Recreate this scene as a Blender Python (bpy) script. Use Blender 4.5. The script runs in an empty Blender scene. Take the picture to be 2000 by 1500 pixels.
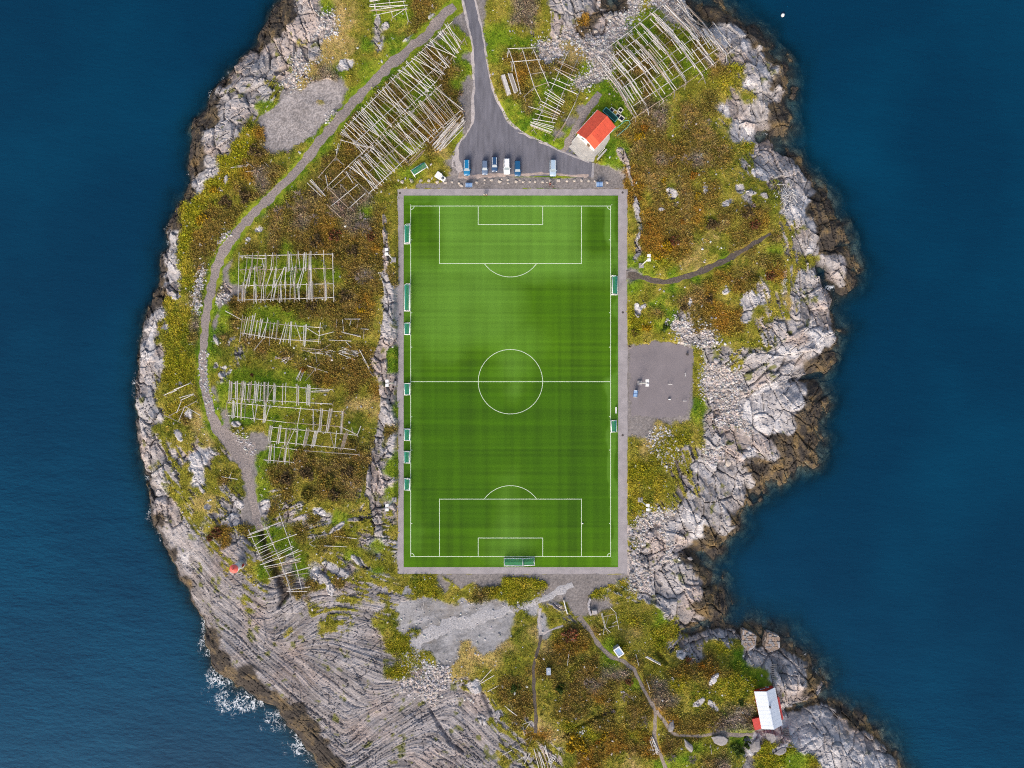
import bpy, bmesh, math, random
import numpy as np
from mathutils import Vector, Quaternion, Matrix

# ------------------------------------------------------------------ camera, sky, sun, exposure
SC = bpy.context.scene
COL = SC.collection
S = 6.875          # photograph pixels (2000 wide) per metre on the pitch plane
H = 210.0          # camera height above the pitch
SEA = -5.0         # sea level, pitch level is 0
cd = bpy.data.cameras.new('camera'); cam = bpy.data.objects.new('camera', cd); COL.objects.link(cam)
cam.location = (0, 0, H); cam.rotation_euler = (0, 0, 0)
cd.sensor_fit = 'HORIZONTAL'; cd.angle = 2 * math.atan(1000 / S / H)
cd.clip_start = 1.0; cd.clip_end = 6000
SC.camera = cam
SUN_EL, SUN_AZ = math.radians(34), math.radians(198)   # azimuth clockwise from north (+Y)
wd = bpy.data.worlds.new('World'); SC.world = wd; wd.use_nodes = True
nt = wd.node_tree; nt.nodes.clear()
sky = nt.nodes.new('ShaderNodeTexSky'); sky.sky_type = 'NISHITA'; sky.sun_disc = False
sky.sun_elevation = SUN_EL; sky.sun_rotation = SUN_AZ; sky.air_density = 1.0; sky.dust_density = 5.0; sky.ozone_density = 1.0
bg = nt.nodes.new('ShaderNodeBackground'); bg.inputs['Strength'].default_value = 0.15
wo = nt.nodes.new('ShaderNodeOutputWorld')
nt.links.new(sky.outputs[0], bg.inputs['Color']); nt.links.new(bg.outputs[0], wo.inputs['Surface'])
sl = bpy.data.lights.new('sun', 'SUN'); sl.energy = 1.4; sl.angle = math.radians(24); sl.color = (1.0, 0.95, 0.88)
so = bpy.data.objects.new('sun', sl); COL.objects.link(so)
sd = Vector((math.sin(SUN_AZ) * math.cos(SUN_EL), math.cos(SUN_AZ) * math.cos(SUN_EL), math.sin(SUN_EL)))
so.rotation_euler = sd.to_track_quat('Z', 'Y').to_euler(); so.location = (0, 0, 300)
vs = SC.view_settings
vs.view_transform = 'Standard'; vs.look = 'None'; vs.exposure = 0.48; vs.gamma = 1.0; vs.use_curve_mapping = False
try:
    SC.cycles.use_denoising = False; SC.cycles.filter_width = 1.1
    SC.cycles.max_bounces = 6; SC.cycles.diffuse_bounces = 2; SC.cycles.transparent_max_bounces = 12
except Exception:
    pass
rnd = random.Random(7)

# ------------------------------------------------------------------ numpy noise
def _h(ix, iy, seed):
    n = (ix.astype(np.int64) * 374761393 + iy.astype(np.int64) * 668265263 + seed * 974634777) & 0xFFFFFFFF
    n = ((n ^ (n >> 13)) * 1274126177) & 0xFFFFFFFF
    n = n ^ (n >> 16)
    return (n & 0xFFFFFF).astype(np.float32) / np.float32(0xFFFFFF)
def vnoise(x, y, seed=0):
    ix = np.floor(x); iy = np.floor(y); fx = (x - ix).astype(np.float32); fy = (y - iy).astype(np.float32)
    ix = ix.astype(np.int64); iy = iy.astype(np.int64)
    fx = fx * fx * fx * (fx * (fx * 6 - 15) + 10); fy = fy * fy * fy * (fy * (fy * 6 - 15) + 10)
    a = _h(ix, iy, seed); b = _h(ix + 1, iy, seed); c = _h(ix, iy + 1, seed); d = _h(ix + 1, iy + 1, seed)
    return (a + (b - a) * fx) * (1 - fy) + (c + (d - c) * fx) * fy
def fbm(x, y, wl, oct=3, seed=0, gain=0.5):
    s = 0; amp = 1; t = 0
    for o in range(oct):
        s = s + amp * (vnoise(x / wl + 17.3 * o, y / wl - 9.1 * o, seed + 31 * o) * 2 - 1); t += amp; amp *= gain; wl *= 0.47
    return (s / t).astype(np.float32)
def worley(x, y, cell, seed=0):
    """distance to nearest and second nearest jittered point, and an id in 0..1"""
    px = x / cell; py = y / cell
    ix = np.floor(px).astype(np.int64); iy = np.floor(py).astype(np.int64)
    f1 = np.full(px.shape, 9., np.float32); f2 = f1.copy(); cid = np.zeros(px.shape, np.float32)
    for a in (-1, 0, 1):
        for b in (-1, 0, 1):
            jx = ix + a; jy = iy + b
            d = (jx + .1 + .8 * _h(jx, jy, seed) - px) ** 2 + (jy + .1 + .8 * _h(jx, jy, seed + 5) - py) ** 2
            d = d.astype(np.float32); n = d < f1
            f2 = np.where(n, f1, np.minimum(f2, d)); cid = np.where(n, _h(jx, jy, seed + 9), cid); f1 = np.where(n, d, f1)
    return np.sqrt(f1), np.sqrt(f2), cid
def blocks(x, y, ang, cell, aniso, seed):
    """broken rock: every cell stands at its own height and tilt, with a cleft round it"""
    ca, sa = math.cos(math.radians(ang)), -math.sin(math.radians(ang)); px = (x * ca + y * sa) / aniso / cell; py = (-x * sa + y * ca) / cell
    ix = np.floor(px).astype(np.int64); iy = np.floor(py).astype(np.int64)
    f1 = np.full(px.shape, 9., np.float32); f2 = f1.copy(); cid = np.zeros(px.shape, np.float32); ox = cid.copy(); oy = cid.copy()
    for a in (-1, 0, 1):
        for b in (-1, 0, 1):
            jx = ix + a; jy = iy + b; ex = (jx + .08 + .84 * _h(jx, jy, seed) - px).astype(np.float32); ey = (jy + .08 + .84 * _h(jx, jy, seed + 5) - py).astype(np.float32)
            d = np.abs(ex) ** 1.6 + np.abs(ey) ** 1.6; n = d < f1
            f2 = np.where(n, f1, np.minimum(f2, d)); cid = np.where(n, _h(jx, jy, seed + 9), cid); ox = np.where(n, ex, ox); oy = np.where(n, ey, oy); f1 = np.where(n, d, f1)
    hgt = (cid * 2 - 1) + ox * ((cid * 13.7) % 1 * 2 - 1) * 1.6 + oy * ((cid * 7.3) % 1 * 2 - 1) * 1.6
    return hgt, f2 - f1, cid
def sstep(a, b, x):
    t = np.clip((x - a) / (b - a), 0, 1); return t * t * (3 - 2 * t)
def polysdf(px, py, pts):
    """signed distance, positive inside"""
    d = np.full(px.shape, 1e9, np.float32); ins = np.zeros(px.shape, bool)
    n = len(pts)
    for i in range(n):
        ax, ay = pts[i]; bx, by = pts[(i + 1) % n]
        ex, ey = bx - ax, by - ay; L = ex * ex + ey * ey + 1e-9
        t = np.clip(((px - ax) * ex + (py - ay) * ey) / L, 0, 1)
        d = np.minimum(d, (px - ax - t * ex) ** 2 + (py - ay - t * ey) ** 2)
        if ay != by:
            c = ((ay > py) != (by > py)) & (px < ex * (py - ay) / ey + ax); ins ^= c
    d = np.sqrt(d); return np.where(ins, d, -d)
def linedist(px, py, pts):
    """distance to a polyline of (x, y, halfwidth); returns distance minus local half width"""
    best = np.full(px.shape, 1e9, np.float32)
    for (ax, ay, aw), (bx, by, bw) in zip(pts[:-1], pts[1:]):
        ex, ey = bx - ax, by - ay; L = ex * ex + ey * ey + 1e-9
        t = np.clip(((px - ax) * ex + (py - ay) * ey) / L, 0, 1)
        d = np.sqrt((px - ax - t * ex) ** 2 + (py - ay - t * ey) ** 2) - (aw + (bw - aw) * t)
        best = np.minimum(best, d)
    return best
def W(u, v, z=0.0):
    k = (H - z) / H
    return ((u - 1000) / S * k, -(v - 750) / S * k)
def srgb(r, g, b):
    f = lambda c: c / 12.92 if c <= .04045 else ((c + .055) / 1.055) ** 2.4
    return np.array([f(r / 255), f(g / 255), f(b / 255)], np.float32)
# ------------------------------------------------------------------ what the photograph shows where (pixels of the 2000x1500 frame)
COAST = [(548,-170),(548,0),(538,20),(525,45),(508,70),(498,90),(480,105),(462,125),(450,140),(440,155),(428,175),(412,195),(395,215),(385,235),(375,255),(370,275),(368,300),(368,325),(370,350),(366,370),(352,390),(345,410),(336,435),(331,455),(326,478),(318,500),(312,525),(310,545),(306,565),(303,585),(292,600),(284,615),(279,640),(274,665),(270,690),(268,715),(270,735),(268,760),(265,780),(268,800),(266,825),(268,850),(270,875),(278,900),(284,925),(290,950),(298,975),(301,1000),(304,1020),(312,1040),(322,1060),(333,1080),(343,1100),(353,1130),(365,1150),(378,1175),(388,1195),(398,1215),(404,1245),(407,1270),(412,1295),(428,1315),(445,1325),(458,1342),(480,1348),(500,1358),(520,1372),(540,1382),(548,1395),(565,1415),(580,1432),(590,1447),(605,1467),(618,1487),(630,1502),(665,1570),(700,1670),
(1800,1670),(1765,1540),(1755,1500),(1741,1471),(1722,1449),(1703,1433),(1678,1421),(1674,1402),(1650,1390),(1627,1380),(1602,1364),(1580,1374),(1560,1384),(1533,1386),(1558,1372),(1577,1366),(1602,1351),(1605,1332),(1592,1314),(1577,1291),(1558,1276),(1536,1266),(1522,1262),(1522,1240),(1500,1235),(1493,1257),(1477,1262),(1477,1240),(1454,1229),(1441,1236),(1419,1222),(1400,1216),(1378,1225),(1350,1243),(1332,1232),(1338,1220),(1365,1216),(1390,1212),(1410,1198),(1416,1184),(1406,1168),(1392,1140),(1384,1116),(1364,1090),(1338,1074),(1356,1071),(1390,1084),(1400,1068),(1407,1058),(1400,1047),(1415,1046),(1426,1035),(1440,1020),(1437,1005),(1450,985),(1457,965),(1452,950),(1465,957),(1482,961),(1487,945),(1492,934),(1510,935),(1525,925),(1535,922),(1555,907),(1585,905),(1578,890),(1590,880),(1597,860),(1590,845),(1595,825),(1602,805),(1606,785),(1605,765),(1600,745),(1560,742),(1600,728),(1610,712),(1625,676),(1637,665),(1635,647),(1622,620),(1622,587),(1615,565),(1608,530),(1616,545),(1637,565),(1667,547),(1666,520),(1652,482),(1625,490),(1642,460),(1640,442),(1625,427),(1622,408),(1622,390),(1600,380),(1585,365),(1577,355),(1562,337),(1550,315),(1530,305),(1516,296),(1500,275),(1486,276),(1480,268),(1492,258),(1512,264),(1528,262),(1540,250),(1532,228),(1524,200),(1534,184),(1538,152),(1538,136),(1524,120),(1510,104),(1492,92),(1492,80),(1470,62),(1454,56),(1444,46),(1428,30),(1412,24),(1400,14),(1380,10),(1368,18),(1372,35),(1386,48),(1380,55),(1366,52),(1352,40),(1338,12),(1325,-15),(1290,-70),(1220,-80),(1216,5),(1197,22),(1174,14),(1168,-60),(1150,-170)]
# surface classes on a 25 pixel grid, row by row from the top: (first pixel column, class numbers)
# 0 kelp 1 rock 2 pale rock 3 scree 4 grass 5 olive 6 yellow 7 heath 8 rust 9 dry 10 brush 11 gravel 12 pale gravel 13 mixed
CMAP = [
 [(550, [0,1,1,4,9,9,5,4,4,4,7,7,5,5,11,11]), (950, [5,5,10,10,5,1,1,1,3,0,0,3,5,3,3,3,0])],
 [(525, [0,0,1,1,3,9,9,5,4,4,4,7,7,4,11,11,11,5,5,10,10,5,13,1,8,0,3,3,4,4,4,3,3,0,0,0,0])],
 [(500, [0,0,1,1,3,3,9,5,5,1,5,5,7,13,11,4,11,11,4,4,5,13,5,1,3,0,3,3,3,4,4,7,4,4,3,2,2,2,0,0])],
 [(475, [0,0,1,1,13,3,9,9,9,4,13,4,4,13,11,4,4,4,11,4,4,4,4,3,3,9,3,3,3,4,7,4,4,7,4,7,13,2,1,2,0,0])],
 [(450, [0,1,1,1,1,3,3,9,9,5,5,5,4,4,4,7,7,4,11,11,4,7,7,7,3,3,9,9,3,3,7,4,7,4,4,4,7,13,1,1,1,1,0,0])],
 [(425, [0,1,1,1,1,1,3,9,10]), (650, [4,5,4,4,4,4,4,7,7,7,4,11,11]), (950, [5,5,8,7,7,7,7,4,3,3,4,7,7,4,7,4,4,7,7,6,1,2,1,0,0])],
 [(425, [0,1,1,1,13,3,9,10,10,11,5,4,4,7,4,7,4,7,4,11,11,5,7,8,5,4,4,4,3,11,4,7,4,7,4,4,5,5,5,6,13,2,1,0,0])],
 [(400, [0,1,1,1,1,13,11,11,9,5,11,4,4,7,7,7,4,4,7,7,11,11,5,5,7,7,4,4,5,5,4,4,4,4,7,4,5,5,5,7,5,1,5,1,1,1,0])],
 [(375, [0,0,1,1,1,4,4,11,11,11,11]), (650, [11,4,4,7,4,7,4,7,7,7,11,11]), (975, [4,4,7,4,7,5,11,4,4,4,5,10,10,5,7,7,7,2,1,1,1,0,0])],
 [(375, [0,0,1,1,13,11,11,11,11,11,11]), (650, [4,7,7,4,7,4,7,7,8,7,11,11]), (1000, [4,4,4,5,11]), (1125, [5,5,4,4,7,7,10,5,7,7,5,13,2,1,1,0])],
 [(375, [0,1,1,1,6,8,11,11,11,11]), (625, [4,5,7,7,4,4,7,7,8,8,4,11]), (1025, [4,4,11,4]), (1125, [5,5,4,7,8,7,7,5,7,7,7,5,2,2,1,0])],
 [(350, [0,0,1,1,6,6,7,11,11,5,4,4,5,7,7,7,7,4,4,7,9,5,11]), (1100, [4,5,5,4,4,7,7,7,7,7,7,7,7,5,6,1,1,0])],
 [(350, [0,0,2,6,6,7,7,5,5,4,5,7,7,7,7,7,4,7,5,5,5,11,11]), (1200, [4,7,7,10,7,7,10,7,7,5,13,1,1,1,0])],
 [(350, [0,0,2,6,6,8,10,7,5,4,5,7,7,7,7,4,5,4,4,5,5,11,11]), (1175, [11,11,8,7,7,7,7,7,5,5,5,13,1,1,1,1,0])],
 [(350, [0,2,6,6,7,5,10,7,4,5,7,7,7,7,7,7,5,5]), (1225, [8,7,7,5,7,5,7,5,5,5,13,13,1,1,1,0])],
 [(325, [0,0,6,6,5,5,7,7,4,7,7,10,7,10,7,10,5,5]), (1225, [8,5,7,13,7,7,7,13,5,13,13,5,2,2,0,0])],
 [(325, [0,6,6,7,7,7,4,11,7,7,10,7,7,10,10,4,7,5]), (1225, [5,8,7,7,7,8,5,7,7,7,7,5,2,2,0,0])],
 [(325, [0,6,5,7,7,5,5,5,7,7,10,7,8,7,10,10,7,5]), (1225, [5,7,8,7,7,8,5,7,5,7,8,5,13,1,2,0,0])],
 [(325, [2,6,8,7,5,5,5,5,7,7,7,7,8,7,7,7,7,5]), (1225, [5,8,8,7,7,5,9,5,7,7,5,7,13,1,1,0,0])],
 [(325, [1,6,7,7,11,5,7,5,7,4,7,7,7,7,7,7,8,5]), (1225, [5,8,8,8,8,9,5,5,7,7,5,4,13,1,2,0,0,0])],
 [(300, [0,2,6,7,5,11,5,4,4,4,4,4,4]), (625, [5,7,7,7,7,5]), (1225, [4,4,6,5,9,9,5,4,5,5,7,7,5,13,13,1,1,0,0,0])],
 [(300, [0,2,6,7,3,11,4,4,4,4,4,4,5]), (625, [4,4,7,10,7,7,13]), (1225, [11,4,5,4,5,4,5,8,7,7,5,8,13,1,1,1,1,0,0])],
 [(300, [0,1,6,5,7,3,11,5,4,4,5,4,5,9,5,7,7,7,7,1]), (1225, [4,5,5,4,5,7,8,5,8,7,13,5,13,1,1,1,1,0])],
 [(300, [0,6,5,10,3,11,7,7,7,7,7,7,7,7,7,7,8,5,1]), (1225, [5,13,4,5,7,7,8,5,5,5,2,13,9,1,1,1,1,0])],
 [(275, [0,2,6,6,10,11,4,7,4,4,4,4,7,7,7,7,7,8,5,1]), (1225, [6,5,7,4,13,7,8,8,8,2,5,13,13,1,1,1,1,0])],
 [(275, [2,13,6,6,10,11,4,7,4,4,4,4,4,5,5,7,7,7,5,1]), (1225, [6,6,4,3,3,7,7,8,8,13,13,1,1,1,2,1,0])],
 [(275, [2,13,6,6,7,4,7,13,7,7,7,5,5,5,5,7,5,5,5,1]), (1225, [5,5,5,5,3,3,3,5,5,5,13,13,1,1,2,2,2,0,0])],
 [(275, [2,1,6,6,13,4,5,13,5,7,5,7,5,5,7,5,7,7,1,4]), (1225, [11,11,11,11,11,5,3,13,13,1,1,2,2,2,1,0])],
 [(275, [1,2,6,6,5,4,5,13,5,5,5,5,7,7,7,7,7,7,1,4]), (1225, [11,11,11,11,11,5,3,3,13,1,1,1,1,1,0,0])],
 [(275, [1,13,6,6,5,5,13,4,4,4,4,4,4,7,8,7,7,7,5,1]), (1225, [11,11,11,11,11,5,3,3,3,1,1,1,1,1,0,0])],
 [(275, [1,5,5,5,5,11,4,4,4,4,4,4,4,4,5,5,7,5,8,1,4]), (1225, [11,11,11,11,11,5,3,3,3,1,2,2,2,2,0,0])],
 [(275, [1,5,6,6,5,11,4,4,4,4,4,4,4,5,5,5,9,9,9,1,4]), (1225, [11,11,11,11,11,4,3,3,3,2,2,2,2,2,0,0])],
 [(275, [1,1,6,7,9,4,11,4,4,5,4,5,5,5,5,5,5,5,9,1,4]), (1225, [11,11,11,11,11,4,3,3,3,2,2,2,1,0,0,0])],
 [(275, [1,5,5,5,9,4,11,5,5,5,4,4,4,5,5,5,4,5,5,7,1,5]), (1225, [11,11,9,5,5,5,3,3,3,3,2,2,1,0,0,0])],
 [(275, [1,13,5,5,13,9,5,4,11,11,4,4,4,5,5,5,7,5,7,1,5]), (1225, [5,9,5,6,6,5,3,3,3,1,1,0,0,0,0,0])],
 [(275, [1,1,13,13,2,2,13,11,11,4,4,4,7,7,5,7,7,7,1,1,4]), (1225, [5,9,6,6,13,13,3,3,3,2,1,1,0,0,0,0,0])],
 [(275, [1,13,13,5,2,13,5,5,11,4,7,7,7,7,7,7,7,7,1,4]), (1225, [6,6,5,13,13,2,2,1,1,0,0,0,0])],
 [(275, [0,1,13,5,2,5,7,13,11,4,7,7,5,5,7,7,7,7,1,1,4]), (1225, [6,6,6,5,13,1,1,1,1,1,0,0])],
 [(300, [1,13,5,13,5,13,13,11,4,13,7,5,7,7,7,7,13,1,4]), (1225, [6,5,6,5,13,13,1,1,1,1,0])],
 [(300, [1,1,13,9,9,13,1,11,1,7,13,13,5,5,5,5,13,13,1,9]), (1225, [6,6,13,13,1,1,1,2,1,0])],
 [(300, [0,1,13,5,13,13,1,11,1,13,1,13,7,1,4,13,13,13,13,9]), (1225, [13,3,3,3,2,2,1,1,0,0])],
 [(325, [1,1,13,5,8,13,7,4,4,5,7,13,13,7,5,13,13,13,5,11]), (1225, [3,3,3,2,1,2,0,1,0])],
 [(325, [1,1,1,13,8,1,13,4,4,4,5,5,7,5,5,13,4,13,13,5]), (1225, [13,3,3,3,1,0,0])],
 [(325, [0,2,1,1,13,1,13,13,5,1,4,5,13,13,4,5,13,5,13,13,11]), (1225, [3,3,3,3,0,0,0])],
 [(350, [1,1,1,13,13,5,4,5,1,4,2,13,13,1,13,4,5,5,13,5]), (1225, [3,3,1,1,1,0,0])],
 [(350, [0,1,1,1,1,13,13,1,7,1,7,5,7,13,13,13,13,5,6,6,11,5,5,11,11]), (975, [6,6,6,6]), (1075, [11,11,11,11,6,6,3,3,1,1,1,1,0,0])],
 [(375, [1,1,1,1,13,13,1,1,7,1,1,1,13,13,13,13,13,5,6,5,5,5,5,9]), (900, [5,7,6,6,6,5,11,11,11,11]), (1150, [6,13,13,13,1,1,1,1,1,0,0])],
 [(375, [1,1,1,1,13,1,1,1,1,13,13,13,13,1,1,13,13,13,12,12,12,12,12,12,12]), (1000, [5,12,5,13,5,11,11,11,5,5,5,5,5]), (1275, [1,1,1,0,0,0])],
 [(400, [1,1,1,1,1,1,1,1,1,13,13,13,1,13,5,12,5,12,12,12,12,12,12]), (975, [12,5,5,12,5,12]), (1100, [13,5,5,5,5,6,5,4,13,1,1,0,1,1,1,1,0,1])],
 [(400, [0,1,1,1,1,1,13,1,1,13,13,1,1,1,5,6,6,12,12,12,12,12,12,12]), (975, [12,5,9,12,5,7,7,7,5,5,9,5,6,6,13,1,1,1,13,1,1,1,1,1])],
 [(400, [0,1,1,1,1,1,1,1,1,1,1,1,1,1,6,6,5,12,12,12,9,12,12,9]), (1000, [5,5,9,8,8,8,5,4,6,5,5,6,13,1,13,5,5,6,13,1,1,1,1,0])],
 [(400, [0,0,1,1,1,1,1,1,1,1,1,1,1,1,1,6,6,5,12,12,9,9,9,5,5]), (1025, [5,7,7,7,5,7,4,5,7,5,5,5,7,13,7,8,6,13,13,4,1,1,1,1,0])],
 [(425, [0,0,0,1,1,1,1,1,1,1,1,1,1,6,6,13,3,3,9,9,5,5,5,5,7,7,7]), (1100, [5,7,7,10,10,7,5,5,7,8,7,8,8,5,5,13,9,6,4,1,1,1,0,0])],
 [(450, [0,0,0,1,1,1,1,1,1,1,1,1,1,3,3,3,3,3,13,13,5,7,7,5,5,7,7,7,10,7,7,4,7,10,6,6,5,7,13,9,9,9,9,4,1,1,1,0,0])],
 [(500, [0,0,1,1,1,1,1,1,1,1,1,1,1,3,3,3,3,1,13,7,7,7,5,5,7,7,8,7,5,7,7,10,10,5,6,6,7,5,13,13,1,9,9,6,1,1,1,1,0])],
 [(525, [0,0,0,1,1,1,1,1,1,1,1,1,1,1,3,1,1,13,13,7,7,5,7,7,7,5,7,5,7,7,8,7,5,5,7,10,10,13,4,13,6,5,10,1,1,1,2,2,0,0])],
 [(550, [0,0,0,1,1,1,1,1,1,1,1,1,1,1,1,1,13,13,7,13,9,5,6,5,7,7,5,7,5,5,8,7,7,7,5,7,2,7,10,10,4,10,7,1,1,1,2,2,1,2,1,0,0])],
 [(575, [0,0,1,1,1,1,1,1,1,1,1,1,1,1,1,1,13,13,8,8,9,7,6,6,8,8,6,8,5,7,7,7,5,1,5,4,1,1,7,7,13,1,2,2,1,2,1,1,0,0])],
 [(600, [0,0,1,1,1,1,1,1,1,1,1,1,1,1,1,13,13,5,13,13,5,7,8,8,8,7,8,8,7,5,4,5,7,10,1,4,4,7,13,13,13,2,2,2,1,1,1,2,0,0])],
 [(600, [0,0,0,1,1,1,1,1,1,1,1,1,1,1,1,13,1,13,5,13,5,8,8,5,5,9,5,4,4,4,5,7,7,10,7,5,10,1,6,13,6,4,6,1,1,1,2,2,1,0,0])],
]
# the south-east corner again, row number, first pixel column, class numbers
CFIX = [(48, 1400, [1, 0]), (49, 1400, [1, 1, 1, 1, 1, 1]), (50, 1400, [6, 13, 1, 1, 1, 1, 0]), (51, 1400, [5, 4, 1, 1, 1, 1, 1, 0]), (52, 1400, [7, 6, 4, 4, 1, 1, 1, 0]), (53, 1400, [6, 6, 6, 4, 1, 1, 1, 0]),
 (54, 1400, [6, 6, 5, 5, 1, 1, 1, 0, 2, 0]), (55, 1400, [5, 10, 10, 5, 1, 2, 2, 2, 2, 0, 0]), (56, 1400, [10, 10, 10, 5, 1, 2, 2, 2, 2, 1, 0, 0]), (57, 1400, [1, 4, 4, 1, 1, 1, 2, 2, 2, 2, 1, 1, 0, 0]),
 (58, 1400, [5, 4, 1, 6, 6, 6, 2, 2, 2, 2, 2, 1, 1, 0]), (59, 1400, [10, 5, 1, 6, 6, 4, 4, 6, 2, 2, 2, 2, 2, 1, 0])]
# pale outcrops: centre u, v, half sizes, angle in degrees
OUTCROPS = [(673,128,18,12,-25),(1312,377,11,8,30),(1378,371,5,10,5),(1446,368,8,10,-5),(1420,397,11,6,-20),(1488,341,20,11,25),(1467,376,11,5,5),(1492,382,9,5,25),(1292,410,6,4,40),(1462,588,19,17,-20),(1455,622,8,10,10),(1418,569,9,6,-25),(1347,592,4,9,10),(1245,607,6,16,-10),(1255,600,9,4,-35),(423,664,4,10,-25),(452,664,9,4,-40),(421,714,5,7,30),(439,718,6,3,-10),(434,732,6,6,0),(447,727,7,3,-45),(461,828,12,7,10),(350,850,6,14,-20),(385,898,17,12,30),(738,45,6,14,10),(752,52,7,8,40),(800,78,18,7,-35),(845,35,8,6,-30),(345,580,8,5,-30),(322,639,9,6,-20),(442,352,4,9,10),(430,370,4,4,0),(505,448,8,5,-10),(485,468,5,4,0),(355,750,6,4,10),(370,810,9,9,30),(1330,1278,10,8,-10),(1394,1325,14,6,-55),(1366,1370,13,6,-35),(1392,1377,14,6,45),(1247,1168,4,4,0),(1040,385,2,2,0),(405,990,6,6,0),(465,985,10,9,20),(455,1015,12,14,10),(520,985,12,10,-40),(623,1000,13,9,15),(660,1030,16,5,-35),(630,1130,18,10,20),(655,1112,30,9,30),(648,1150,10,12,10),(700,1095,16,6,40),(1465,1460,10,18,-25),(1480,1440,10,9,0),(1520,1462,22,6,-30),(1505,1440,14,9,30),(880,1340,0,0,0),(925,1340,16,14,20),(975,1395,9,8,40),(940,1405,12,8,50),(1005,1412,6,3,20)]
ROCKLINES = [[(749,420,3),(753,470,5),(755,500,7),(749,530,5),(757,560,8),(761,600,10),(757,640,11),(748,670,11),(742,700,13),(747,740,9),(751,770,7),(752,800,8),(743,840,9),(740,870,10),(735,900,10),(730,930,12),(727,960,12),(737,1000,10),(740,1040,7)],
 [(1212,296,7),(1224,318,5),(1231,350,4),(1240,380,3),(1244,420,4),(1252,450,4),(1243,470,3),(1247,495,6),(1240,505,4)]]
BOULDERLINES = [[(398,520,4),(392,550,5),(386,580,5),(386,610,4)],[(432,472,6),(450,455,4)],[(655,222,4),(640,238,2)]]
ASPHALT = [(870,-170),(890,-60),(900,0),(913,40),(922,80),(925,120),(924,187),(923,240),(914,261),(890,284),(892,307),(897,338),(930,343),(1000,345),(1060,344),(1100,342),(1156,346),(1159,318),(1120,304),(1075,285),(1040,270),(1010,253),(990,235),(975,205),(965,185),(957,155),(950,120),(945,80),(935,40),(926,0),(918,-60),(905,-170)]
COURT = [(1227,684),(1246,674),(1262,673),(1280,666),(1302,669),(1330,673),(1354,682),(1353,740),(1349,800),(1343,817),(1300,819),(1227,816)]
YARD = [(872,345),(900,340),(1000,346),(1160,346),(1160,318),(1190,325),(1212,340),(1220,368),(1060,368),(900,368),(812,368),(815,358),(860,358)]
SOUTHYARD = [(860,1121),(1226,1121),(1206,1138),(1165,1152),(1147,1165),(1143,1200),(1122,1204),(1105,1172),(1085,1152),(1066,1137),(1040,1129),(940,1127),(900,1150),(880,1135)]
PALEGRAVEL = [(792,1122),(801,1165),(850,1160),(868,1185),(885,1195),(905,1170),(925,1190),(950,1197),(1000,1188),(1040,1172),(1085,1155),(1105,1175),(1060,1190),(1000,1205),(940,1222),(890,1238),(862,1258),(842,1280),(822,1308),(800,1312),(798,1280),(792,1255),(778,1225),(772,1200),(788,1180)]
STONEYARD = [(498,258),(520,222),(545,200),(572,178),(600,160),(640,152),(668,168),(664,198),(650,215),(640,240),(612,262),(592,280),(560,290),(520,292),(504,284)]
TURNING = [(410,836),(438,829),(458,848),(500,866),(497,890),(494,908),(462,906),(438,872)]
# tracks and footpaths: points u, v and half width in pixels
TRACK = [(888,12,10),(870,26,10),(830,70,9),(790,104,9),(750,138,9),(716,172,9),(690,202,9),(660,236,9),(630,270,8.5),(612,294,8.5),(580,332,8),(540,376,8),(500,412,8),(470,446,8.5),(440,486,9),(423,520,9.5),(415,555,9),(407,592,8.5),(401,637,8),(398,680,8),(396,720,8),(398,750,8),(406,782,8),(416,817,8.5),(424,838,9)]
TRACK2 = [(477,895,11),(484,930,9),(490,960,8),(496,990,8),(502,1020,8),(507,1034,7)]
EASTPATH = [(1226,537,6),(1250,541,6),(1275,550,5),(1300,552,5),(1330,545,5),(1370,530,5),(1410,512,5),(1450,490,4.5),(1480,472,4),(1506,456,3)]
SOUTHPATH = [(1057,1242,3),(1050,1272,3),(1042,1300,3),(1043,1350,3),(1047,1400,3),(1046,1432,4)]
STONEPATH = [(1131,1204,6),(1150,1228,4),(1160,1247,3.5),(1175,1266,3.5),(1195,1283,4),(1215,1290,4),(1235,1303,4),(1248,1325,3.5),(1258,1350,3.5),(1270,1370,3.5),(1281,1388,3.5),(1280,1410,3.5),(1277,1430,3.5),(1282,1455,3.5),(1292,1480,3.5),(1303,1510,3.5)]
COTTAGEPATH = [(1282,1388,3),(1298,1408,3),(1310,1430,3),(1322,1437,3),(1350,1438,3),(1378,1436,3),(1400,1432,3),(1440,1436,4),(1470,1434,4)]
DRIVE = [(1098,300,6),(1114,272,7),(1130,242,7),(1146,214,7),(1162,196,7),(1172,182,5)]
LINKPATH = [(1055,1188,2.5),(1052,1212,3),(1057,1240,3)]
LINKPATH2 = [(1060,1238,2.5),(1080,1228,2),(1100,1222,2)]
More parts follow.
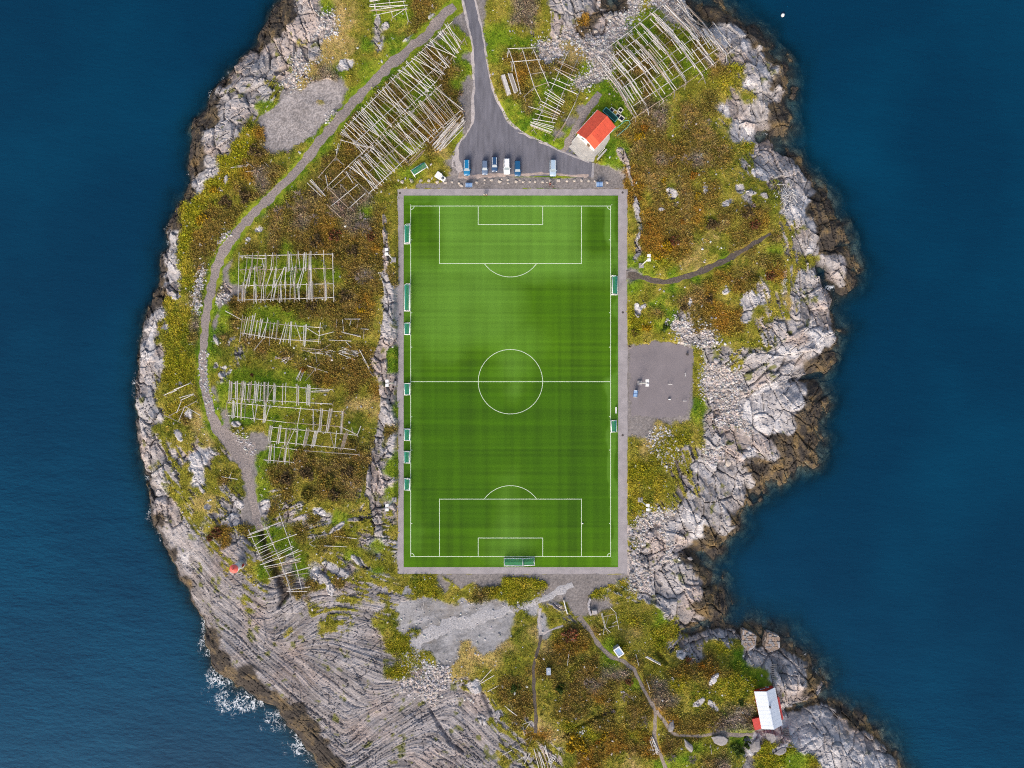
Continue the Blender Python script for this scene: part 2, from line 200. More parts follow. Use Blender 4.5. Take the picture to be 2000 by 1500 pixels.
# run of the rock layers: u, v, angle (0 = to the right, 90 = down the picture)
FLOW = [(450,1200,45),(520,1300,42),(650,1350,38),(700,1250,22),(620,1195,-25),(580,1215,-40),(670,1185,5),(720,1215,15),(760,1250,20),(800,1400,-35),(840,1360,-30),(720,1440,-40),(900,1450,42),(950,1400,52),(620,1450,45),(560,1350,45),(1000,1450,35),(880,1500,30),(300,950,55),(400,1100,48),(350,1000,52),(285,800,72),(300,650,82),(430,320,118),(550,100,103),(600,40,103),(480,170,122),(1450,180,55),(1440,220,32),(1500,130,58),(1400,60,40),(1560,400,78),(1560,550,82),(1500,650,65),(1540,700,150),(1480,740,150),(1500,790,78),(1560,730,152),(1400,950,72),(1430,1000,70),(1520,870,60),(1330,1150,35),(1300,1100,15),(1350,1200,60),(1300,1230,-45),(1500,1320,85),(1430,1235,70),(1600,1430,15),(1690,1460,50),(750,600,85),(750,900,100),(650,1120,35),(600,990,-20),(1460,590,70),(1130,30,80)]
HEIGHTS = [(1000,750,0),(800,400,0),(1200,400,0),(800,1100,0),(1200,1100,0),(1000,300,0),(920,150,.6),(760,220,1.2),(660,330,1.5),(600,160,1.2),(520,120,0),(470,330,2.0),(420,420,2.2),(620,430,2.5),(560,540,2.2),(400,600,1.8),(340,600,1.6),(560,780,1.8),(350,800,1.6),(300,800,0.2),(700,650,1.5),(740,800,.8),(640,950,2.2),(420,960,2.2),(330,1000,0),(470,1110,1.6),(560,1130,.9),(700,1130,1.2),(450,1220,-.8),(560,1300,-1.2),(650,1220,0),(740,1280,-.6),(700,1400,-1.6),(800,1450,-1.5),(870,1230,-.4),(900,1400,-.8),(1000,1300,1.2),(1130,1400,2.4),(1250,1330,2.2),(1380,1300,1.6),(1480,1390,.3),(1420,1450,1.6),(1620,1450,.2),(1560,1450,.8),(1130,1180,0),(1300,1150,-2),(1270,1050,-.8),(1350,1000,-.3),(1400,950,-.6),(1290,750,.1),(1260,900,.1),(1400,800,-.6),(1480,830,-1.2),(1520,780,-.8),(1460,680,1.2),(1560,600,.8),(1350,500,2.6),(1330,350,3.0),(1450,430,2.6),(1550,400,1.2),(1450,230,.6),(1350,230,1.6),(1300,120,.4),(1170,100,-.6),(1180,40,-3.2),(1060,60,1.0),(1070,180,.8),(1160,250,.6),(1400,90,-.6),(650,30,1.0),(850,60,.8)]
# ------------------------------------------------------------------ land form
RES = 0.28
xs = np.arange(-121, 127, RES, dtype=np.float32); ys = np.arange(-136, 136, RES, dtype=np.float32)
NX, NY = len(xs), len(ys)
GX, GY = np.meshgrid(xs, ys)
def up2(a):  # bilinear x2 upsample to the fine grid
    fy = np.clip(np.arange(NY) / 2, 0, a.shape[0] - 1.001); fx = np.clip(np.arange(NX) / 2, 0, a.shape[1] - 1.001)
    iy = fy.astype(int); ix = fx.astype(int); ty = (fy - iy)[:, None].astype(np.float32); tx = (fx - ix)[None].astype(np.float32)
    a00 = a[np.ix_(iy, ix)]; a01 = a[np.ix_(iy, ix + 1)]; a10 = a[np.ix_(iy + 1, ix)]; a11 = a[np.ix_(iy + 1, ix + 1)]
    return ((a00 * (1 - tx) + a01 * tx) * (1 - ty) + (a10 * (1 - tx) + a11 * tx) * ty).astype(np.float32)
cx, cy = np.meshgrid(np.arange(xs[0], xs[-1] + 1.3, RES * 2, dtype=np.float32), np.arange(ys[0], ys[-1] + 1.3, RES * 2, dtype=np.float32))
coast_w = [W(u, v, SEA) for u, v in COAST]
D = up2(polysdf(cx, cy, coast_w))
D = D + 1.1 * fbm(GX, GY, 5.0, 3, 11) + 0.5 * fbm(GX, GY, 1.6, 2, 12)
def rbf(pts, sig):
    num = np.zeros_like(cx[::4, ::4]); den = num + 1e-6
    ax = cx[::4, ::4]; ay = cy[::4, ::4]
    for u, v, val in pts:
        x, y = W(u, v)
        w = 1 / (((ax - x) ** 2 + (ay - y) ** 2) + sig * sig) ** 1.5
        num = num + w * val; den = den + w
    a = num / den
    # spread back to the fine grid
    fy = np.clip(np.arange(NY) / 8, 0, a.shape[0] - 1.001); fx = np.clip(np.arange(NX) / 8, 0, a.shape[1] - 1.001)
    iy = fy.astype(int); ix = fx.astype(int); ty = (fy - iy)[:, None]; tx = (fx - ix)[None]
    return ((a[np.ix_(iy, ix)] * (1 - tx) + a[np.ix_(iy, ix + 1)] * tx) * (1 - ty) + (a[np.ix_(iy + 1, ix)] * (1 - tx) + a[np.ix_(iy + 1, ix + 1)] * tx) * ty).astype(np.float32)
HL = rbf(HEIGHTS, 5.0)
fa = [(u, v, math.cos(2 * math.radians(a))) for u, v, a in FLOW]; fb = [(u, v, math.sin(2 * math.radians(a))) for u, v, a in FLOW]
ang = 0.5 * np.arctan2(rbf(fb, 2.0), rbf(fa, 2.0)) + 0.16 * fbm(GX, GY, 14, 2, 41) + 0.05 * fbm(GX, GY, 3, 1, 42)
FXv, FYv = np.cos(ang).astype(np.float32), (-np.sin(ang)).astype(np.float32)
def lic(noise, n, step=1.0, fxv=None, fyv=None):
    fxv = FXv if fxv is None else fxv; fyv = FYv if fyv is None else fyv
    acc = noise.copy(); I0, J0 = np.mgrid[0:NY, 0:NX].astype(np.float32)
    for sgn in (1, -1):
        pi, pj = I0.copy(), J0.copy()
        for k in range(n):
            ii = np.clip(np.rint(pi).astype(np.int32), 0, NY - 1); jj = np.clip(np.rint(pj).astype(np.int32), 0, NX - 1)
            pi += sgn * step * fyv[ii, jj]; pj += sgn * step * fxv[ii, jj]
            ii = np.clip(np.rint(pi).astype(np.int32), 0, NY - 1); jj = np.clip(np.rint(pj).astype(np.int32), 0, NX - 1)
            acc += noise[ii, jj]
    acc -= acc.mean(); return acc / acc.std()
rs = np.random.RandomState(3)
white = rs.rand(NY, NX).astype(np.float32)
LP = lic(rs.rand(NY, NX).astype(np.float32), 7, 1.0, -FYv, FXv)   # cross joints
L1 = lic(white, 28)                                        # thin layers
L2 = lic(vnoise(GX / .62, GY / .62, 77) + .0, 26, 1.5)     # thick beds
L3 = lic(vnoise(GX / 0.42, GY / 0.42, 78), 18, 1.3)        # colour bands
wx = GX + 0.8 * fbm(GX, GY, 4, 2, 51); wy = GY + 0.8 * fbm(GX, GY, 4, 2, 52)
k1, k2, kid = worley(wx * FXv.mean() + wy * .3, wy, 3.2, 61)
J1, J2, jid = worley(wx, wy, 2.6, 62)
joint = sstep(0.09, 0.0, J2 - J1)
slope = np.where(GX < 0, 0.55, 0.42).astype(np.float32) * (1 + .4 * fbm(GX, GY, 18, 2, 21))
sw = sstep(-105, -60, -(-GX) * 1.0) * 0
hs = np.where(D > 0, SEA + 0.25 + slope * D + 0.9 * (1 - np.exp(-np.maximum(D, 0) / 1.2)), SEA + 0.25 + D * np.where(GX < 0, 1.3, 0.34) + np.where(GX < 0, .4, .35) * np.minimum(D + 2.5 + 2 * fbm(GX, GY, 9, 2, 20), 0) + .8 * np.minimum(D + 6 + 3 * fbm(GX, GY, 9, 2, 20), 0) + .35 * fbm(GX, GY, 3, 2, 19) * (D < 0))
land0 = HL + 0.5 * fbm(GX, GY, 16, 3, 23)
kk = 1.2
hh = np.clip(0.5 + 0.5 * (land0 - hs) / kk, 0, 1)
Z = (land0 * (1 - hh) + hs * hh - kk * hh * (1 - hh)).astype(np.float32)
# ------------------------------------------------------------------ surface classes
CL = 'krwsgoybtdpclm'
PU = 1000 + GX * S * H / (H - Z); PV = 750 - GY * S * H / (H - Z)
grid = np.full((60, 80), '.', dtype='<U1')
for r, line in enumerate(CMAP):
    for u0, nums in line:
        for i, k_ in enumerate(nums):
            if u0 // 25 + i < 80: grid[r, u0 // 25 + i] = CL[k_]
for r, u0, nums in CFIX:
    for i, k_ in enumerate(nums): grid[r, u0 // 25 + i] = CL[k_]
for _ in range(30):   # spread into empty cells
    e = np.argwhere(grid == '.'); 
    if len(e) == 0: break
    g2 = grid.copy()
    for r, c in e:
        for dr, dc in ((0, 1), (0, -1), (1, 0), (-1, 0)):
            a, b = r + dr, c + dc
            if 0 <= a < 60 and 0 <= b < 80 and grid[a, b] != '.': g2[r, c] = grid[a, b]; break
    grid = g2
wu = PU + 9 * fbm(GX, GY, 5, 3, 71) + 5 * fbm(GX, GY, 1.5, 2, 73); wv = PV + 9 * fbm(GX, GY, 5, 3, 72) + 5 * fbm(GX, GY, 1.5, 2, 74)
fx = np.clip(wu / 25 - .5, 0, 78.99); fy = np.clip(wv / 25 - .5, 0, 58.99)
ix = fx.astype(np.int32); iy = fy.astype(np.int32); tx = (fx - ix).astype(np.float32); ty = (fy - iy).astype(np.float32)
WT = {}
for n, ch in enumerate(CL):
    g = (grid == ch).astype(np.float32)
    w = (g[iy, ix] * (1 - tx) + g[iy, ix + 1] * tx) * (1 - ty) + (g[iy + 1, ix] * (1 - tx) + g[iy + 1, ix + 1] * tx) * ty
    WT[ch] = w * (1 + 0.55 * fbm(GX, GY, 2.6, 2, 100 + n)) * (1.3 if ch == 'g' else 1)
def add(ch, m):
    for c in CL:
        WT[c] = WT[c] * (1 - m)
    WT[ch] = WT[ch] + m
cut = lambda poly, z=0.0: polysdf(PU + 2.5 * fbm(GX, GY, 2.0, 2, 5), PV + 2.5 * fbm(GX, GY, 2.0, 2, 6), poly)
for u, v, a, b, an in OUTCROPS:
    if a == 0: continue
    x, y = W(u, v); R = max(a, b) / S + 3
    j0, j1 = np.searchsorted(xs, [x - R - 3, x + R + 3]); i0, i1 = np.searchsorted(ys, [y - R - 3, y + R + 3])
    sl_ = (slice(i0, i1), slice(j0, j1)); du = PU[sl_] - u; dv = PV[sl_] - v; ca, sa = math.cos(math.radians(an)), math.sin(math.radians(an))
    e = ((du * ca + dv * sa) / a) ** 2 + ((-du * sa + dv * ca) / b) ** 2
    m = sstep(1.25, .8, e + .7 * fbm(GX[sl_], GY[sl_], 1.4, 2, 91))
    for c in CL: WT[c][sl_] *= (1 - m)
    WT['w'][sl_] += m; Z[sl_] += .35 * m
for ln in ROCKLINES:
    dd = linedist(PU, PV, ln) + 4 * fbm(GX, GY, 2.2, 3, 95); m = sstep(1.5, -1.0, dd); add('r', m); Z += .5 * m
for ln in BOULDERLINES:
    dd = linedist(PU, PV, ln) + 2 * fbm(GX, GY, 2.2, 2, 95); m = sstep(1.5, -1.0, dd); add('s', m); Z += .3 * m
for poly, ch in ((COURT, 'c'), (YARD, 'c'), (SOUTHYARD, 'c'), (PALEGRAVEL, 'l'), (STONEYARD, 'c'), (TURNING, 'c')):
    m = sstep(-1.5, 1.5, cut(poly) + 16 * fbm(GX, GY, 5, 4, 97) * (ch == 'l'))
    if ch == 'l': m = m * (1 - .95 * sstep(.02, .22, fbm(GX * .45 + GY * .2, GY, 3.5, 4, 96) + .0025 * (PV - 1215) + .25 * sstep(14, 0, cut(poly))))
    if poly is STONEYARD: m = m * (1 - .9 * sstep(.28, .5, fbm(GX, GY, 6, 2, 98)))
    add(ch, m)
# grass verge by the west track and the pitch
dtr = linedist(PU, PV, TRACK); add('g', .75 * sstep(12, 2, dtr + 6 * fbm(GX, GY, 4, 2, 99)))
pad = np.maximum(np.maximum(777 - PU, PU - 1226), np.maximum(369 - PV, PV - 1121))
brk_ = .9 * sstep(.12, .34, fbm(GX, GY, 8, 3, 56)); WT['r'] = WT['r'] + WT['s'] * brk_; WT['s'] = WT['s'] * (1 - brk_)   # bedrock breaking through the scree
# mixed ground: rock ribs and grass in the run of the layers
rib = sstep(-.25, .25, L2 * .8 + 1.2 * fbm(GX, GY, 3.0, 2, 55) - .1)
WT['r'] = WT['r'] + WT['m'] * rib; WT['o'] = WT['o'] + WT['m'] * (1 - rib)
del WT['m']; CL = CL.replace('m', '')
VG = 'goybtdp'
vsum = sum(np.maximum(WT[c], 0) for c in VG); vin = sum(np.maximum(WT[c], 0) ** 1.7 for c in VG) + 1e-9
tot = sum(np.maximum(WT[c], 0) ** 5 for c in CL if c not in VG) + vsum ** 5 + 1e-9
for c in CL: WT[c] = (np.maximum(WT[c], 0) ** 5 / tot if c not in VG else np.maximum(WT[c], 0) ** 1.7 / vin * vsum ** 5 / tot).astype(np.float32)
# tide zone by height above the water
el = Z - SEA
tide = sstep(.75, .45, el + .7 * fbm(GX, GY, 4, 3, 33) - np.where(GX > 0, .08, 0.0))
black = sstep(2.0, 1.3, el + .9 * fbm(GX, GY, 4, 3, 34)) * (1 - tide) * np.where(GX < 0, .9, .35)
for c in CL: WT[c] *= (1 - tide)
WT['k'] += tide
ROCK = WT['r'] + WT['w'] + WT['k']; VEG = WT['g'] + WT['o'] + WT['y'] + WT['b'] + WT['t'] + WT['d'] + WT['p']
# ------------------------------------------------------------------ flat places: pitch, road, yards, tracks
flat = sstep(9, 0, pad)
asp = polysdf(PU, PV, ASPHALT)
flat = np.maximum(flat, sstep(-9, -1, asp))
flatz = np.zeros_like(Z)
road_up = sstep(300, 60, PV) * 0.6 * sstep(200, 0, np.abs(PU - 920))
flatz = flatz + road_up
HOUSEPAD = [(1106,288),(1130,254),(1168,207),(1214,234),(1200,272),(1184,296),(1158,324),(1108,298)]
for poly in (COURT, YARD, SOUTHYARD, HOUSEPAD):
    flat = np.maximum(flat, sstep(-6, 1, polysdf(PU, PV, poly)))
Z = Z * (1 - flat) + flatz * flat
def blur(a, n):
    for _ in range(n):
        a = a.copy()
        a[1:-1] = (a[:-2] + a[1:-1] * 2 + a[2:]) / 4
        a[:, 1:-1] = (a[:, :-2] + a[:, 1:-1] * 2 + a[:, 2:]) / 4
    return a
Zs = blur(Z, 14)
ALLPATHS = [TRACK, TRACK2, EASTPATH, SOUTHPATH, STONEPATH, COTTAGEPATH, DRIVE, LINKPATH, LINKPATH2]
pm = np.zeros_like(Z)
for ln in ALLPATHS:
    pm = np.maximum(pm, sstep(6, 1.2, linedist(PU, PV, ln)))
pm = np.maximum(pm, sstep(-4, 1, polysdf(PU, PV, TURNING)))
quiet = np.maximum(pm, np.maximum(sstep(4, -1, pad), np.maximum(sstep(-5, -.5, asp), sstep(-2, 2, polysdf(PU, PV, COURT)))))
for poly in (YARD, SOUTHYARD, HOUSEPAD): quiet = np.maximum(quiet, .8 * sstep(-2, 2, polysdf(PU, PV, poly)))
Z = Z * (1 - pm) + Zs * pm
# ditch under the south-west rack, tidal gully and cracks
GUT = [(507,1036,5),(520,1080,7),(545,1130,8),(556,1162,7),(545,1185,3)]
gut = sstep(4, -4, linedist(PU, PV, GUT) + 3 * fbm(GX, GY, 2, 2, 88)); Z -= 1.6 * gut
for ln, dp in (([(1100,1440,2),(1130,1420,3),(1165,1402,3),(1200,1385,2)], 1.2), ([(838,1385,2),(860,1420,3),(885,1455,4),(905,1470,2)], 1.0), ([(1590,500,2),(1605,530,5),(1612,560,4)], 2.0), ([(1545,742,3),(1575,735,4),(1600,730,5)], 1.5), ([(1536,380,2),(1555,440,2),(1572,500,2),(1577,560,2),(1590,640,2)], .7), ([(540,140,4),(560,132,3)], 1.5), ([(660,1085,2),(690,1100,3)], .8), ([(1283,1275,4),(1300,1295,4)], 1.0), ([(935,1330,2),(945,1360,3),(960,1392,2)], .8), ([(1460,1442,4),(1448,1470,3)], 1.2)):
    Z -= dp * sstep(2.5, -2, linedist(PU, PV, ln) + 2 * fbm(GX, GY, 1.5, 2, 89))
# ------------------------------------------------------------------ fine relief of each surface
s1, s2, sid = worley(wx, wy, .95, 201); t1, t2, tid = worley(wx, wy, .55, 202)
stone = np.maximum(np.where(sid > .72, .6 * np.sqrt(np.clip(s2 - s1, 0, .6)), .34 * np.sqrt(np.clip(t2 - t1, 0, .6)) - .05), 0)
v1, v2, vid = worley(wx, wy, 1.5, 203); q1, q2, qid = worley(wx, wy, .7, 204)
clump = np.sqrt(np.clip(1 - v1, 0, 1)) * .7 + np.sqrt(np.clip(1 - q1, 0, 1)) * .45
ledge = (np.tanh(L2 * 1.4) * .17 + L1 * .12 + fbm(GX, GY, 6, 2, 63) * .35)
crack = np.maximum(sstep(.95, 1.7, -L1), .85 * sstep(1.35, 2.1, -LP) * sstep(-.3, .3, fbm(GX, GY, 7, 2, 67)))
ST = sstep(1060, 960, PU) * sstep(1040, 1150, PV + (600 - PU) * .25)                 # the layered slab in the south-west
aw = sstep(-.35, .35, np.cos(2 * (ang - math.radians(72))) - np.cos(2 * (ang - math.radians(150))))
def blk(cell, an, seed):
    a = blocks(wx, wy, 72, cell, an, seed); b = blocks(wx, wy, 150, cell, an, seed + 3)
    return a[0] * aw + b[0] * (1 - aw), np.where(aw > .5, a[1], b[1]), np.where(aw > .5, a[2], b[2])
B1, E1, I1 = blk(4.2, 1.9, 501); B2, E2, I2 = blk(1.7, 1.7, 511); B3, E3, I3 = blk(.8, 1.5, 521)
bx_ = .58 * B1 + .26 * B2 + .085 * B3 - .95 * sstep(.10, .0, E1) - .5 * sstep(.10, .0, E2) * (I1 > .3)
strata = np.tanh(L2 * 1.4) * .06 + L1 * .06 + fbm(GX, GY, 6, 2, 63) * .35 + .14 * B1 - .40 * joint * (jid > .65) - .3 * np.where(ST > .5, sstep(1.0, 1.8, -L1), crack) * sstep(-.5, .4, fbm(GX, GY, 5, 2, 68))
rockrel = ST * strata + (1 - ST) * (bx_ + .3 * strata)
wrel = fbm(GX, GY, 5, 3, 64) * .4 + bx_ * .75 + L1 * .03
amp = (1 - quiet)
bushy = WT['b'] * .75 + WT['p'] * .8 + WT['t'] * .7 + WT['y'] * .55 + WT['o'] * .32 + WT['d'] * .22 + WT['g'] * .22
Z += amp * ((WT['r'] + WT['k'] * .8) * rockrel + WT['w'] * wrel + WT['s'] * (stone * 1.3 - .2) + bushy * (clump - .5 + .35 * fbm(GX, GY, 3.2, 2, 65)))
Z += (WT['c'] + WT['l']) * .03 * fbm(GX, GY, .7, 1, 66)
Z -= .35 * sstep(-1, -4, pad) + .10 * sstep(0, 3, asp)
for ln in ALLPATHS:
    Z -= .07 * sstep(2.0, .5, linedist(PU, PV, ln))
Z -= .07 * sstep(-.5, 1.5, polysdf(PU, PV, TURNING))
# ------------------------------------------------------------------ colours of the surfaces (reflectance)
C3 = lambda *a: np.array(a, np.float32)
def mix(a, b, t): return a + (b - a) * t[..., None]
n1 = fbm(GX, GY, 3.5, 3, 301); n2 = fbm(GX, GY, .9, 2, 302); n3 = rs.rand(NY, NX).astype(np.float32) * 2 - 1; n4 = fbm(GX, GY, 11, 2, 303)
band = np.clip(L3 * .5, -1, 1)
PAL = {'g': (srgb(98,120,24), srgb(122,132,38), srgb(72,102,18)), 'o': (srgb(116,114,36), srgb(138,128,54), srgb(92,98,28)),
       'y': (srgb(126,124,24), srgb(144,134,40), srgb(100,108,26)), 'b': (srgb(116,98,44), srgb(100,92,38), srgb(128,110,64)),
       't': (srgb(122,98,38), srgb(138,104,36), srgb(106,94,36)), 'd': (srgb(148,132,76), srgb(162,142,92), srgb(124,116,54)),
       'p': (srgb(116,104,86), srgb(134,122,106), srgb(88,80,54))}
colr = np.zeros((NY, NX, 3), np.float32)
for c, (a, b, d) in PAL.items():
    cc = mix(mix(np.broadcast_to(a, colr.shape), b, sstep(-.3, .6, n1 + .35 * n2 + .3 * n4)), d, sstep(.0, .7, n4 * .6 - n1 * .5 - .45 * n2 + .25 * (vid * 2 - 1)))
    colr += WT[c][..., None] * cc * (1.18 + .10 * n3 + .12 * (qid * 2 - 1))[..., None]
bnd = band * (.35 + .45 * ST) + (I2 - .5) * .9 * (1 - ST) + (I1 - .5) * .6
rk = mix(mix(np.broadcast_to(C3(.22, .208, .212), colr.shape), C3(.40, .385, .395), sstep(-.7, .9, bnd + .7 * n1 + .15 * (1 - ST))), C3(.165, .152, .15), .6 * sstep(.35, .95, -bnd * 1.1 + .35 * n2))
warm = sstep(-.2, .6, fbm(GX, GY, 9, 3, 305)); rk = rk * mix(np.ones_like(rk), C3(1.10, .98, .90), warm)
rk = rk * mix(np.ones_like(rk), C3(.84, .828, .835), ST)
wk = mix(np.broadcast_to(C3(.34, .33, .345), colr.shape), C3(.54, .53, .545), sstep(-.6, .7, n1 + (I2 - .5) + .3 * n2)); wk = mix(wk, C3(.22, .21, .22), .6 * sstep(.3, .8, -n1 + .6 * (I1 - .5) + .4 * n2))
kn = fbm(GX, GY, 2.2, 3, 306) - .22 * sstep(10, -10, GX)
kp = mix(mix(np.broadcast_to(C3(.105, .082, .055), colr.shape), C3(.165, .118, .06), sstep(.15, .55, kn)), C3(.05, .043, .038), sstep(-.1, .3, -kn + .3 * band))
stc = np.where(sid > .62, sid * 2.6 % 1, tid)
sc = mix(np.broadcast_to(C3(.19, .175, .17), colr.shape), C3(.60, .57, .56), stc) * (1 + .15 * n3)[..., None] * .95; sc = sc * mix(np.ones_like(sc), C3(1.08, .97, .93), (stc * 7.7) % 1)
gc = np.broadcast_to(C3(.205, .188, .186), colr.shape) * (1 + .28 * n3 + .16 * n1)[..., None]
gc = gc * (1 + .42 * sstep(-6, 2, polysdf(PU, PV, STONEYARD)) * (1 + .5 * n3 + .5 * n1))[..., None]
lstreak = fbm((GX + GY * .35) * .25, GY - GX * .3, 1.1, 3, 308)
lc = np.broadcast_to(C3(.27, .27, .285), colr.shape) * (1 + .2 * n3 + .3 * n1 + .2 * n4 + .35 * lstreak)[..., None]
colr += WT['r'][..., None] * rk * (1 + .12 * n3)[..., None] + WT['w'][..., None] * wk * (1 + .10 * n3)[..., None] + WT['k'][..., None] * kp * (1 + .2 * n3)[..., None]
lc = mix(lc, C3(.20, .18, .16), .55 * sstep(.1, .6, fbm(GX, GY, 4, 3, 309)))
colr += WT['s'][..., None] * sc + WT['c'][..., None] * gc + WT['l'][..., None] * lc
colr = mix(colr, C3(.045, .04, .04), black * ROCK * .85)
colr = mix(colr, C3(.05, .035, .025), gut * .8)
under = sstep(.15, -.6, Z - SEA); colr = mix(colr, mix(np.broadcast_to(C3(.13, .13, .10), colr.shape), C3(.36, .37, .28), sstep(-.15, .45, kn)), under)
# moss and lichen specks on the big slab
moss = sstep(.38, .6, fbm(GX, GY, 2.4, 3, 307) + .35 * np.clip(-L2 * .4, -.5, .5)) * WT['r'] * sstep(2.2, 3.5, Z - SEA) * .8
colr = mix(colr, srgb(96, 100, 28), moss)
white_sp = (rs.rand(NY, NX) > .9982) & (VEG > .6) & (quiet < .3); colr[white_sp] = (.55, .54, .52)
colr = colr * np.array([1.02, 1.0, .975], np.float32); colr = np.clip(colr, .006, .8)
# ------------------------------------------------------------------ mesh helpers
def mat(name, rgb=(.5, .5, .5), rough=.7, noise=None, attr=None, bump=0, bscale=3.0, metal=0, spec=.3, var=.15, stretch=None):
    m = bpy.data.materials.new(name); m.use_nodes = True; t = m.node_tree; b = t.nodes['Principled BSDF']
    b.inputs['Roughness'].default_value = rough; b.inputs['Metallic'].default_value = metal
    b.inputs['Specular IOR Level'].default_value = spec
    tc = t.nodes.new('ShaderNodeTexCoord')
    nz = t.nodes.new('ShaderNodeTexNoise'); nz.inputs['Scale'].default_value = noise or 2.0; nz.inputs['Detail'].default_value = 4
    if stretch:
        mp = t.nodes.new('ShaderNodeMapping'); mp.inputs['Scale'].default_value = stretch; t.links.new(tc.outputs['Object'], mp.inputs['Vector']); t.links.new(mp.outputs[0], nz.inputs['Vector'])
    else:
        t.links.new(tc.outputs['Object'], nz.inputs['Vector'])
    mr = t.nodes.new('ShaderNodeMapRange'); mr.inputs['From Min'].default_value = .25; mr.inputs['From Max'].default_value = .75
    mr.inputs['To Min'].default_value = 1 - var; mr.inputs['To Max'].default_value = 1 + var
    t.links.new(nz.outputs['Fac'], mr.inputs['Value'])
    mx = t.nodes.new('ShaderNodeMix'); mx.data_type = 'RGBA'; mx.blend_type = 'MULTIPLY'; mx.inputs['Factor'].default_value = 1
    if attr:
        at = t.nodes.new('ShaderNodeAttribute'); at.attribute_name = attr; t.links.new(at.outputs['Color'], mx.inputs['A'])
    else:
        mx.inputs['A'].default_value = (*[float(c) for c in rgb], 1)
    t.links.new(mr.outputs[0], mx.inputs['B']); t.links.new(mx.outputs['Result'], b.inputs['Base Color'])
    if bump:
        bn = t.nodes.new('ShaderNodeTexNoise'); bn.inputs['Scale'].default_value = bscale; bn.inputs['Detail'].default_value = 5
        t.links.new(tc.outputs['Object'], bn.inputs['Vector'])
        bp = t.nodes.new('ShaderNodeBump'); bp.inputs['Strength'].default_value = bump; bp.inputs['Distance'].default_value = .2
        t.links.new(bn.outputs['Fac'], bp.inputs['Height']); t.links.new(bp.outputs[0], b.inputs['Normal'])
    return m
def npmesh(name, verts, faces, k, smooth=True):
    me = bpy.data.meshes.new(name); nv = len(verts); nf = len(faces)
    me.vertices.add(nv); me.vertices.foreach_set('co', np.ascontiguousarray(verts, np.float32).ravel())
    me.loops.add(nf * k); me.loops.foreach_set('vertex_index', np.ascontiguousarray(faces, np.int32).ravel())
    me.polygons.add(nf); me.polygons.foreach_set('loop_start', np.arange(0, nf * k, k, dtype=np.int32)); me.polygons.foreach_set('loop_total', np.full(nf, k, np.int32))
    me.polygons.foreach_set('use_smooth', np.full(nf, smooth)); me.update(calc_edges=True)
    return me
def vcol(me, name, rgb):
    a = me.color_attributes.new(name, 'FLOAT_COLOR', 'POINT'); d = np.ones((len(rgb), 4), np.float32); d[:, :3] = rgb; a.data.foreach_set('color', d.ravel())
def obj(name, me, m=None, parent=None, loc=None, **tags):
    o = bpy.data.objects.new(name, me); COL.objects.link(o)
    if m is not None and me is not None and len(me.materials) == 0: me.materials.append(m)
    if parent is not None: o.parent = parent
    if loc is not None: o.location = loc
    for k_, v_ in tags.items(): o[k_] = v_
    return o
idx = np.arange(NX * NY).reshape(NY, NX)
keep = (np.maximum(np.maximum(Z[:-1, :-1], Z[1:, :-1]), np.maximum(Z[:-1, 1:], Z[1:, 1:])) > SEA - 6.5)
inpit = np.maximum(np.maximum(pad[:-1, :-1], pad[1:, 1:]), np.maximum(pad[1:, :-1], pad[:-1, 1:])) < -14
keep &= ~inpit
F = np.stack([idx[:-1, :-1], idx[:-1, 1:], idx[1:, 1:], idx[1:, :-1]], -1)[keep]
used = np.zeros(NX * NY, bool); used[F.ravel()] = True; remap = np.cumsum(used) - 1
V = np.stack([GX.ravel(), GY.ravel(), Z.ravel()], -1)[used]
tm = npmesh('terrain', V, remap[F], 4, False); vcol(tm, 'Col', colr.reshape(-1, 3)[used])
M_land = mat('land', attr='Col', rough=.92, noise=1.7, bump=.35, bscale=2.4, var=.13, spec=.15)
obj('terrain', tm, M_land, kind='structure', label='rocky headland with heath, grass and bare layered rock', category='terrain')
def G(x, y):
    fx = min(max((x - xs[0]) / RES, 0), NX - 1.01); fy = min(max((y - ys[0]) / RES, 0), NY - 1.01)
    i, j = int(fy), int(fx); a, b = fy - i, fx - j
    return float((Z[i, j] * (1 - b) + Z[i, j + 1] * b) * (1 - a) + (Z[i + 1, j] * (1 - b) + Z[i + 1, j + 1] * b) * a)
Zsm = blur(Z, 8)
def Gs(x, y):
    j = int(min(max((x - xs[0]) / RES, 0), NX - 1)); i = int(min(max((y - ys[0]) / RES, 0), NY - 1)); return float(Zsm[i, j])
def P(u, v, h=0.0, smooth=False):
    """point h metres above the ground seen at photograph pixel u, v"""
    z = 0.0; g = Gs if smooth else G
    for _ in range(6):
        x, y = W(u, v, z); z = g(x, y) + h
    return Vector((x, y, z))
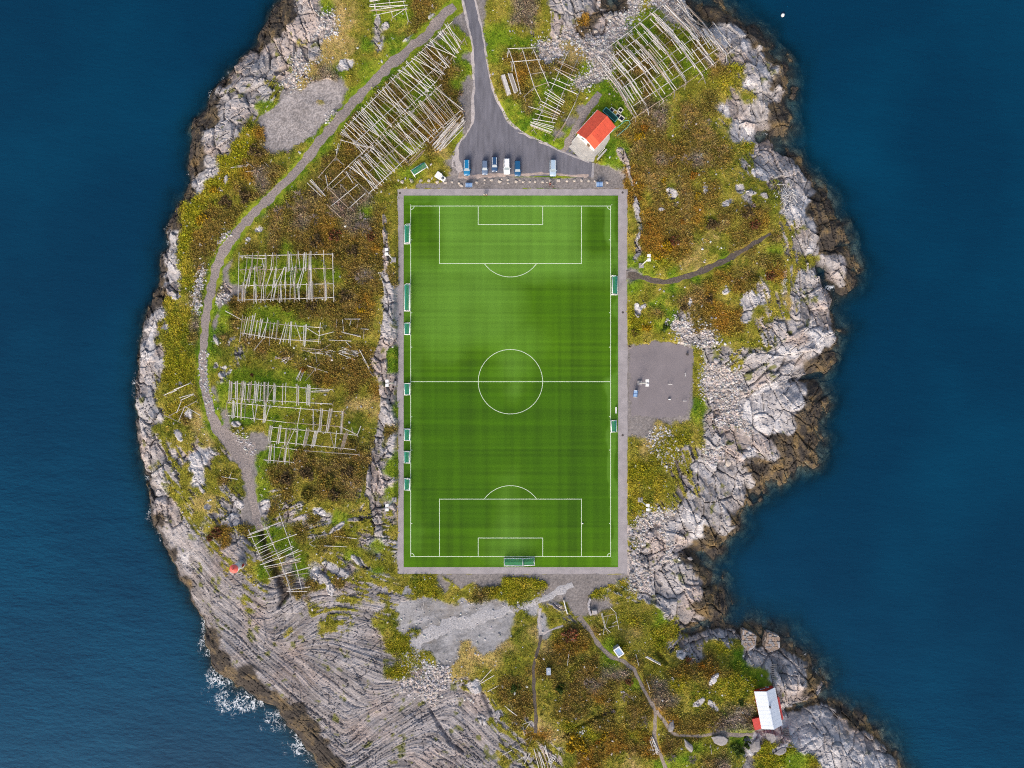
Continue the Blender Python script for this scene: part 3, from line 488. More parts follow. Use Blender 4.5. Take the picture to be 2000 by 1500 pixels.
# ------------------------------------------------------------------ sea
def make_sea():
    r = .75
    sx = np.arange(-190, 190.1, r, dtype=np.float32); sy = np.arange(-150, 150.1, r, dtype=np.float32)
    X, Y = np.meshgrid(sx, sy); n_y, n_x = X.shape
    jx = np.clip(np.rint((X - xs[0]) / RES).astype(int), 0, NX - 1); iyy = np.clip(np.rint((Y - ys[0]) / RES).astype(int), 0, NY - 1)
    Zb = blur(Z, 1)
    dep = SEA - Zb[iyy, jx]
    off = np.maximum(np.maximum(xs[0] - X, X - xs[-1]), np.maximum(ys[0] - Y, Y - ys[-1])); dep = np.where(off > 0, 20, dep)
    dd = D[iyy, jx]
    u = 1000 + X * S * H / (H - SEA); v = 750 - Y * S * H / (H - SEA)
    foam = np.zeros_like(X)
    for fu, fv, a, b, s in ((425,1328,30,22,1.0),(402,1255,14,40,.85),(470,1372,70,26,.9),(545,1405,40,26,.8),(590,1450,30,46,.95),(400,1225,9,30,.7),(625,1500,14,20,.6),(370,385,14,16,.45),(330,470,10,14,.35),(316,510,8,16,.4),(300,985,10,26,.45),(1618,563,14,7,1.1),(1385,1078,20,6,.9),(1570,338,8,8,.4),(1602,720,7,5,.5),(1645,478,8,5,.5),(270,860,8,40,.3),(290,1010,12,14,.4)):
        foam = np.maximum(foam, s * np.exp(-(((u - fu) / a) ** 2 + ((v - fv) / b) ** 2)))
    wash = np.where(X < 0, .42, .30) * np.exp(-((dd + .4) / .9) ** 2) * sstep(-.05, .3, fbm(X, Y, 14, 3, 431)); foam = np.maximum(foam, wash)
    foam *= np.clip((dep + .35) * 3, 0, 1)
    rip_sheen = sstep(700, 1400, v + (500 - u) * .35) * .9 + .12 + .25 * sstep(1250, 1500, v) * sstep(1300, 1500, u)  # wave strength; also paints a paler sky reflection into the water, mostly lower left
    Vv = np.stack([X.ravel(), Y.ravel(), np.full(X.size, SEA, np.float32)], -1)
    ii = np.arange(X.size).reshape(n_y, n_x)
    Fq = np.stack([ii[:-1, :-1], ii[:-1, 1:], ii[1:, 1:], ii[1:, :-1]], -1)
    hide = (np.minimum(np.minimum(-dep[:-1, :-1], -dep[1:, 1:]), np.minimum(-dep[1:, :-1], -dep[:-1, 1:])) > 1.5)   # well inland
    Fq = Fq[~hide]
    # skirt out to the horizon
    B = 2600.; x0, x1, y0, y1 = sx[0], sx[-1], sy[0], sy[-1]
    base = len(Vv); ex = np.array([(-B, -B, SEA), (B, -B, SEA), (B, B, SEA), (-B, B, SEA)], np.float32)
    Vv = np.concatenate([Vv, ex]); c00, c10, c11, c01 = ii[0, 0], ii[0, -1], ii[-1, -1], ii[-1, 0]
    Fq = np.concatenate([Fq, np.array([(base, base + 1, c10, c00), (base + 1, base + 2, c11, c10), (base + 2, base + 3, c01, c11), (base + 3, base, c00, c01)])])
    me = npmesh('sea', Vv, Fq, 4)
    for nm, a, ext in (('depth', dep, 20.), ('foam', foam, 0.), ('ripple_sky_sheen', rip_sheen, .3)):
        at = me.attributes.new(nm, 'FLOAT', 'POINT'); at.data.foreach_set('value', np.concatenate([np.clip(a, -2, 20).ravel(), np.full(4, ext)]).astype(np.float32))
    m = bpy.data.materials.new('sea_water'); m.use_nodes = True; t = m.node_tree; t.nodes.clear(); N = t.nodes.new; L = t.links.new
    out = N('ShaderNodeOutputMaterial')
    def attr(n):
        a = N('ShaderNodeAttribute'); a.attribute_name = n; return a.outputs['Fac']
    def math_(op, a, b=None, c=None):
        x = N('ShaderNodeMath'); x.operation = op
        for k_, q in enumerate((a, b, c)):
            if q is None: continue
            if isinstance(q, (int, float)): x.inputs[k_].default_value = q
            else: L(q, x.inputs[k_])
        return x.outputs[0]
    dpt = math_('MAXIMUM', attr('depth'), 0.0)
    tr = N('ShaderNodeCombineColor')
    for k_, kk_ in enumerate((.62, .40, .33)):
        L(math_('POWER', 2.71828, math_('MULTIPLY', dpt, -kk_ * .9)), tr.inputs[k_])
    tb = N('ShaderNodeBsdfTransparent'); L(tr.outputs[0], tb.inputs['Color'])
    # light scattered back by deep water, with sky reflection painted in as paler blue
    geo = N('ShaderNodeNewGeometry')
    big = N('ShaderNodeTexNoise'); big.inputs['Scale'].default_value = .022; big.inputs['Detail'].default_value = 3; L(geo.outputs['Position'], big.inputs['Vector'])
    mp = N('ShaderNodeMapping'); mp.inputs['Scale'].default_value = (.5, 1.25, 1); mp.inputs['Rotation'].default_value = (0, 0, .5); L(geo.outputs['Position'], mp.inputs['Vector'])
    w1 = N('ShaderNodeTexNoise'); w1.inputs['Scale'].default_value = .85; w1.inputs['Detail'].default_value = 6; w1.inputs['Roughness'].default_value = .62; L(mp.outputs[0], w1.inputs['Vector'])
    w2 = N('ShaderNodeTexNoise'); w2.inputs['Scale'].default_value = .16; w2.inputs['Detail'].default_value = 4; L(mp.outputs[0], w2.inputs['Vector'])
    rp_sheen = attr('ripple_sky_sheen')
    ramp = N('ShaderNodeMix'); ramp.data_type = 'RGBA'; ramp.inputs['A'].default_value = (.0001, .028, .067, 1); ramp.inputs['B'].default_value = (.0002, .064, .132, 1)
    L(math_('ADD', math_('MULTIPLY', rp_sheen, .45), math_('MULTIPLY', math_('SUBTRACT', big.outputs['Fac'], .5), 1.1)), ramp.inputs['Factor'])
    one = N('ShaderNodeMix'); one.data_type = 'RGBA'; one.blend_type = 'MULTIPLY'; one.inputs['Factor'].default_value = 1
    inv = N('ShaderNodeInvert'); L(tr.outputs[0], inv.inputs['Color'])
    L(ramp.outputs['Result'], one.inputs['A']); L(inv.outputs[0], one.inputs['B'])
    hgt = math_('ADD', math_('MULTIPLY', w1.outputs['Fac'], 1.0), math_('MULTIPLY', w2.outputs['Fac'], 2.2))
    bp = N('ShaderNodeBump'); bp.inputs['Distance'].default_value = .55; L(hgt, bp.inputs['Height']); L(math_('MULTIPLY_ADD', rp_sheen, .75, .12), bp.inputs['Strength'])
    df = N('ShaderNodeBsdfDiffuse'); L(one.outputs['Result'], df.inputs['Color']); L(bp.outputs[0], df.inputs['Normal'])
    ad = N('ShaderNodeAddShader'); L(tb.outputs[0], ad.inputs[0]); L(df.outputs[0], ad.inputs[1])
    gl = N('ShaderNodeBsdfGlossy'); gl.inputs['Roughness'].default_value = .1; bg_ = N('ShaderNodeBump'); bg_.inputs['Distance'].default_value = .12; bg_.inputs['Strength'].default_value = .3; L(hgt, bg_.inputs['Height']); L(bg_.outputs[0], gl.inputs['Normal'])
    fr = N('ShaderNodeFresnel'); fr.inputs['IOR'].default_value = 1.33; L(bg_.outputs[0], fr.inputs['Normal'])
    ms = N('ShaderNodeMixShader'); L(fr.outputs[0], ms.inputs['Fac']); L(ad.outputs[0], ms.inputs[1]); L(gl.outputs[0], ms.inputs[2])
    # foam threads
    wn = N('ShaderNodeTexNoise'); wn.inputs['Scale'].default_value = .5; wn.inputs['Detail'].default_value = 3; L(geo.outputs['Position'], wn.inputs['Vector'])
    vm = N('ShaderNodeVectorMath'); vm.operation = 'MULTIPLY_ADD'; L(wn.outputs['Color'], vm.inputs[0]); vm.inputs[1].default_value = (3.2, 3.2, 0); L(geo.outputs['Position'], vm.inputs[2])
    fo = attr('foam')
    def ridge(sc, wid, det):
        n = N('ShaderNodeTexNoise'); n.inputs['Scale'].default_value = sc; n.inputs['Detail'].default_value = det; n.inputs['Distortion'].default_value = .9; L(vm.outputs[0], n.inputs['Vector'])
        return math_('MAXIMUM', math_('SUBTRACT', 1.0, math_('DIVIDE', math_('ABSOLUTE', math_('SUBTRACT', n.outputs['Fac'], .5)), math_('MULTIPLY', fo, wid))), 0.0)
    brk = N('ShaderNodeTexNoise'); brk.inputs['Scale'].default_value = .35; brk.inputs['Detail'].default_value = 4; L(geo.outputs['Position'], brk.inputs['Vector'])
    gate = N('ShaderNodeClamp'); L(math_('MULTIPLY', math_('SUBTRACT', math_('ADD', brk.outputs['Fac'], math_('MULTIPLY', fo, .45)), .66), 6.0), gate.inputs['Value'])
    fm = N('ShaderNodeClamp'); L(math_('MULTIPLY', math_('ADD', math_('MULTIPLY', ridge(.36, .035, 4), 1.7), math_('MULTIPLY', ridge(.75, .032, 4), 1.3)), gate.outputs[0]), fm.inputs['Value'])
    fd = N('ShaderNodeBsdfDiffuse'); fd.inputs['Color'].default_value = (.72, .76, .8, 1)
    mf = N('ShaderNodeMixShader'); fg = N('ShaderNodeClamp'); L(math_('MULTIPLY_ADD', fo, 7.0, -.5), fg.inputs['Value']); L(math_('MULTIPLY', math_('MULTIPLY', fm.outputs[0], fg.outputs[0]), .85), mf.inputs['Fac']); L(ms.outputs[0], mf.inputs[1]); L(fd.outputs[0], mf.inputs[2])
    L(mf.outputs[0], out.inputs['Surface'])
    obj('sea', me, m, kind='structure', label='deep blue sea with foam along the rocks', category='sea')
make_sea()
# ------------------------------------------------------------------ pitch, apron, lines
def quadsheet(name, x0, x1, y0, y1, z, r, m, colf=None, parent=None, **tags):
    ax = np.linspace(x0, x1, max(2, int(round((x1 - x0) / r)) + 1)); ay = np.linspace(y0, y1, max(2, int(round((y1 - y0) / r)) + 1))
    X, Y = np.meshgrid(ax, ay); ii = np.arange(X.size).reshape(X.shape)
    f = np.stack([ii[:-1, :-1], ii[:-1, 1:], ii[1:, 1:], ii[1:, :-1]], -1).reshape(-1, 4)
    me = npmesh(name, np.stack([X.ravel(), Y.ravel(), np.full(X.size, z)], -1), f, 4)
    if colf is not None: vcol(me, 'Col', colf(X, Y).reshape(-1, 3))
    return obj(name, me, m, parent, **tags)
def turfcol(X, Y):
    u = 1000 + X * S + 22 * fbm(X, Y, 11, 3, 411); v = 750 - Y * S + 14 * fbm(X, Y, 9, 3, 412)
    g = lambda a, b, c, d: np.exp(-(((u - a) / c) ** 2 + ((v - b) / d) ** 2))
    box = lambda a, b, c, d, e: sstep(a - e, a + e, u) * sstep(b + e, b - e, u) * sstep(c - e, c + e, v) * sstep(d + e, d - e, v)
    li = np.maximum(box(850, 1145, 370, 548, 26) * .95, box(790, 1010, 500, 680, 48) * .75)
    li = np.maximum(li, box(950, 1200, 500, 552, 24) * .5)
    li = np.maximum(li, .7 * g(1000, 690, 40, 70)); li = np.maximum(li, .75 * g(998, 755, 26, 30)); li = np.maximum(li, .8 * g(1000, 1062, 40, 55))
    li = np.maximum(li, .45 * g(1000, 970, 30, 60)); li = np.maximum(li, .35 * g(870, 690, 60, 20))
    li = np.maximum(li, .6 * box(800, 830, 540, 1080, 12) * .5); li = np.maximum(li, .55 * box(790, 1210, 380, 402, 4)); li = np.maximum(li, .6 * box(1190, 1210, 400, 1110, 3))
    li = li * (1 - .5 * g(1060, 470, 30, 20) * 0)
    li = np.clip(li + .18 * fbm(X, Y, 9, 3, 401), 0, 1)
    dk = .2 * box(1010, 1190, 560, 645, 34) + .5 * sstep(690, 760, v) * sstep(1090, 1000, v) + .35 * g(840, 460, 40, 40) + .4 * g(1165, 450, 30, 60)
    st = (vnoise(X / 60, Y / .75, 402) - .5) * .34 + (vnoise(X / 25, Y / .33, 403) - .5) * .22 + (vnoise(X / .9, Y / 45, 404) - .5) * .26 + (vnoise(X / 3.6, Y / 70, 405) - .5) * .28
    base = mix(mix(np.broadcast_to(srgb(70, 110, 8), X.shape + (3,)), srgb(96, 140, 48), li), srgb(48, 88, 4), np.clip(dk * (1 - li), 0, 1))
    return np.clip(.9 * base * (1 + st * (1.0 - .45 * li))[..., None], .004, 1).astype(np.float32)
M_turf = mat('turf', attr='Col', rough=.85, noise=5, bump=.15, bscale=14, var=.06, spec=.12)
x0, y1 = W(788.6, 382); x1, y0 = W(1207, 1107.5)
pitch = quadsheet('football_pitch', x0, x1, y0, y1, .05, .33, M_turf, turfcol, kind='structure', label='green artificial turf football pitch with white lines', category='pitch')
M_conc = mat('apron_asphalt', srgb(152, 146, 148), .85, noise=.5, bump=.1, bscale=6, var=.16)
def ring(name, ou, iu, z, m, **tags):
    (a, b, c, d), (e, f, g, h) = ou, iu
    X = lambda u: W(u, 0)[0]; Yv = lambda v: W(0, v)[1]
    ox0, ox1, oy0, oy1 = X(a), X(c), Yv(d), Yv(b); ix0, ix1, iy0, iy1 = X(e), X(g), Yv(h), Yv(f); per = []
    for p, q in (((ox0, oy0), (ox1, oy0)), ((ox1, oy0), (ox1, oy1)), ((ox1, oy1), (ox0, oy1)), ((ox0, oy1), (ox0, oy0))):
        n = int(math.hypot(q[0] - p[0], q[1] - p[1]) / .7); dx, dy = (q[0] - p[0]) / n, (q[1] - p[1]) / n; l = math.hypot(dx, dy)
        for i in range(n):
            x, y = p[0] + dx * i, p[1] + dy * i; cx_, cy_ = min(max(x, ix0), ix1), min(max(y, iy0), iy1); j = float(fbm(np.array([x * 1.0]), np.array([y * 1.0]), 2.2, 3, 61)[0]) * .22
            per.append(((x + dy / l * j, y - dx / l * j, z), (cx_, cy_, z)))
    vv = [q for p in per for q in p]; n = len(per); ff = [(2 * i, (2 * i + 2) % (2 * n), (2 * i + 3) % (2 * n), 2 * i + 1) for i in range(n)]; bm = bmesh.new(); bv = [bm.verts.new(q) for q in vv]
    for f_ in ff:
        try: bm.faces.new([bv[k] for k in f_])
        except ValueError: pass
    bmesh.ops.remove_doubles(bm, verts=bm.verts[:], dist=.0005); bmesh.ops.recalc_face_normals(bm, faces=bm.faces[:])
    me = bpy.data.meshes.new(name); bm.to_mesh(me); bm.free(); return obj(name, me, m, **tags)
apron = ring('pavement', (775, 369, 1225.5, 1121), (788.4, 382, 1207.2, 1107.7), .03, M_conc, kind='structure', label='pale asphalt walkway framing the football pitch', category='pavement')
M_line = mat('line_paint', (.66, .75, .60), .8, var=.05)
LZ = .056
def sheet(name, pts, z, m, parent=None, **tags):
    me = bpy.data.meshes.new(name); me.from_pydata([(x, y, z) for x, y in pts], [], [tuple(range(len(pts)))]); me.update()
    return obj(name, me, m, parent, **tags)
def pxline(u0, v0, u1, v1, w=.14):
    a = Vector(W(u0, v0)); b = Vector(W(u1, v1)); d = (b - a).normalized(); n = Vector((-d.y, d.x)) * w / 2
    sheet('line_marking', [a - n, b - n, b + n, a + n], LZ, M_line, pitch)
def pxarc(u, v, r, a0, a1, n=64, w=.13):
    cx_, cy_ = W(u, v); R = r / S; vv = []; ff = []
    for i in range(n + 1):
        a = math.radians(a0 + (a1 - a0) * i / n)
        for q in (R - w / 2, R + w / 2): vv.append((cx_ + q * math.cos(a), cy_ + q * math.sin(a), LZ + .003))
    ff = [(2 * i, 2 * i + 1, 2 * i + 3, 2 * i + 2) for i in range(n)]
    me = bpy.data.meshes.new('line_marking'); me.from_pydata(vv, [], ff); me.update(); obj('line_marking', me, M_line, pitch)
UL, UR, VT, VB, VM, UC = 802.2, 1192.6, 402.5, 1087, 745.5, 997
e = .75
pxline(UL - e, VT, UR + e, VT); pxline(UL - e, VB, UR + e, VB); pxline(UL, VT + e, UL, VB - e); pxline(UR, VT + e, UR, VB - e); pxline(UL + e, VM, UR - e, VM)
for vt, sg in ((VT, 1), (VB, -1)):
    for half, dep in ((138.6, 113), (63, 37)):
        pxline(UC - half, vt + sg * e, UC - half, vt + sg * dep); pxline(UC + half, vt + sg * e, UC + half, vt + sg * dep); pxline(UC - half + e, vt + sg * (dep - e), UC + half - e, vt + sg * (dep - e))
    a = math.degrees(math.acos((113 - 75.6) / 62.9))
    pxarc(UC, vt + sg * 75.6, 62.9, (-90 - a if sg > 0 else 90 - a), (-90 + a if sg > 0 else 90 + a), 40)
pxarc(UC, VM, 62.9, 0, 360, 96)
for (u_, v_, a) in ((UL, VT, -90), (UR, VT, 180), (UL, VB, 0), (UR, VB, 90)): pxarc(u_, v_, 6.8, a, a + 90, 10)
for v_ in (468.5, 611, 678, 814, 879, 1022):
    pxline(UL + e, v_, UL + 3, v_, .15); pxline(UR - e, v_, UR - 3, v_, .15)
M_dark = mat('drain_iron', (.07, .06, .06), .7)
def disc(name, x, y, z, r, m, parent, n=14):
    sheet(name, [(x + r * math.cos(2 * math.pi * i / n), y + r * math.sin(2 * math.pi * i / n)) for i in range(n)], z, m, parent)
for u_, v_ in ((782, 614), (782, 850), (1216.5, 610), (1216, 376), (781, 377), (777, 1113), (1216, 850)):
    x, y = W(u_, v_); disc('drain_cover', x, y, .036, .33, M_dark, apron)
# ------------------------------------------------------------------ asphalt road and car park, shoulders, tracks
def drape(name, polys, m, dz, r=.6, ragged=0.0, seed=1, **tags):
    """a sheet of small quads cut to a pixel-space region (signed distance function) and laid on the land"""
    pass
def polysheet(name, poly, m, z, **tags):
    bm = bmesh.new(); pts = [Vector(W(u, v)) for u, v in poly]; dens = []
    for a, b in zip(pts, pts[1:] + pts[:1]):
        n = max(1, int((b - a).length / .8))
        for i in range(n):
            q = a.lerp(b, i / n); j = float(fbm(np.array([q.x * 1.0]), np.array([q.y * 1.0]), 1.5, 2, 19)[0]) * .25
            d = (b - a).normalized(); dens.append(q + Vector((-d.y, d.x)) * j)
    f = bm.faces.new([bm.verts.new((p.x, p.y, 0)) for p in dens])
    bmesh.ops.triangulate(bm, faces=[f])
    # cut the sheet across so that it can follow the rise of the road
    for yy in np.arange(58, 136, 2.5):
        bmesh.ops.bisect_plane(bm, geom=bm.verts[:] + bm.edges[:] + bm.faces[:], plane_co=(0, yy, 0), plane_no=(0, 1, 0))
    for v_ in bm.verts: v_.co.z = z(v_.co.x, v_.co.y)
    bmesh.ops.recalc_face_normals(bm, faces=bm.faces[:])
    me = bpy.data.meshes.new(name); bm.to_mesh(me); bm.free(); return obj(name, me, m, **tags)
def roadz(x, y):
    return Gs(x, y) * 0 + float(0.6 * sstep(300, 60, np.float32(750 - y * S)) * sstep(200, 0, np.abs(1000 + x * S - 920))) + .03
M_asph = mat('road_asphalt', srgb(106, 105, 113), .9, noise=.9, bump=.15, bscale=9, var=.28, stretch=(1, .18, 1))
polysheet('road', ASPHALT, M_asph, roadz, kind='structure', label='grey asphalt road widening into the car park', category='road')
def ribbon(name, pts, m, dz, step=.6, across=5, ragged=.55, seed=0, colf=None, zf=None, **tags):
    """a strip laid on the land along pixel points (u, v, half width in pixels) with uneven edges"""
    P3 = []
    for (u, v, w) in pts:
        p = P(u, v, 0, True); P3.append((p.x, p.y, w / S))
    A = np.array(P3); seg = np.sqrt((np.diff(A[:, :2], axis=0) ** 2).sum(1)); cum = np.concatenate([[0], np.cumsum(seg)])
    n = max(2, int(cum[-1] / step)); tt = np.linspace(0, cum[-1], n + 1)
    # smooth the corners
    px_ = np.interp(tt, cum, A[:, 0]); py_ = np.interp(tt, cum, A[:, 1]); pw = np.interp(tt, cum, A[:, 2])
    for _ in range(6):
        px_[1:-1] = (px_[:-2] + 2 * px_[1:-1] + px_[2:]) / 4; py_[1:-1] = (py_[:-2] + 2 * py_[1:-1] + py_[2:]) / 4
    tx_ = np.gradient(px_); ty_ = np.gradient(py_); l = np.hypot(tx_, ty_); nx_, ny_ = -ty_ / l, tx_ / l
    vv = []
    for i in range(n + 1):
        ea = 1 + ragged * float(fbm(np.array([tt[i]]), np.array([seed * 9.7]), 1.8, 2, 5 + seed)[0]); eb = 1 + ragged * float(fbm(np.array([tt[i]]), np.array([seed * 9.7 + 50]), 1.8, 2, 6 + seed)[0])
        for j in range(across + 1):
            s_ = -1 + 2 * j / across; s_ = s_ * (ea if s_ < 0 else eb)
            x, y = px_[i] + nx_[i] * pw[i] * s_, py_[i] + ny_[i] * pw[i] * s_
            z = (zf(x, y) if zf else max(G(x, y), G(x + .15, y + .15), G(x - .15, y - .15))) + dz - (.05 if j in (0, across) else 0)
            vv.append((x, y, z))
    k_ = across + 1
    ff = [(i * k_ + j, i * k_ + j + 1, (i + 1) * k_ + j + 1, (i + 1) * k_ + j) for i in range(n) for j in range(across)]
    me = npmesh(name, np.array(vv), np.array(ff), 4)
    return obj(name, me, m, **tags)
M_gtrack = mat('track_gravel', srgb(140, 130, 126), .95, noise=2.8, bump=.7, bscale=5, var=.45)
M_soil = mat('path_soil', srgb(88, 80, 74), .95, noise=2.6, bump=.7, bscale=5, var=.45)
M_pale = mat('pale_gravel', srgb(176, 168, 166), .95, noise=1.0, bump=.4, bscale=5, var=.22)
M_stonep = mat('path_stone', srgb(142, 130, 120), .95, noise=2.8, bump=.7, bscale=4, var=.42)
ribbon('gravel_track', TRACK, M_gtrack, .05, kind='structure', label='gravel track curving along the west side', category='track', seed=1)
ribbon('gravel_track', TRACK2, M_gtrack, .055, kind='structure', label='short stony track running south from the turning place', category='track', seed=2)
ribbon('path', EASTPATH, M_soil, .06, kind='structure', label='dark earth path from the pitch to the east rocks', category='path', seed=3, ragged=.6)
ribbon('path', SOUTHPATH, M_soil, .06, kind='structure', label='narrow dark footpath through the southern heath', category='path', seed=4)
ribbon('path', STONEPATH, M_stonep, .06, kind='structure', label='stony winding footpath south of the pitch', category='path', seed=5)
ribbon('path', COTTAGEPATH, M_stonep, .052, kind='structure', label='stony footpath leading to the red cottage', category='path', seed=6)
ribbon('path', DRIVE, M_gtrack, .06, kind='structure', label='gravel lane beside the red roofed house', category='path', seed=7)
ribbon('path', LINKPATH, M_pale, .06, kind='structure', label='pale gravel path joining the southern footpath', category='path', seed=8, ragged=.6)
ribbon('path', LINKPATH2, M_pale, .058, kind='structure', label='thin pale path from the southern footpath to the ruin', category='path', seed=9, ragged=.6)
ribbon('gravel_track', [(806,1312,7),(806,1285,9),(815,1260,11),(838,1238,13),(880,1222,12),(930,1208,10),(985,1194,8),(1040,1178,7),(1085,1158,7),(1118,1140,8)], mat('pale_track_gravel', srgb(164, 162, 164), .95, noise=2.4, bump=.6, bscale=5, var=.34), .05, ragged=.8, seed=21, kind='structure', label='pale gravel track sweeping below the pitch', category='track')
tz = lambda x, y: max(G(x, y), Gs(x, y))
def fansheet(name, poly, m, dz, **tags):
    pts = [P(u, v, 0, True) for u, v in poly]; dens = []
    for a, b in zip(pts, pts[1:] + pts[:1]):
        n = max(1, int((b - a).length / .7))
        for i in range(n):
            q = a.lerp(b, i / n); d = (b - a).normalized(); j = float(fbm(np.array([q.x]), np.array([q.y]), 1.5, 2, 29)[0]) * .5; dens.append((q.x - d.y * j, q.y + d.x * j))
    c = (sum(p[0] for p in dens) / len(dens), sum(p[1] for p in dens) / len(dens)); n = len(dens); vv = []; ff = []
    R = 8
    for k_ in range(R + 1):
        for (x, y) in dens:
            X, Y = c[0] + (x - c[0]) * k_ / R, c[1] + (y - c[1]) * k_ / R; vv.append((X, Y, max(G(X, Y), G(X + .15, Y), G(X, Y + .15)) + dz - (.06 if k_ == R else 0)))
    for k_ in range(R):
        for i in range(n): ff.append((k_ * n + i, k_ * n + (i + 1) % n, (k_ + 1) * n + (i + 1) % n, (k_ + 1) * n + i))
    return obj(name, npmesh(name, np.array(vv), np.array(ff), 4), m, **tags)
fansheet('court', COURT, mat('court_surface', srgb(124, 117, 120), .9, noise=.3, bump=.1, bscale=8, var=.08), .03, kind='structure', label='grey gravel training court right of the pitch', category='court')
fansheet('gravel_track', TURNING, M_gtrack, .045, kind='structure', label='gravel turning place at the end of the west track', category='track')
rz = lambda x, y: roadz(x, y) + .004
SH_W = [(895,-60,3),(902,0,3),(913,40,3),(922,80,3.4),(926,120,3.4),(925,187,3.4),(923,236,3.8),(912,262,4),(892,284,4.5),(889,300,6),(893,320,8),(900,336,8)]
SH_E = [(919,-60,2.4),(928,0,2.4),(937,40,2.5),(946,80,2.6),(951,120,2.8),(958,155,3),(966,185,3.3),(976,206,3.6),(991,236,3.8),(1011,254,4),(1041,271,3.6),(1070,284,3)]
SH_S = [(896,341,9),(915,346,8),(945,344,6),(970,340,5.5),(1000,343,3.5),(1040,340,3.5),(1080,339,3.5),(1110,343,3),(1150,343,3)]
ribbon('road_shoulder', SH_W, M_pale, .0, ragged=1.1, seed=11, zf=lambda x, y: max(rz(x, y), G(x, y) + .02), kind='structure', label='pale gravel shoulder on the west edge of the road', category='shoulder')
ribbon('road_shoulder', SH_E, M_pale, .0, ragged=1.1, seed=12, zf=lambda x, y: max(rz(x, y), G(x, y) + .02), kind='structure', label='pale gravel shoulder on the east edge of the road', category='shoulder')
ribbon('road_shoulder', SH_S, mat('dusty_gravel', srgb(166, 150, 142), .95, noise=.8, bump=.4, var=.3), .0, ragged=.9, seed=13, zf=lambda x, y: max(rz(x, y), G(x, y) + .02) + .002, kind='structure', label='dusty gravel strip in front of the parked cars', category='shoulder')
M_kerb = mat('kerb_concrete', srgb(150, 146, 148), .9, noise=1.5)
ribbon('kerb', [(1068,282,1.5),(1090,294,1.8),(1115,303,2.2),(1150,317,1.8)], M_kerb, .08, ragged=.3, across=3, seed=14, kind='structure', label='concrete kerb between the car park and the house lane', category='kerb')
ribbon('kerb', [(1158.5,318,2.6),(1158,332,2.6),(1156.5,347,2.6)], M_kerb, .08, ragged=.3, across=3, seed=15, kind='structure', label='short concrete kerb closing the car park on the right', category='kerb')
# ------------------------------------------------------------------ builders
class MB:
    def __init__(s): s.v = []; s.f = []
    def quad(s, a, b, c, d):
        n = len(s.v); s.v += [a, b, c, d]; s.f.append((n, n + 1, n + 2, n + 3)); return s
    def poly(s, pts):
        n = len(s.v); s.v += list(pts); s.f.append(tuple(range(n, n + len(pts)))); return s
    def box(s, c, d, rz=0.0, rx=0.0, taper=1.0):
        n = len(s.v); M = Matrix.Rotation(rz, 3, 'Z') @ Matrix.Rotation(rx, 3, 'X'); c = Vector(c)
        for z in (-1, 1):
            t = taper if z > 0 else 1
            for x, y in ((-1, -1), (1, -1), (1, 1), (-1, 1)):
                s.v.append(tuple(c + M @ Vector((x * d[0] / 2 * t, y * d[1] / 2 * t, z * d[2] / 2))))
        s.f += [(n + 3, n + 2, n + 1, n), (n + 4, n + 5, n + 6, n + 7)] + [(n + i, n + (i + 1) % 4, n + 4 + (i + 1) % 4, n + 4 + i) for i in range(4)]; return s
    def tube(s, p, q, r0, r1=None, k=8, cap=True):
        r1 = r0 if r1 is None else r1; p, q = Vector(p), Vector(q); d = (q - p)
        if d.length < 1e-6: return s
        qt = d.to_track_quat('Z', 'Y'); n = len(s.v)
        for c, r in ((p, r0), (q, r1)):
            for i in range(k):
                a = 2 * math.pi * i / k; s.v.append(tuple(c + qt @ Vector((r * math.cos(a), r * math.sin(a), 0))))
        s.f += [(n + i, n + (i + 1) % k, n + k + (i + 1) % k, n + k + i) for i in range(k)]
        if cap: s.f += [tuple(range(n + k - 1, n - 1, -1)), tuple(range(n + k, n + 2 * k))]
        return s
    def path(s, pts, r, k=6):
        for a, b in zip(pts, pts[1:]): s.tube(a, b, r, r, k)
        return s
    def prism(s, pts, z0, z1):
        n = len(s.v); m = len(pts); s.v += [(x, y, z0) for x, y in pts] + [(x, y, z1) for x, y in pts]
        s.f += [tuple(range(n + m - 1, n - 1, -1)), tuple(range(n + m, n + 2 * m))] + [(n + i, n + (i + 1) % m, n + m + (i + 1) % m, n + m + i) for i in range(m)]; return s
    def mesh(s, name, smooth=False, bevel=0):
        me = bpy.data.meshes.new(name); me.from_pydata([tuple(v) for v in s.v], [], s.f)
        bm = bmesh.new(); bm.from_mesh(me); bmesh.ops.recalc_face_normals(bm, faces=bm.faces[:])
        if bevel: bmesh.ops.bevel(bm, geom=bm.edges[:], offset=bevel, segments=2, affect='EDGES', profile=.6)
        bm.to_mesh(me); bm.free()
        if smooth: me.polygons.foreach_set('use_smooth', np.ones(len(me.polygons), bool))
        return me
    def build(s, name, m, parent=None, smooth=False, bevel=0, **tags): return obj(name, s.mesh(name, smooth, bevel), m, parent, **tags)
def thing(name, label, cat, loc, rz=0.0, group=None):
    o = bpy.data.objects.new(name, None); COL.objects.link(o); o.location = loc; o.rotation_euler = (0, 0, rz)
    o['label'] = label; o['category'] = cat; o.empty_display_size = .3
    if group: o['group'] = group
    return o
def tag(o, label, cat, group=None):
    o['label'] = label; o['category'] = cat
    if group: o['group'] = group
    return o
def copytree(o, loc, rz, label):
    c = o.copy(); COL.objects.link(c); c.location = loc; c.rotation_euler = (0, 0, rz); c['label'] = label
    for ch in list(o.children):
        d = ch.copy(); COL.objects.link(d); d.parent = c
        for g in list(ch.children):
            e_ = g.copy(); COL.objects.link(e_); e_.parent = d
    return c
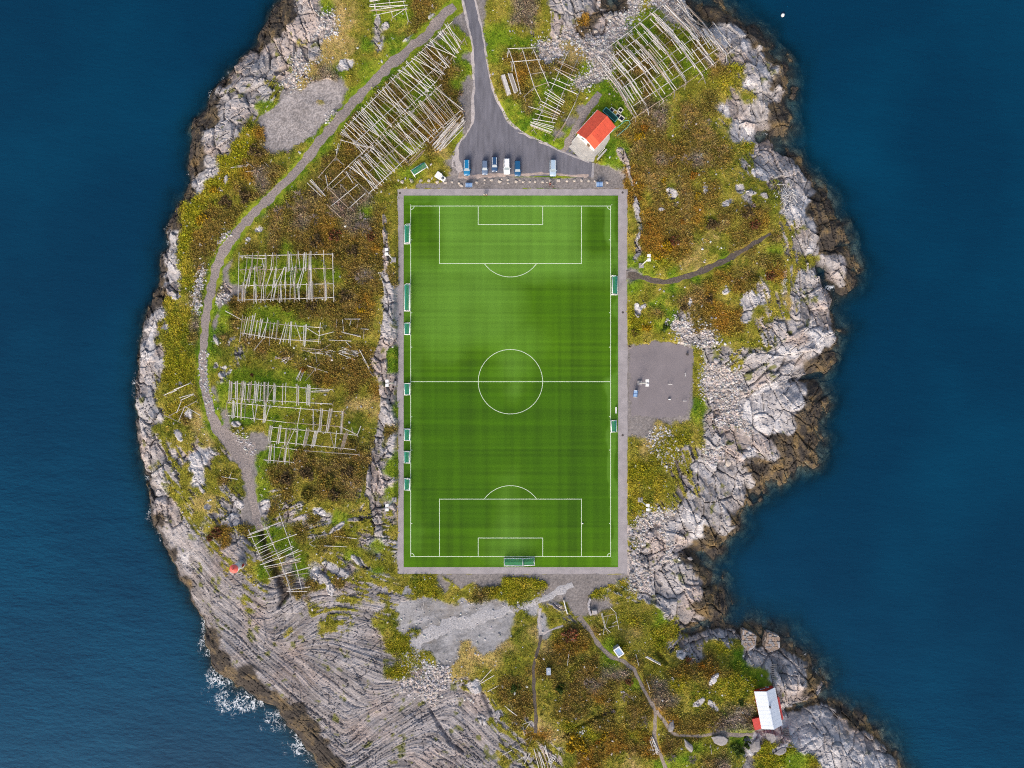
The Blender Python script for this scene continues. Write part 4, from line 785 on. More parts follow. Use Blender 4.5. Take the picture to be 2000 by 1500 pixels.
M_wood = [mat('grey_timber', srgb(202, 198, 194), .85, noise=3, var=.18), mat('dark_timber', srgb(150, 142, 134), .85, noise=3, var=.2), mat('brown_timber', srgb(164, 146, 130), .85, noise=3, var=.2)]
M_white = mat('white_paint', (.78, .78, .77), .55, var=.06)
M_glass = mat('dark_glass', (.05, .075, .09), .08, var=.05, spec=.6)
M_black = mat('black_rubber', (.02, .02, .02), .7)
M_steel = mat('galvanised_steel', (.5, .52, .54), .4, metal=.6)
M_stone = [mat('boulder_grey', srgb(168, 163, 164), .9, noise=2.2, bump=.4, bscale=4, var=.25), mat('boulder_warm', srgb(180, 170, 160), .9, noise=2.2, bump=.4, bscale=4, var=.22), mat('boulder_dark', srgb(140, 136, 136), .9, noise=2.2, bump=.4, bscale=4, var=.25)]
# ------------------------------------------------------------------ fish drying racks
def unitpole(m, nm):
    me = MB().tube((0, 0, 0), (0, 0, 1), 1, .72, 7).mesh(nm, True); me.materials.append(m); return me
POLE = [unitpole(m, 'pole') for m in M_wood]
prnd = random.Random(21)
def stick(parent, p, q, r=.115, name='pole', mi=None):
    mi = prnd.choices((0, 1, 2), (6, 2, 1.4))[0] if mi is None else mi
    if prnd.random() < .5: p, q = q, p
    o = bpy.data.objects.new(name, POLE[mi]); COL.objects.link(o); o.parent = parent; d = q - p
    o.location = p - Vector(parent.location); o.rotation_mode = 'QUATERNION'; o.rotation_quaternion = d.to_track_quat('Z', 'Y'); o.scale = (r, r, d.length)
    return o
def lerp2(l, t):
    """point on a pixel polyline at fraction t"""
    n = len(l) - 1; f = min(max(t, 0), 1) * n; i = min(int(f), n - 1); a, b = l[i], l[i + 1]; k = f - i
    return (a[0] + (b[0] - a[0]) * k, a[1] + (b[1] - a[1]) * k)
def rack(name, label, centre, h, beams, poles, group='fish drying racks', posts=True, hj=.12, pr=.102, every=4.5):
    c = P(*centre, 0, True); t = thing(name, label, 'drying rack', c, 0, group)
    for b in beams:
        pts = [P(u, v, h, True) for u, v in b]
        for a, q in zip(pts, pts[1:]): stick(t, a, q, .105, 'beam')
        if posts:
            L_ = sum((q - a).length for a, q in zip(pts, pts[1:])); n = max(1, int(L_ / every))
            for i in range(n + 1):
                u, v = lerp2(b, (i + .04) / (n + .08)); p = P(u, v, h, True); d = (pts[-1] - pts[0]); d.z = 0; d.normalize(); nn = Vector((-d.y, d.x, 0))
                for sg in (-1, 1):
                    f = p + nn * sg * .75; f.z = G(f.x, f.y) - .1; stick(t, f, p + Vector((0, 0, .15)) - nn * sg * .08, .085, 'post', 1)
    for q in poles:
        u1, v1, u2, v2 = q[:4]; z = h + .22 + prnd.uniform(0, hj)
        stick(t, P(u1, v1, z, True), P(u2, v2, z + prnd.uniform(-.1, .1), True), pr * prnd.uniform(.85, 1.15))
    return t
def bay(A, B, lst, ext=5, ox=0, sc=1.0):
    """poles over two beams; lst holds (u on A, u on B) or u, in pixels; 'k' repeats side by side"""
    out = []
    for e_ in lst:
        if not isinstance(e_, tuple): e_ = (e_, e_)
        ua, ub = ox + e_[0] * sc, ox + e_[1] * sc; n = e_[2] if len(e_) > 2 else 1
        for k in range(n):
            o_ = (k - (n - 1) / 2) * 1.9
            va = A[1] + (A[3] - A[1]) * (ua - A[0]) / (A[2] - A[0]); vb = B[1] + (B[3] - B[1]) * (ub - B[0]) / (B[2] - B[0])
            d = Vector((ub - ua, vb - va)); d.normalize(); e1 = ext * prnd.uniform(.3, 1.6); e2 = ext * prnd.uniform(.3, 1.6)
            out.append((ua + o_ - d.x * e1, va - d.y * e1, ub + o_ + d.x * e2, vb + d.y * e2))
    return out
X5 = lambda l: [(e_ / 5 + 380) if not isinstance(e_, tuple) else ((e_[0] / 5 + 380, e_[1] / 5 + 380) + tuple(e_[2:])) for e_ in l]
b1, b2, b3, b4 = (467, 500, 651, 496), (467, 527, 651, 524), (466, 558, 652, 554), (464, 586, 653, 581)
seg = lambda b: [(b[0], b[1]), (b[2], b[3])]
rack('drying_rack', 'square grid drying rack of grey poles, northernmost on the west side', (558, 541), 2.6, [seg(b) for b in (b1, b2, b3, b4)],
     bay(b1, b2, X5([(515, 505), (565, 550), (568, 562), (620, 605), (690, 688), (700, 700), (760, 745), (775, 765), (800, 805), (908, 900), (920, 915), (930, 930), (943, 958), (1015, 1030), (1005, 985), (1062, 1065), (1075, 1085), (1090, 1088), (1118, 1115), (1128, 1125), (1138, 1135), (1260, 1265)])) +
     bay(b2, b3, X5([(500, 478), (540, 505), (548, 512), (552, 530), (590, 588), (615, 630), (640, 640), (672, 640), (690, 665), (700, 672), (758, 705), (790, 765), (800, 780), (868, 790), (868, 830), (895, 878), (890, 886), (945, 935), (965, 950), (985, 965), (995, 975), (1058, 1010), (1070, 1035), (1115, 1115, 2), (1135, 1140, 2), (1262, 1270), (1280, 1282)])) +
     bay(b3, b4, X5([(470, 462, 2), (485, 475), (495, 490), (580, 580), (595, 600, 2), (660, 650), (675, 672), (695, 688), (770, 745), (785, 700), (798, 765), (800, 775), (825, 815), (845, 835), (842, 852), (892, 885), (935, 932), (975, 978, 2), (1012, 1020, 2), (1095, 1098), (1120, 1120, 3), (1145, 1148, 3), (1272, 1275, 2), (1285, 1288)])) +
     [(467, 493, 465, 588), (649.5, 494, 652, 590), (478, 503, 520, 505), (498, 523, 512, 520), (515, 521, 512, 505)])
c1, c2 = (470, 623, 630, 641), (470, 651, 626, 667)
rack('drying_rack', 'low row of slanting poles on two rails south of the square grid rack', (545, 645), 2.2, [[(470, 623), (560, 635), (630, 640)], [(470, 650), (545, 662), (626, 667)]],
     [(474, 615, 468, 668), (480, 618, 473, 658), (484, 620, 476, 655), (488, 618, 480, 665), (494, 615, 486, 660), (497, 617, 488, 662), (499, 612, 490, 658), (503, 625, 496, 663), (509, 622, 504, 660), (512, 624, 507, 658), (514, 622, 505, 662), (523, 620, 516, 662), (524, 624, 511, 660), (528, 628, 526, 675), (536, 630, 530, 662), (542, 625, 538, 665), (544, 626, 539, 664), (558, 630, 546, 672), (561, 632, 553, 668), (564, 630, 557, 669), (568, 628, 564, 670), (570, 628, 567, 676), (577, 630, 588, 665), (594, 635, 592, 675), (597, 634, 595, 677), (599, 633, 596, 675), (626, 630, 622, 671), (440, 607, 471, 624), (515, 660, 496, 684), (600, 641, 624, 656), (624, 655, 652, 648)])
d1, d2, d3, d4 = (447, 748, 650, 761), (446, 778, 649, 789), (443, 786, 674, 805), (442, 811, 698, 849)
rack('drying_rack', 'long drying rack with crowded poles at its left end, beside the track bend', (545, 790), 2.5, [seg(d1), seg(d2), seg(d3), [(442, 811), (560, 825), (665, 833), (698, 849)]],
     bay(d1, d2, X5([(345, 338, 2), (358, 350, 2), (368, 362), (403, 405, 2), (420, 418), (458, 440), (470, 455), (478, 462), (490, 470), (500, 490), (532, 515), (545, 530), (555, 540), (590, 580), (602, 595), (612, 600), (625, 612), (650, 640), (680, 675, 2), (690, 688), (712, 705), (722, 715), (772, 700), (785, 778, 3), (863, 858), (892, 886), (1005, 1002, 2), (1018, 1015), (1088, 1095), (1115, 1112, 4)])) +
     bay(d3, d4, X5([(318, 305), (375, 370, 2), (388, 380), (408, 390), (420, 420), (458, 450, 2), (495, 490), (565, 580), (612, 585), (605, 590), (690, 680, 3), (735, 690), (1035, 1005), (1160, 1158), (1240, 1225, 3), (1325, 1295, 3), (1340, 1305, 2), (1445, 1432, 3)]), 4) + [(608, 764, 644, 762), (608, 766, 642, 765)])
f1, f2 = (528, 834, 698, 850), (524, 861, 694, 878)
rack('drying_rack', 'ladder-like drying rack with wide gaps, right of the gravel turning place', (610, 855), 2.4, [seg(f1), seg(f2)],
     bay(f1, f2, X5([(745, 725, 4), (835, 812, 3), (842, 830), (900, 885, 2), (945, 905), (978, 915), (1005, 990, 2), (1105, 1075, 4), (1188, 1158, 4), (1325, 1362), (1385, 1370), (1480, 1442, 4)]), 4) + [(698, 849, 705, 832), (690, 845, 686, 834)])
g1, g2 = (520, 871, 580, 878), (515, 898, 574, 903)
rack('drying_rack', 'small drying rack of few poles below the ladder-like rack', (547, 888), 2.3, [seg(g1), seg(g2), [(593, 880), (702, 888)]],
     bay(g1, g2, X5([(745, 730, 3), (780, 776), (850, 818), (890, 872, 2), (918, 928), (900, 885)]), 4), every=6)
rack('drying_rack', 'leaning drying rack over the dark rock gully in the south-west', (540, 1085), 2.3,
     [[(485, 1034), (508, 1085), (538, 1152)], [(516, 1024), (545, 1090), (560, 1130), (568, 1156)], [(545, 1002), (568, 1066), (580, 1110), (590, 1153)], [(519, 1022), (540, 1078), (566, 1140)]],
     [(483, 1046, 527, 1030), (486, 1043, 548, 1020), (484, 1050, 525, 1042), (495, 1067, 524, 1046), (498, 1072, 580, 1043), (500, 1078, 535, 1062), (506, 1090, 542, 1074), (508, 1096, 572, 1066), (512, 1100, 548, 1085), (508, 1103, 590, 1075), (515, 1107, 586, 1093), (520, 1110, 588, 1096), (524, 1130, 606, 1107), (530, 1128, 604, 1119), (556, 1120, 604, 1109), (560, 1155, 600, 1155), (565, 1152, 606, 1146), (541, 1085, 575, 1068), (545, 1092, 583, 1073), (546, 1100, 588, 1090), (550, 1104, 587, 1082), (500, 1084, 530, 1070)])
rack('drying_rack', 'broken drying rack lying open on the slope left of the track', (352, 786), 1.1, [[(320, 772), (373, 747)], [(352, 782), (379, 770)], [(329, 813), (384, 783)]],
     [(340, 761, 370, 749), (350, 777, 378, 769), (345, 806, 354, 784), (349, 822, 361, 794), (362, 794, 391, 811), (318, 810, 354, 826), (332, 768, 345, 762)], every=3.5)
# big rack north-west of the pitch
N1 = [(664, 262), (770, 152), (884, 42)]; N2 = [(702, 306), (780, 226), (853, 158), (908, 74)]; N3 = [(720, 378), (810, 293), (903, 213)]; N4 = [(682, 333), (770, 250), (862, 165)]
nw = []
def fill(A, B, n, ta, tb, jit=.03, cluster=.45, sk=0.0, ext=6):
    t_ = []; x = None
    for i in range(n):
        x = (i + prnd.uniform(-.35, .35)) / n if (x is None or prnd.random() > cluster) else x + prnd.uniform(.006, .012)
        x = min(max(x, 0), 1); a = lerp2(A, ta[0] + (ta[1] - ta[0]) * x); b = lerp2(B, min(max(tb[0] + (tb[1] - tb[0]) * x + prnd.gauss(0, jit) + sk, 0), 1))
        d = Vector((b[0] - a[0], b[1] - a[1])); d.normalize(); e1, e2 = ext * prnd.uniform(.1, 1.3), ext * prnd.uniform(.1, 1.3)
        t_.append((a[0] - d.x * e1, a[1] - d.y * e1, b[0] + d.x * e2, b[1] + d.y * e2))
    return t_
nw += fill(N1, N2, 68, (.02, .99), (.02, .99), .028)
nw += fill(N4, N3, 60, (.02, 1.0), (.03, 1.0), .028)
nw += [(666, 258, 718, 290), (668, 262, 716, 289), (664, 273, 716, 287), (661, 280, 657, 300), (720, 286, 748, 303)]
rack('drying_rack', 'largest drying rack, a long slanting field of grey poles beside the asphalt road', (780, 220), 2.9, [N1, N2, N3, N4, [(690, 282), (875, 110)], [(716, 340), (880, 190)]], nw, every=6)
rack('drying_rack', 'bare open frame of crossed beams at the lower end of the largest rack', (668, 368), 2.6,
     [[(638, 364), (681, 407)], [(664, 359), (699, 398)], [(676, 334), (722, 379)], [(646, 403), (699, 360)], [(683, 405), (714, 377)], [(628, 376), (640, 363), (671, 333), (718, 288)], [(647, 369), (679, 341)], [(621, 347), (656, 307), (668, 270)]],
     [(638, 399, 666, 425), (600, 357, 628, 384), (604, 353, 632, 381), (606, 352, 634, 382), (608, 350, 636, 383), (636, 342, 640, 364), (656, 310, 672, 322), (660, 285, 656, 308), (654, 293, 662, 290), (676, 335, 690, 358)], every=5)
rack('drying_rack', 'small drying rack of pale poles at the top edge beside the track', (760, 14), 2.2, [[(731, -6), (740, 55)], [(758, -10), (767, 34)], [(785, -8), (798, 42)]],
     [(722, 9, 792, 2), (724, 13, 797, 10), (722, 21, 796, 18), (726, 20, 794, 10), (730, 30, 790, 17), (722, 3, 744, -1), (722, 1, 790, -6), (768, 33, 795, 15), (721, 12, 760, 14)])
rack('drying_rack', 'narrow drying rack with short bundled poles between the road and the house lane', (1085, 180), 2.2, [[(1109, 102), (1070, 190), (1042, 254)], [(1128, 116), (1100, 180), (1078, 238)]],
     [(1088, 118, 1130, 136), (1090, 121, 1124, 139), (1083, 132, 1125, 150), (1086, 137, 1128, 160), (1084, 135, 1120, 157), (1078, 152, 1114, 168), (1072, 160, 1128, 184), (1070, 175, 1103, 198), (1063, 182, 1100, 205), (1064, 179, 1102, 201), (1064, 190, 1095, 208), (1058, 198, 1096, 218), (1055, 203, 1093, 222), (1049, 210, 1090, 226), (1052, 214, 1089, 230), (1060, 206, 1094, 224), (1045, 222, 1088, 233), (1032, 208, 1060, 216), (1040, 232, 1085, 240), (1036, 238, 1082, 250), (1035, 242, 1078, 258), (1037, 246, 1076, 262), (1038, 240, 1080, 254), (1041, 236, 1082, 247), (1036, 244, 1076, 259)])
rack('drying_rack', 'empty square timber frame standing in the scrub right of the road', (1033, 140), 2.3,
     [[(991, 95), (1047, 93)], [(997, 121), (1056, 116)], [(1020, 96), (1044, 171), (1057, 197)], [(1041, 95), (1072, 167)], [(1036, 145), (1065, 140)], [(1023, 189), (1044, 170), (1073, 160)], [(993, 95), (1004, 125), (1017, 184)]], [(993, 97, 991, 112), (1002, 122, 1000, 140)], every=7)
sp = [(1161, 112), (1183, 101), (1205, 80), (1227, 63), (1248, 43), (1269, 23), (1293, 9), (1318, -14)]
en = [(1240, 229), (1265, 213), (1297, 198), (1318, 178), (1343, 161), (1374, 152), (1396, 124), (1420, 106)]
main = []
for (a, b) in zip(sp, en): main.append([a, ((a[0] + b[0]) / 2 + 3.5, (a[1] + b[1]) / 2 - 3), b])
main += [[(1376, 50), (1397, 80), (1417, 106)], [(1392, 43), (1412, 68), (1430, 92)], [(1325, -10), (1336, 19), (1352, 40), (1378, 54)]]
cross = []
for k in range(8):
    t_ = k / 7; cross.append([lerp2(main[0], t_), lerp2(main[3], t_), lerp2(main[7], min(1, t_ + .02))])
cross[-1].append((1440, 90)); cross[-2].append((1408, 72)); cross[-4].append((1375, 50))
loose = []
for i in range(7):
    for k in range(17 if i not in (0, 6) else 20):
        ta = prnd.uniform(0, .72); L_ = prnd.uniform(.22, .34); s_ = prnd.choice((prnd.uniform(.02, .3), prnd.uniform(.02, .95)))
        p0, p1 = lerp2(main[i], ta), lerp2(main[i + 1], ta); q0, q1 = lerp2(main[i], min(ta + L_, 1)), lerp2(main[i + 1], min(ta + L_, 1)); s2_ = s_ + prnd.uniform(-.06, .06)
        loose.append((p0[0] + (p1[0] - p0[0]) * s_, p0[1] + (p1[1] - p0[1]) * s_, q0[0] + (q1[0] - q0[0]) * s2_, q0[1] + (q1[1] - q0[1]) * s2_))
for l in main:
    for k in range(6):
        o_ = prnd.uniform(-3, 3); a = lerp2(l, prnd.uniform(0, .55)); b = lerp2(l, prnd.uniform(.6, 1)); m_ = lerp2(l, .5); loose.append((a[0] + o_, a[1], m_[0] + o_ * .6, m_[1])); loose.append((m_[0] + o_ * .5, m_[1], b[0] + o_, b[1]))
for k in range(16):
    s_ = prnd.uniform(0, 1); u_, v_ = 1345 + 60 * s_ + prnd.uniform(-4, 4), 42 + 32 * s_ + prnd.uniform(-6, 10); loose.append((u_, v_, u_ + prnd.uniform(16, 24), v_ + prnd.uniform(26, 34)))
loose += [(1372, 145, 1378, 163), (1318, 180, 1316, 193), (1418, 105, 1420, 122), (1265, 213, 1267, 225), (1172, 140, 1178, 150), (1188, 158, 1206, 182), (1240, 228, 1222, 206)]
rack('drying_rack', 'wide gridded drying rack with curved pole rows by the north-east rocks', (1300, 120), 2.9, main + cross, loose, every=7)
def heap(name, label, centre, sticks, hz=.35, r=.1, cat='timber', group='loose timber on the heath', mi=None):
    t = thing(name, label, cat, P(*centre, 0), 0, group)
    for (a, b, c, d) in sticks: stick(t, P(a, b, hz * prnd.uniform(.5, 1.2), True), P(c, d, hz * prnd.uniform(.5, 1.2), True), r, 'pole', mi); 
    return t
def fan(u, v, ang, L_, n, wid, spread=4, rr=None):
    out = []; a0 = math.radians(ang)
    for i in range(n):
        o_ = (i / (n - 1) - .5) * wid; a = a0 + math.radians(prnd.uniform(-spread, spread)); l = L_ * prnd.uniform(.6, 1) / 2; cu = u - math.sin(a0) * o_ + prnd.uniform(-3, 3); cv = v + math.cos(a0) * o_ + prnd.uniform(-3, 3)
        out.append((cu - math.cos(a) * l, cv - math.sin(a) * l, cu + math.cos(a) * l, cv + math.sin(a) * l))
    return out
heap('pole_stack', 'stack of long brown poles between the largest rack and the car park', (876, 260), fan(876, 260, -49, 88, 22, 24, 4) + fan(878, 258, -49, 70, 10, 15, 3), .6, .12, 'pole stack')
heap('pole_stack', 'few thin brown poles lying between the largest rack and the small lying goal', (812, 308), fan(812, 308, -45, 48, 6, 7, 3), .3, .08, 'pole stack', mi=2)
heap('timber_heap', 'scattered timbers right of the two-rail slanting rack', (690, 650), [(673, 623, 704, 623), (669, 624, 671, 647), (686, 624, 683, 636), (700, 624, 697, 641), (667, 648, 705, 658), (672, 651, 704, 655), (642, 664, 686, 666), (676, 668, 686, 678), (658, 623, 657, 640), (705, 642, 720, 643), (711, 645, 710, 662)])
heap('timber_heap', 'fallen grey timbers in the dry grass below the two-rail rack', (615, 684), [(587, 679, 615, 681), (588, 683, 616, 690), (615, 682, 619, 708), (620, 688, 646, 672), (600, 684, 640, 681), (610, 690, 650, 684), (626, 691, 655, 686), (585, 665, 624, 663), (605, 688, 642, 693)])
heap('timber_heap', 'fan of fallen poles left of the grey rock strip', (685, 688), fan(680, 688, 15, 40, 10, 12, 12) + [(684, 698, 708, 684), (676, 700, 700, 694), (702, 683, 722, 720), (704, 686, 727, 734), (708, 700, 730, 736)])
heap('timber_heap', 'two crossed poles beside the small orange bush', (612, 725), [(596, 744, 624, 711), (600, 714, 640, 727), (580, 743, 590, 719), (583, 745, 593, 720), (586, 744, 594, 724), (578, 741, 588, 722)])
heap('timber_heap', 'small splintered pile of boards above the long crowded rack', (555, 703), [(536, 701, 572, 697), (540, 698, 570, 702), (545, 697, 560, 708), (550, 706, 566, 698), (556, 710, 574, 692), (548, 700, 558, 711)])
heap('timber_heap', 'fallen poles on the slope left of the track under the stone yard', (485, 328), [(450, 328, 482, 325), (452, 327, 484, 323), (480, 335, 504, 333), (505, 333, 512, 326), (478, 314, 497, 328), (517, 317, 526, 327), (462, 324, 486, 321), (504, 334, 502, 345)])
heap('timber_heap', 'broken timber frame at the top of the stony footpath', (1190, 1208), [(1180, 1204, 1204, 1198), (1188, 1204, 1182, 1224), (1174, 1198, 1182, 1228), (1176, 1197, 1184, 1228), (1203, 1200, 1209, 1230), (1188, 1226, 1208, 1220), (1192, 1186, 1204, 1198), (1182, 1226, 1188, 1238), (1183, 1226, 1192, 1235), (1180, 1228, 1178, 1240), (1196, 1218, 1206, 1212)], 1.0, .09)
heap('pole_stack', 'fan of grey poles stacked at the bottom edge by the dark footpath', (1060, 1480), fan(1062, 1482, 70, 50, 13, 24, 7), .5, .11, 'pole stack')
heap('timber_heap', 'thin crossed poles on the rocks beside the end of the dark footpath', (1015, 1460), [(998, 1462, 1036, 1440), (1000, 1458, 1028, 1472), (1020, 1415, 1038, 1408), (1022, 1430, 1036, 1410), (1023, 1434, 1038, 1428), (1024, 1437, 1022, 1418), (1036, 1470, 1022, 1495), (980, 1475, 1000, 1465), (1010, 1485, 1025, 1478), (990, 1468, 994, 1484), (1028, 1465, 1040, 1438)])
heap('timber_heap', 'four pale poles poking from the gully above the southern boulders', (950, 1330), [(935, 1335, 960, 1308), (935, 1337, 965, 1319), (952, 1351, 974, 1339), (936, 1334, 957, 1312)])
heap('timber_heap', 'single split pole lying on brown heath left of the dark footpath', (998, 1388), [(985, 1378, 1010, 1398), (992, 1385, 1004, 1394)])
heap('timber_heap', 'heavy square beam lying at the head of the tidal gully', (1276, 1290), [(1261, 1283, 1291, 1299), (1263, 1282, 1290, 1296)], .7, .17)
heap('timber_heap', 'lone thin pole lying in the heath left of the stony footpath', (1110, 1285), [(1112, 1271, 1108, 1300)])
heap('timber_heap', 'two thin poles lying right of the bend in the stony footpath', (1266, 1337), [(1262, 1325, 1269, 1347), (1242, 1278, 1248, 1301)])
heap('timber_heap', 'white weathered boards piled against the stony footpath at the bottom', (1277, 1456), [(1271, 1440, 1282, 1472), (1273, 1438, 1285, 1470), (1269, 1445, 1279, 1473), (1272, 1452, 1276, 1474), (1275, 1441, 1286, 1466), (1278, 1455, 1284, 1474)], .3, .14, mi=0)
heap('timber_heap', 'short pale stick in the grass left of the diamond shaped boulder', (1389, 1464), [(1388, 1454, 1390, 1473)])
heap('timber_heap', 'two pale poles on the grass left of the southern track', (443, 932), [(433, 931, 464, 936), (448, 934, 452, 922)])
heap('timber_heap', 'thin grey poles on the grass right of the gully rack', (655, 1055), [(600, 1050, 640, 1043), (653, 1047, 697, 1052), (633, 1066, 678, 1068), (605, 1060, 630, 1045), (604, 1062, 614, 1068)])
heap('timber_heap', 'small stick leaning on gravel near the pitch corner below', (826, 1185), [(825, 1192, 828, 1176)], .2, .08)
drift = [(1540 + prnd.gauss(0, 9), 385 + prnd.gauss(0, 12)) for _ in range(60)]
heap('driftwood', 'tangle of bleached white driftwood on the eastern rocks', (1540, 385), [(u - math.cos(a) * l, v - math.sin(a) * l, u + math.cos(a) * l, v + math.sin(a) * l) for (u, v) in drift for a, l in ((prnd.uniform(0, 3.14), prnd.uniform(3, 8)),)], .5, .10, 'driftwood', 'driftwood', 0)
# stacked planks by the road
def plankstack(u, v, label):
    c = P(u, v, 0, True); t = thing('plank_stack', label, 'timber', c, math.radians(18), 'plank stacks by the road')
    for k in range(3):
        for i in range(5):
            MB().box(((i - 2) * .25, prnd.uniform(-.15, .15), .1 + k * .18), (.22, 5.6 + prnd.uniform(-.4, .3), .15)).build('plank', M_wood[prnd.choice((0, 0, 1))], t)
    for y in (-1.8, 0, 1.8): MB().box((0, y, .0), (1.4, .14, .12)).build('bearer', M_wood[1], t)
plankstack(988, 167, 'left of the two grey plank stacks beside the road')
plankstack(1002, 163, 'right of the two grey plank stacks beside the road')
def pallet(u, v, rz, label, n=5, sx=1.3, sy=2.6):
    t = thing('pallet', label, 'pallet', P(u, v, .25, True), rz)
    for i in range(n): MB().box((0, (i / (n - 1) - .5) * (sy - .2), .12), (sx, .18, .05)).build('slat', M_wood[0], t)
    for x in (-.5, 0, .5): MB().box((x * (sx - .15), 0, .0), (.13, sy, .14)).build('bearer', M_wood[0], t)
pallet(1078, 1483, math.radians(-35), 'ladder-like wooden pallet beside the stacked poles at the bottom')
pallet(1167, 84, math.radians(8), 'small slatted crate base on the northern shingle', 3, 1.1, 1.3)
# single rail by the house lane
t = thing('rail_fence', 'long single pole rail along the house lane', 'fence', P(1105, 238, 0))
for a, b in (((1137, 166), (1123, 202)), ((1123, 202), (1106, 236)), ((1106, 236), (1080, 275)), ((1106, 238), (1082, 276))): stick(t, P(*a, 1.0, True), P(*b, 1.0, True), .09, 'rail')
for q in ((1137, 166), (1130, 184), (1122, 203), (1113, 222), (1106, 236), (1096, 252), (1088, 264), (1081, 275)):
    p = P(*q, 0); stick(t, p - Vector((0, 0, .1)), p + Vector((.05, 0, 1.1)), .08, 'post')
# ------------------------------------------------------------------ goals, flags, masts, benches, shelters
M_net = mat('goal_net', (.03, .27, .18), .8, var=.1)
GOALS = {}
def goal(label, u, v, w, dpt, rz, group='portable white goals', h=None):
    """w: width along local x, dpt: depth along local y (mouth at -y)"""
    h = h or (2.44 if w > 6.5 else 2.0 if w > 4 else 1.6)
    x, y = W(u, v, h * .5); loc = (x, y, .06 if 789 < u < 1207 and v > 380 else G(x, y) + .02)
    key = (round(w, 1), round(dpt, 1))
    if key in GOALS: return copytree(GOALS[key], loc, rz, label)
    t = thing('goal', label, 'goal', loc, rz, group); r = .12; X = w / 2; Y = dpt / 2; top = -Y + .0; tb = -Y + dpt * .55
    for s_ in (-1, 1):
        MB().tube((s_ * X, -Y, 0), (s_ * X, -Y, h + r), r).build('post', M_white, t, True)
        MB().tube((s_ * X, -Y - r, r), (s_ * X, Y + r, r), r).build('side_bar', M_white, t, True)
        MB().tube((s_ * X, -Y, h), (s_ * X, tb, h), .05).tube((s_ * X, tb, h), (s_ * X, Y, .1), .05).build('stay', M_white, t, True)
    MB().tube((-X - r, -Y, h), (X + r, -Y, h), r).build('crossbar', M_white, t, True)
    MB().tube((-X - r, Y, r), (X + r, Y, r), r).build('ground_bar', M_white, t, True)
    nb = MB(); s_ = .02; st = .13
    prof = [(-Y, h), (tb, h - .04), (Y, .12)]
    n = int(w / st)
    for i in range(n + 1):
        x_ = -X + w * i / n
        for a, b in zip(prof, prof[1:]): nb.quad((x_ - s_, a[0], a[1]), (x_ + s_, a[0], a[1]), (x_ + s_, b[0], b[1]), (x_ - s_, b[0], b[1]))
    for a, b in zip(prof, prof[1:]):
        k = max(2, int(math.hypot(b[0] - a[0], b[1] - a[1]) / st))
        for j in range(k):
            f = j / k; yy = a[0] + (b[0] - a[0]) * f; zz = a[1] + (b[1] - a[1]) * f; nb.quad((-X, yy - s_, zz + .003), (X, yy - s_, zz + .003), (X, yy + s_, zz + .003), (-X, yy + s_, zz + .003))
    nb.build('net', M_net, t); GOALS[key] = t; return t
R90 = math.pi / 2
goal('medium goal on the left touchline, topmost of that side', 795, 457, 5.2, 1.65, R90)
goal('full-size long goal on the left touchline, second from the top', 795, 581, 7.4, 1.65, R90)
goal('short goal on the left touchline just below the long full-size goal', 795, 642, 3.2, 1.65, R90)
goal('slightly skewed short goal on the left touchline beside the halfway line', 795, 760, 3.2, 1.65, R90 + .05)
goal('short goal on the left touchline, third from the bottom', 795, 849, 3.2, 1.65, R90)
goal('short goal on the left touchline, second from the bottom', 794.5, 893, 3.2, 1.65, R90)
goal('short goal on the left touchline, lowest of that side', 795, 946, 3.2, 1.65, R90 - .02)
goal('medium goal on the right touchline, the upper of the two there', 1200.5, 557, 5.2, 1.65, -R90)
goal('short goal on the right touchline, the lower one beside the white bench', 1199, 832.5, 3.2, 1.65, -R90 + .04)
goal('wider goal of the pair behind the bottom goal line', 1003, 1097.5, 5.2, 1.65, 0)
goal('narrower goal of the pair behind the bottom goal line', 1032.5, 1097, 3.2, 1.65, .06)
goal('goal with sagging net standing in grass near the top left pitch corner', 819, 330, 4.4, 2.2, math.radians(33))
for u, v, nm in ((UL, VT, 'top left'), (UR, VT, 'top right'), (UL, VB, 'bottom left'), (UR, VB, 'bottom right')):
    x, y = W(u, v); t = thing('corner_flag', 'thin white corner flag at the %s corner of the pitch' % nm, 'corner flag', (x, y, .06), 0, 'corner flags of the pitch')
    MB().tube((0, 0, 0), (0, 0, 1.5), .025, .02, 6).build('pole', M_white, t); MB().poly([(0, 0, 1.5), (.4, .03, 1.35), (0, 0, 1.15)]).build('flag', M_white, t)
# floodlight masts
def mast(label, u, v, hd):
    p = P(u, v, 0); t = thing('floodlight_mast', label, 'floodlight', p, 0, 'floodlight masts round the pitch'); h = 13.2
    MB().box((0, 0, .15), (1.3, 1.3, .5)).build('base', M_kerb, t); MB().tube((0, 0, .2), (0, 0, h), .19, .10, 10).build('pole', M_white, t, True)
    MB().box((hd * .1, 0, h), (.2, 2.0, .14)).build('cross_arm', M_steel, t)
    for s_ in (-1, 1):
        L_ = MB().box((hd * -.2, s_ * .58, h + .1), (.95, .78, .22), 0, 0, .9).build('lamp_head', M_white, t); MB().box((hd * -.2, s_ * .58, h - .04), (.8, .64, .05)).build('lens', M_glass, L_)
mast('floodlight mast left of the pitch, topmost on that side', 769, 508, -1); mast('floodlight mast left of the pitch beside the halfway line', 770, 748.5, -1); mast('floodlight mast left of the pitch, lowest on that side', 770, 976, -1)
mast('floodlight mast right of the pitch above the earth path', 1252, 519, 1); mast('floodlight mast standing on the grey gravel court', 1249, 748, 1); mast('floodlight mast right of the pitch in the grass below the court', 1250, 976, 1)
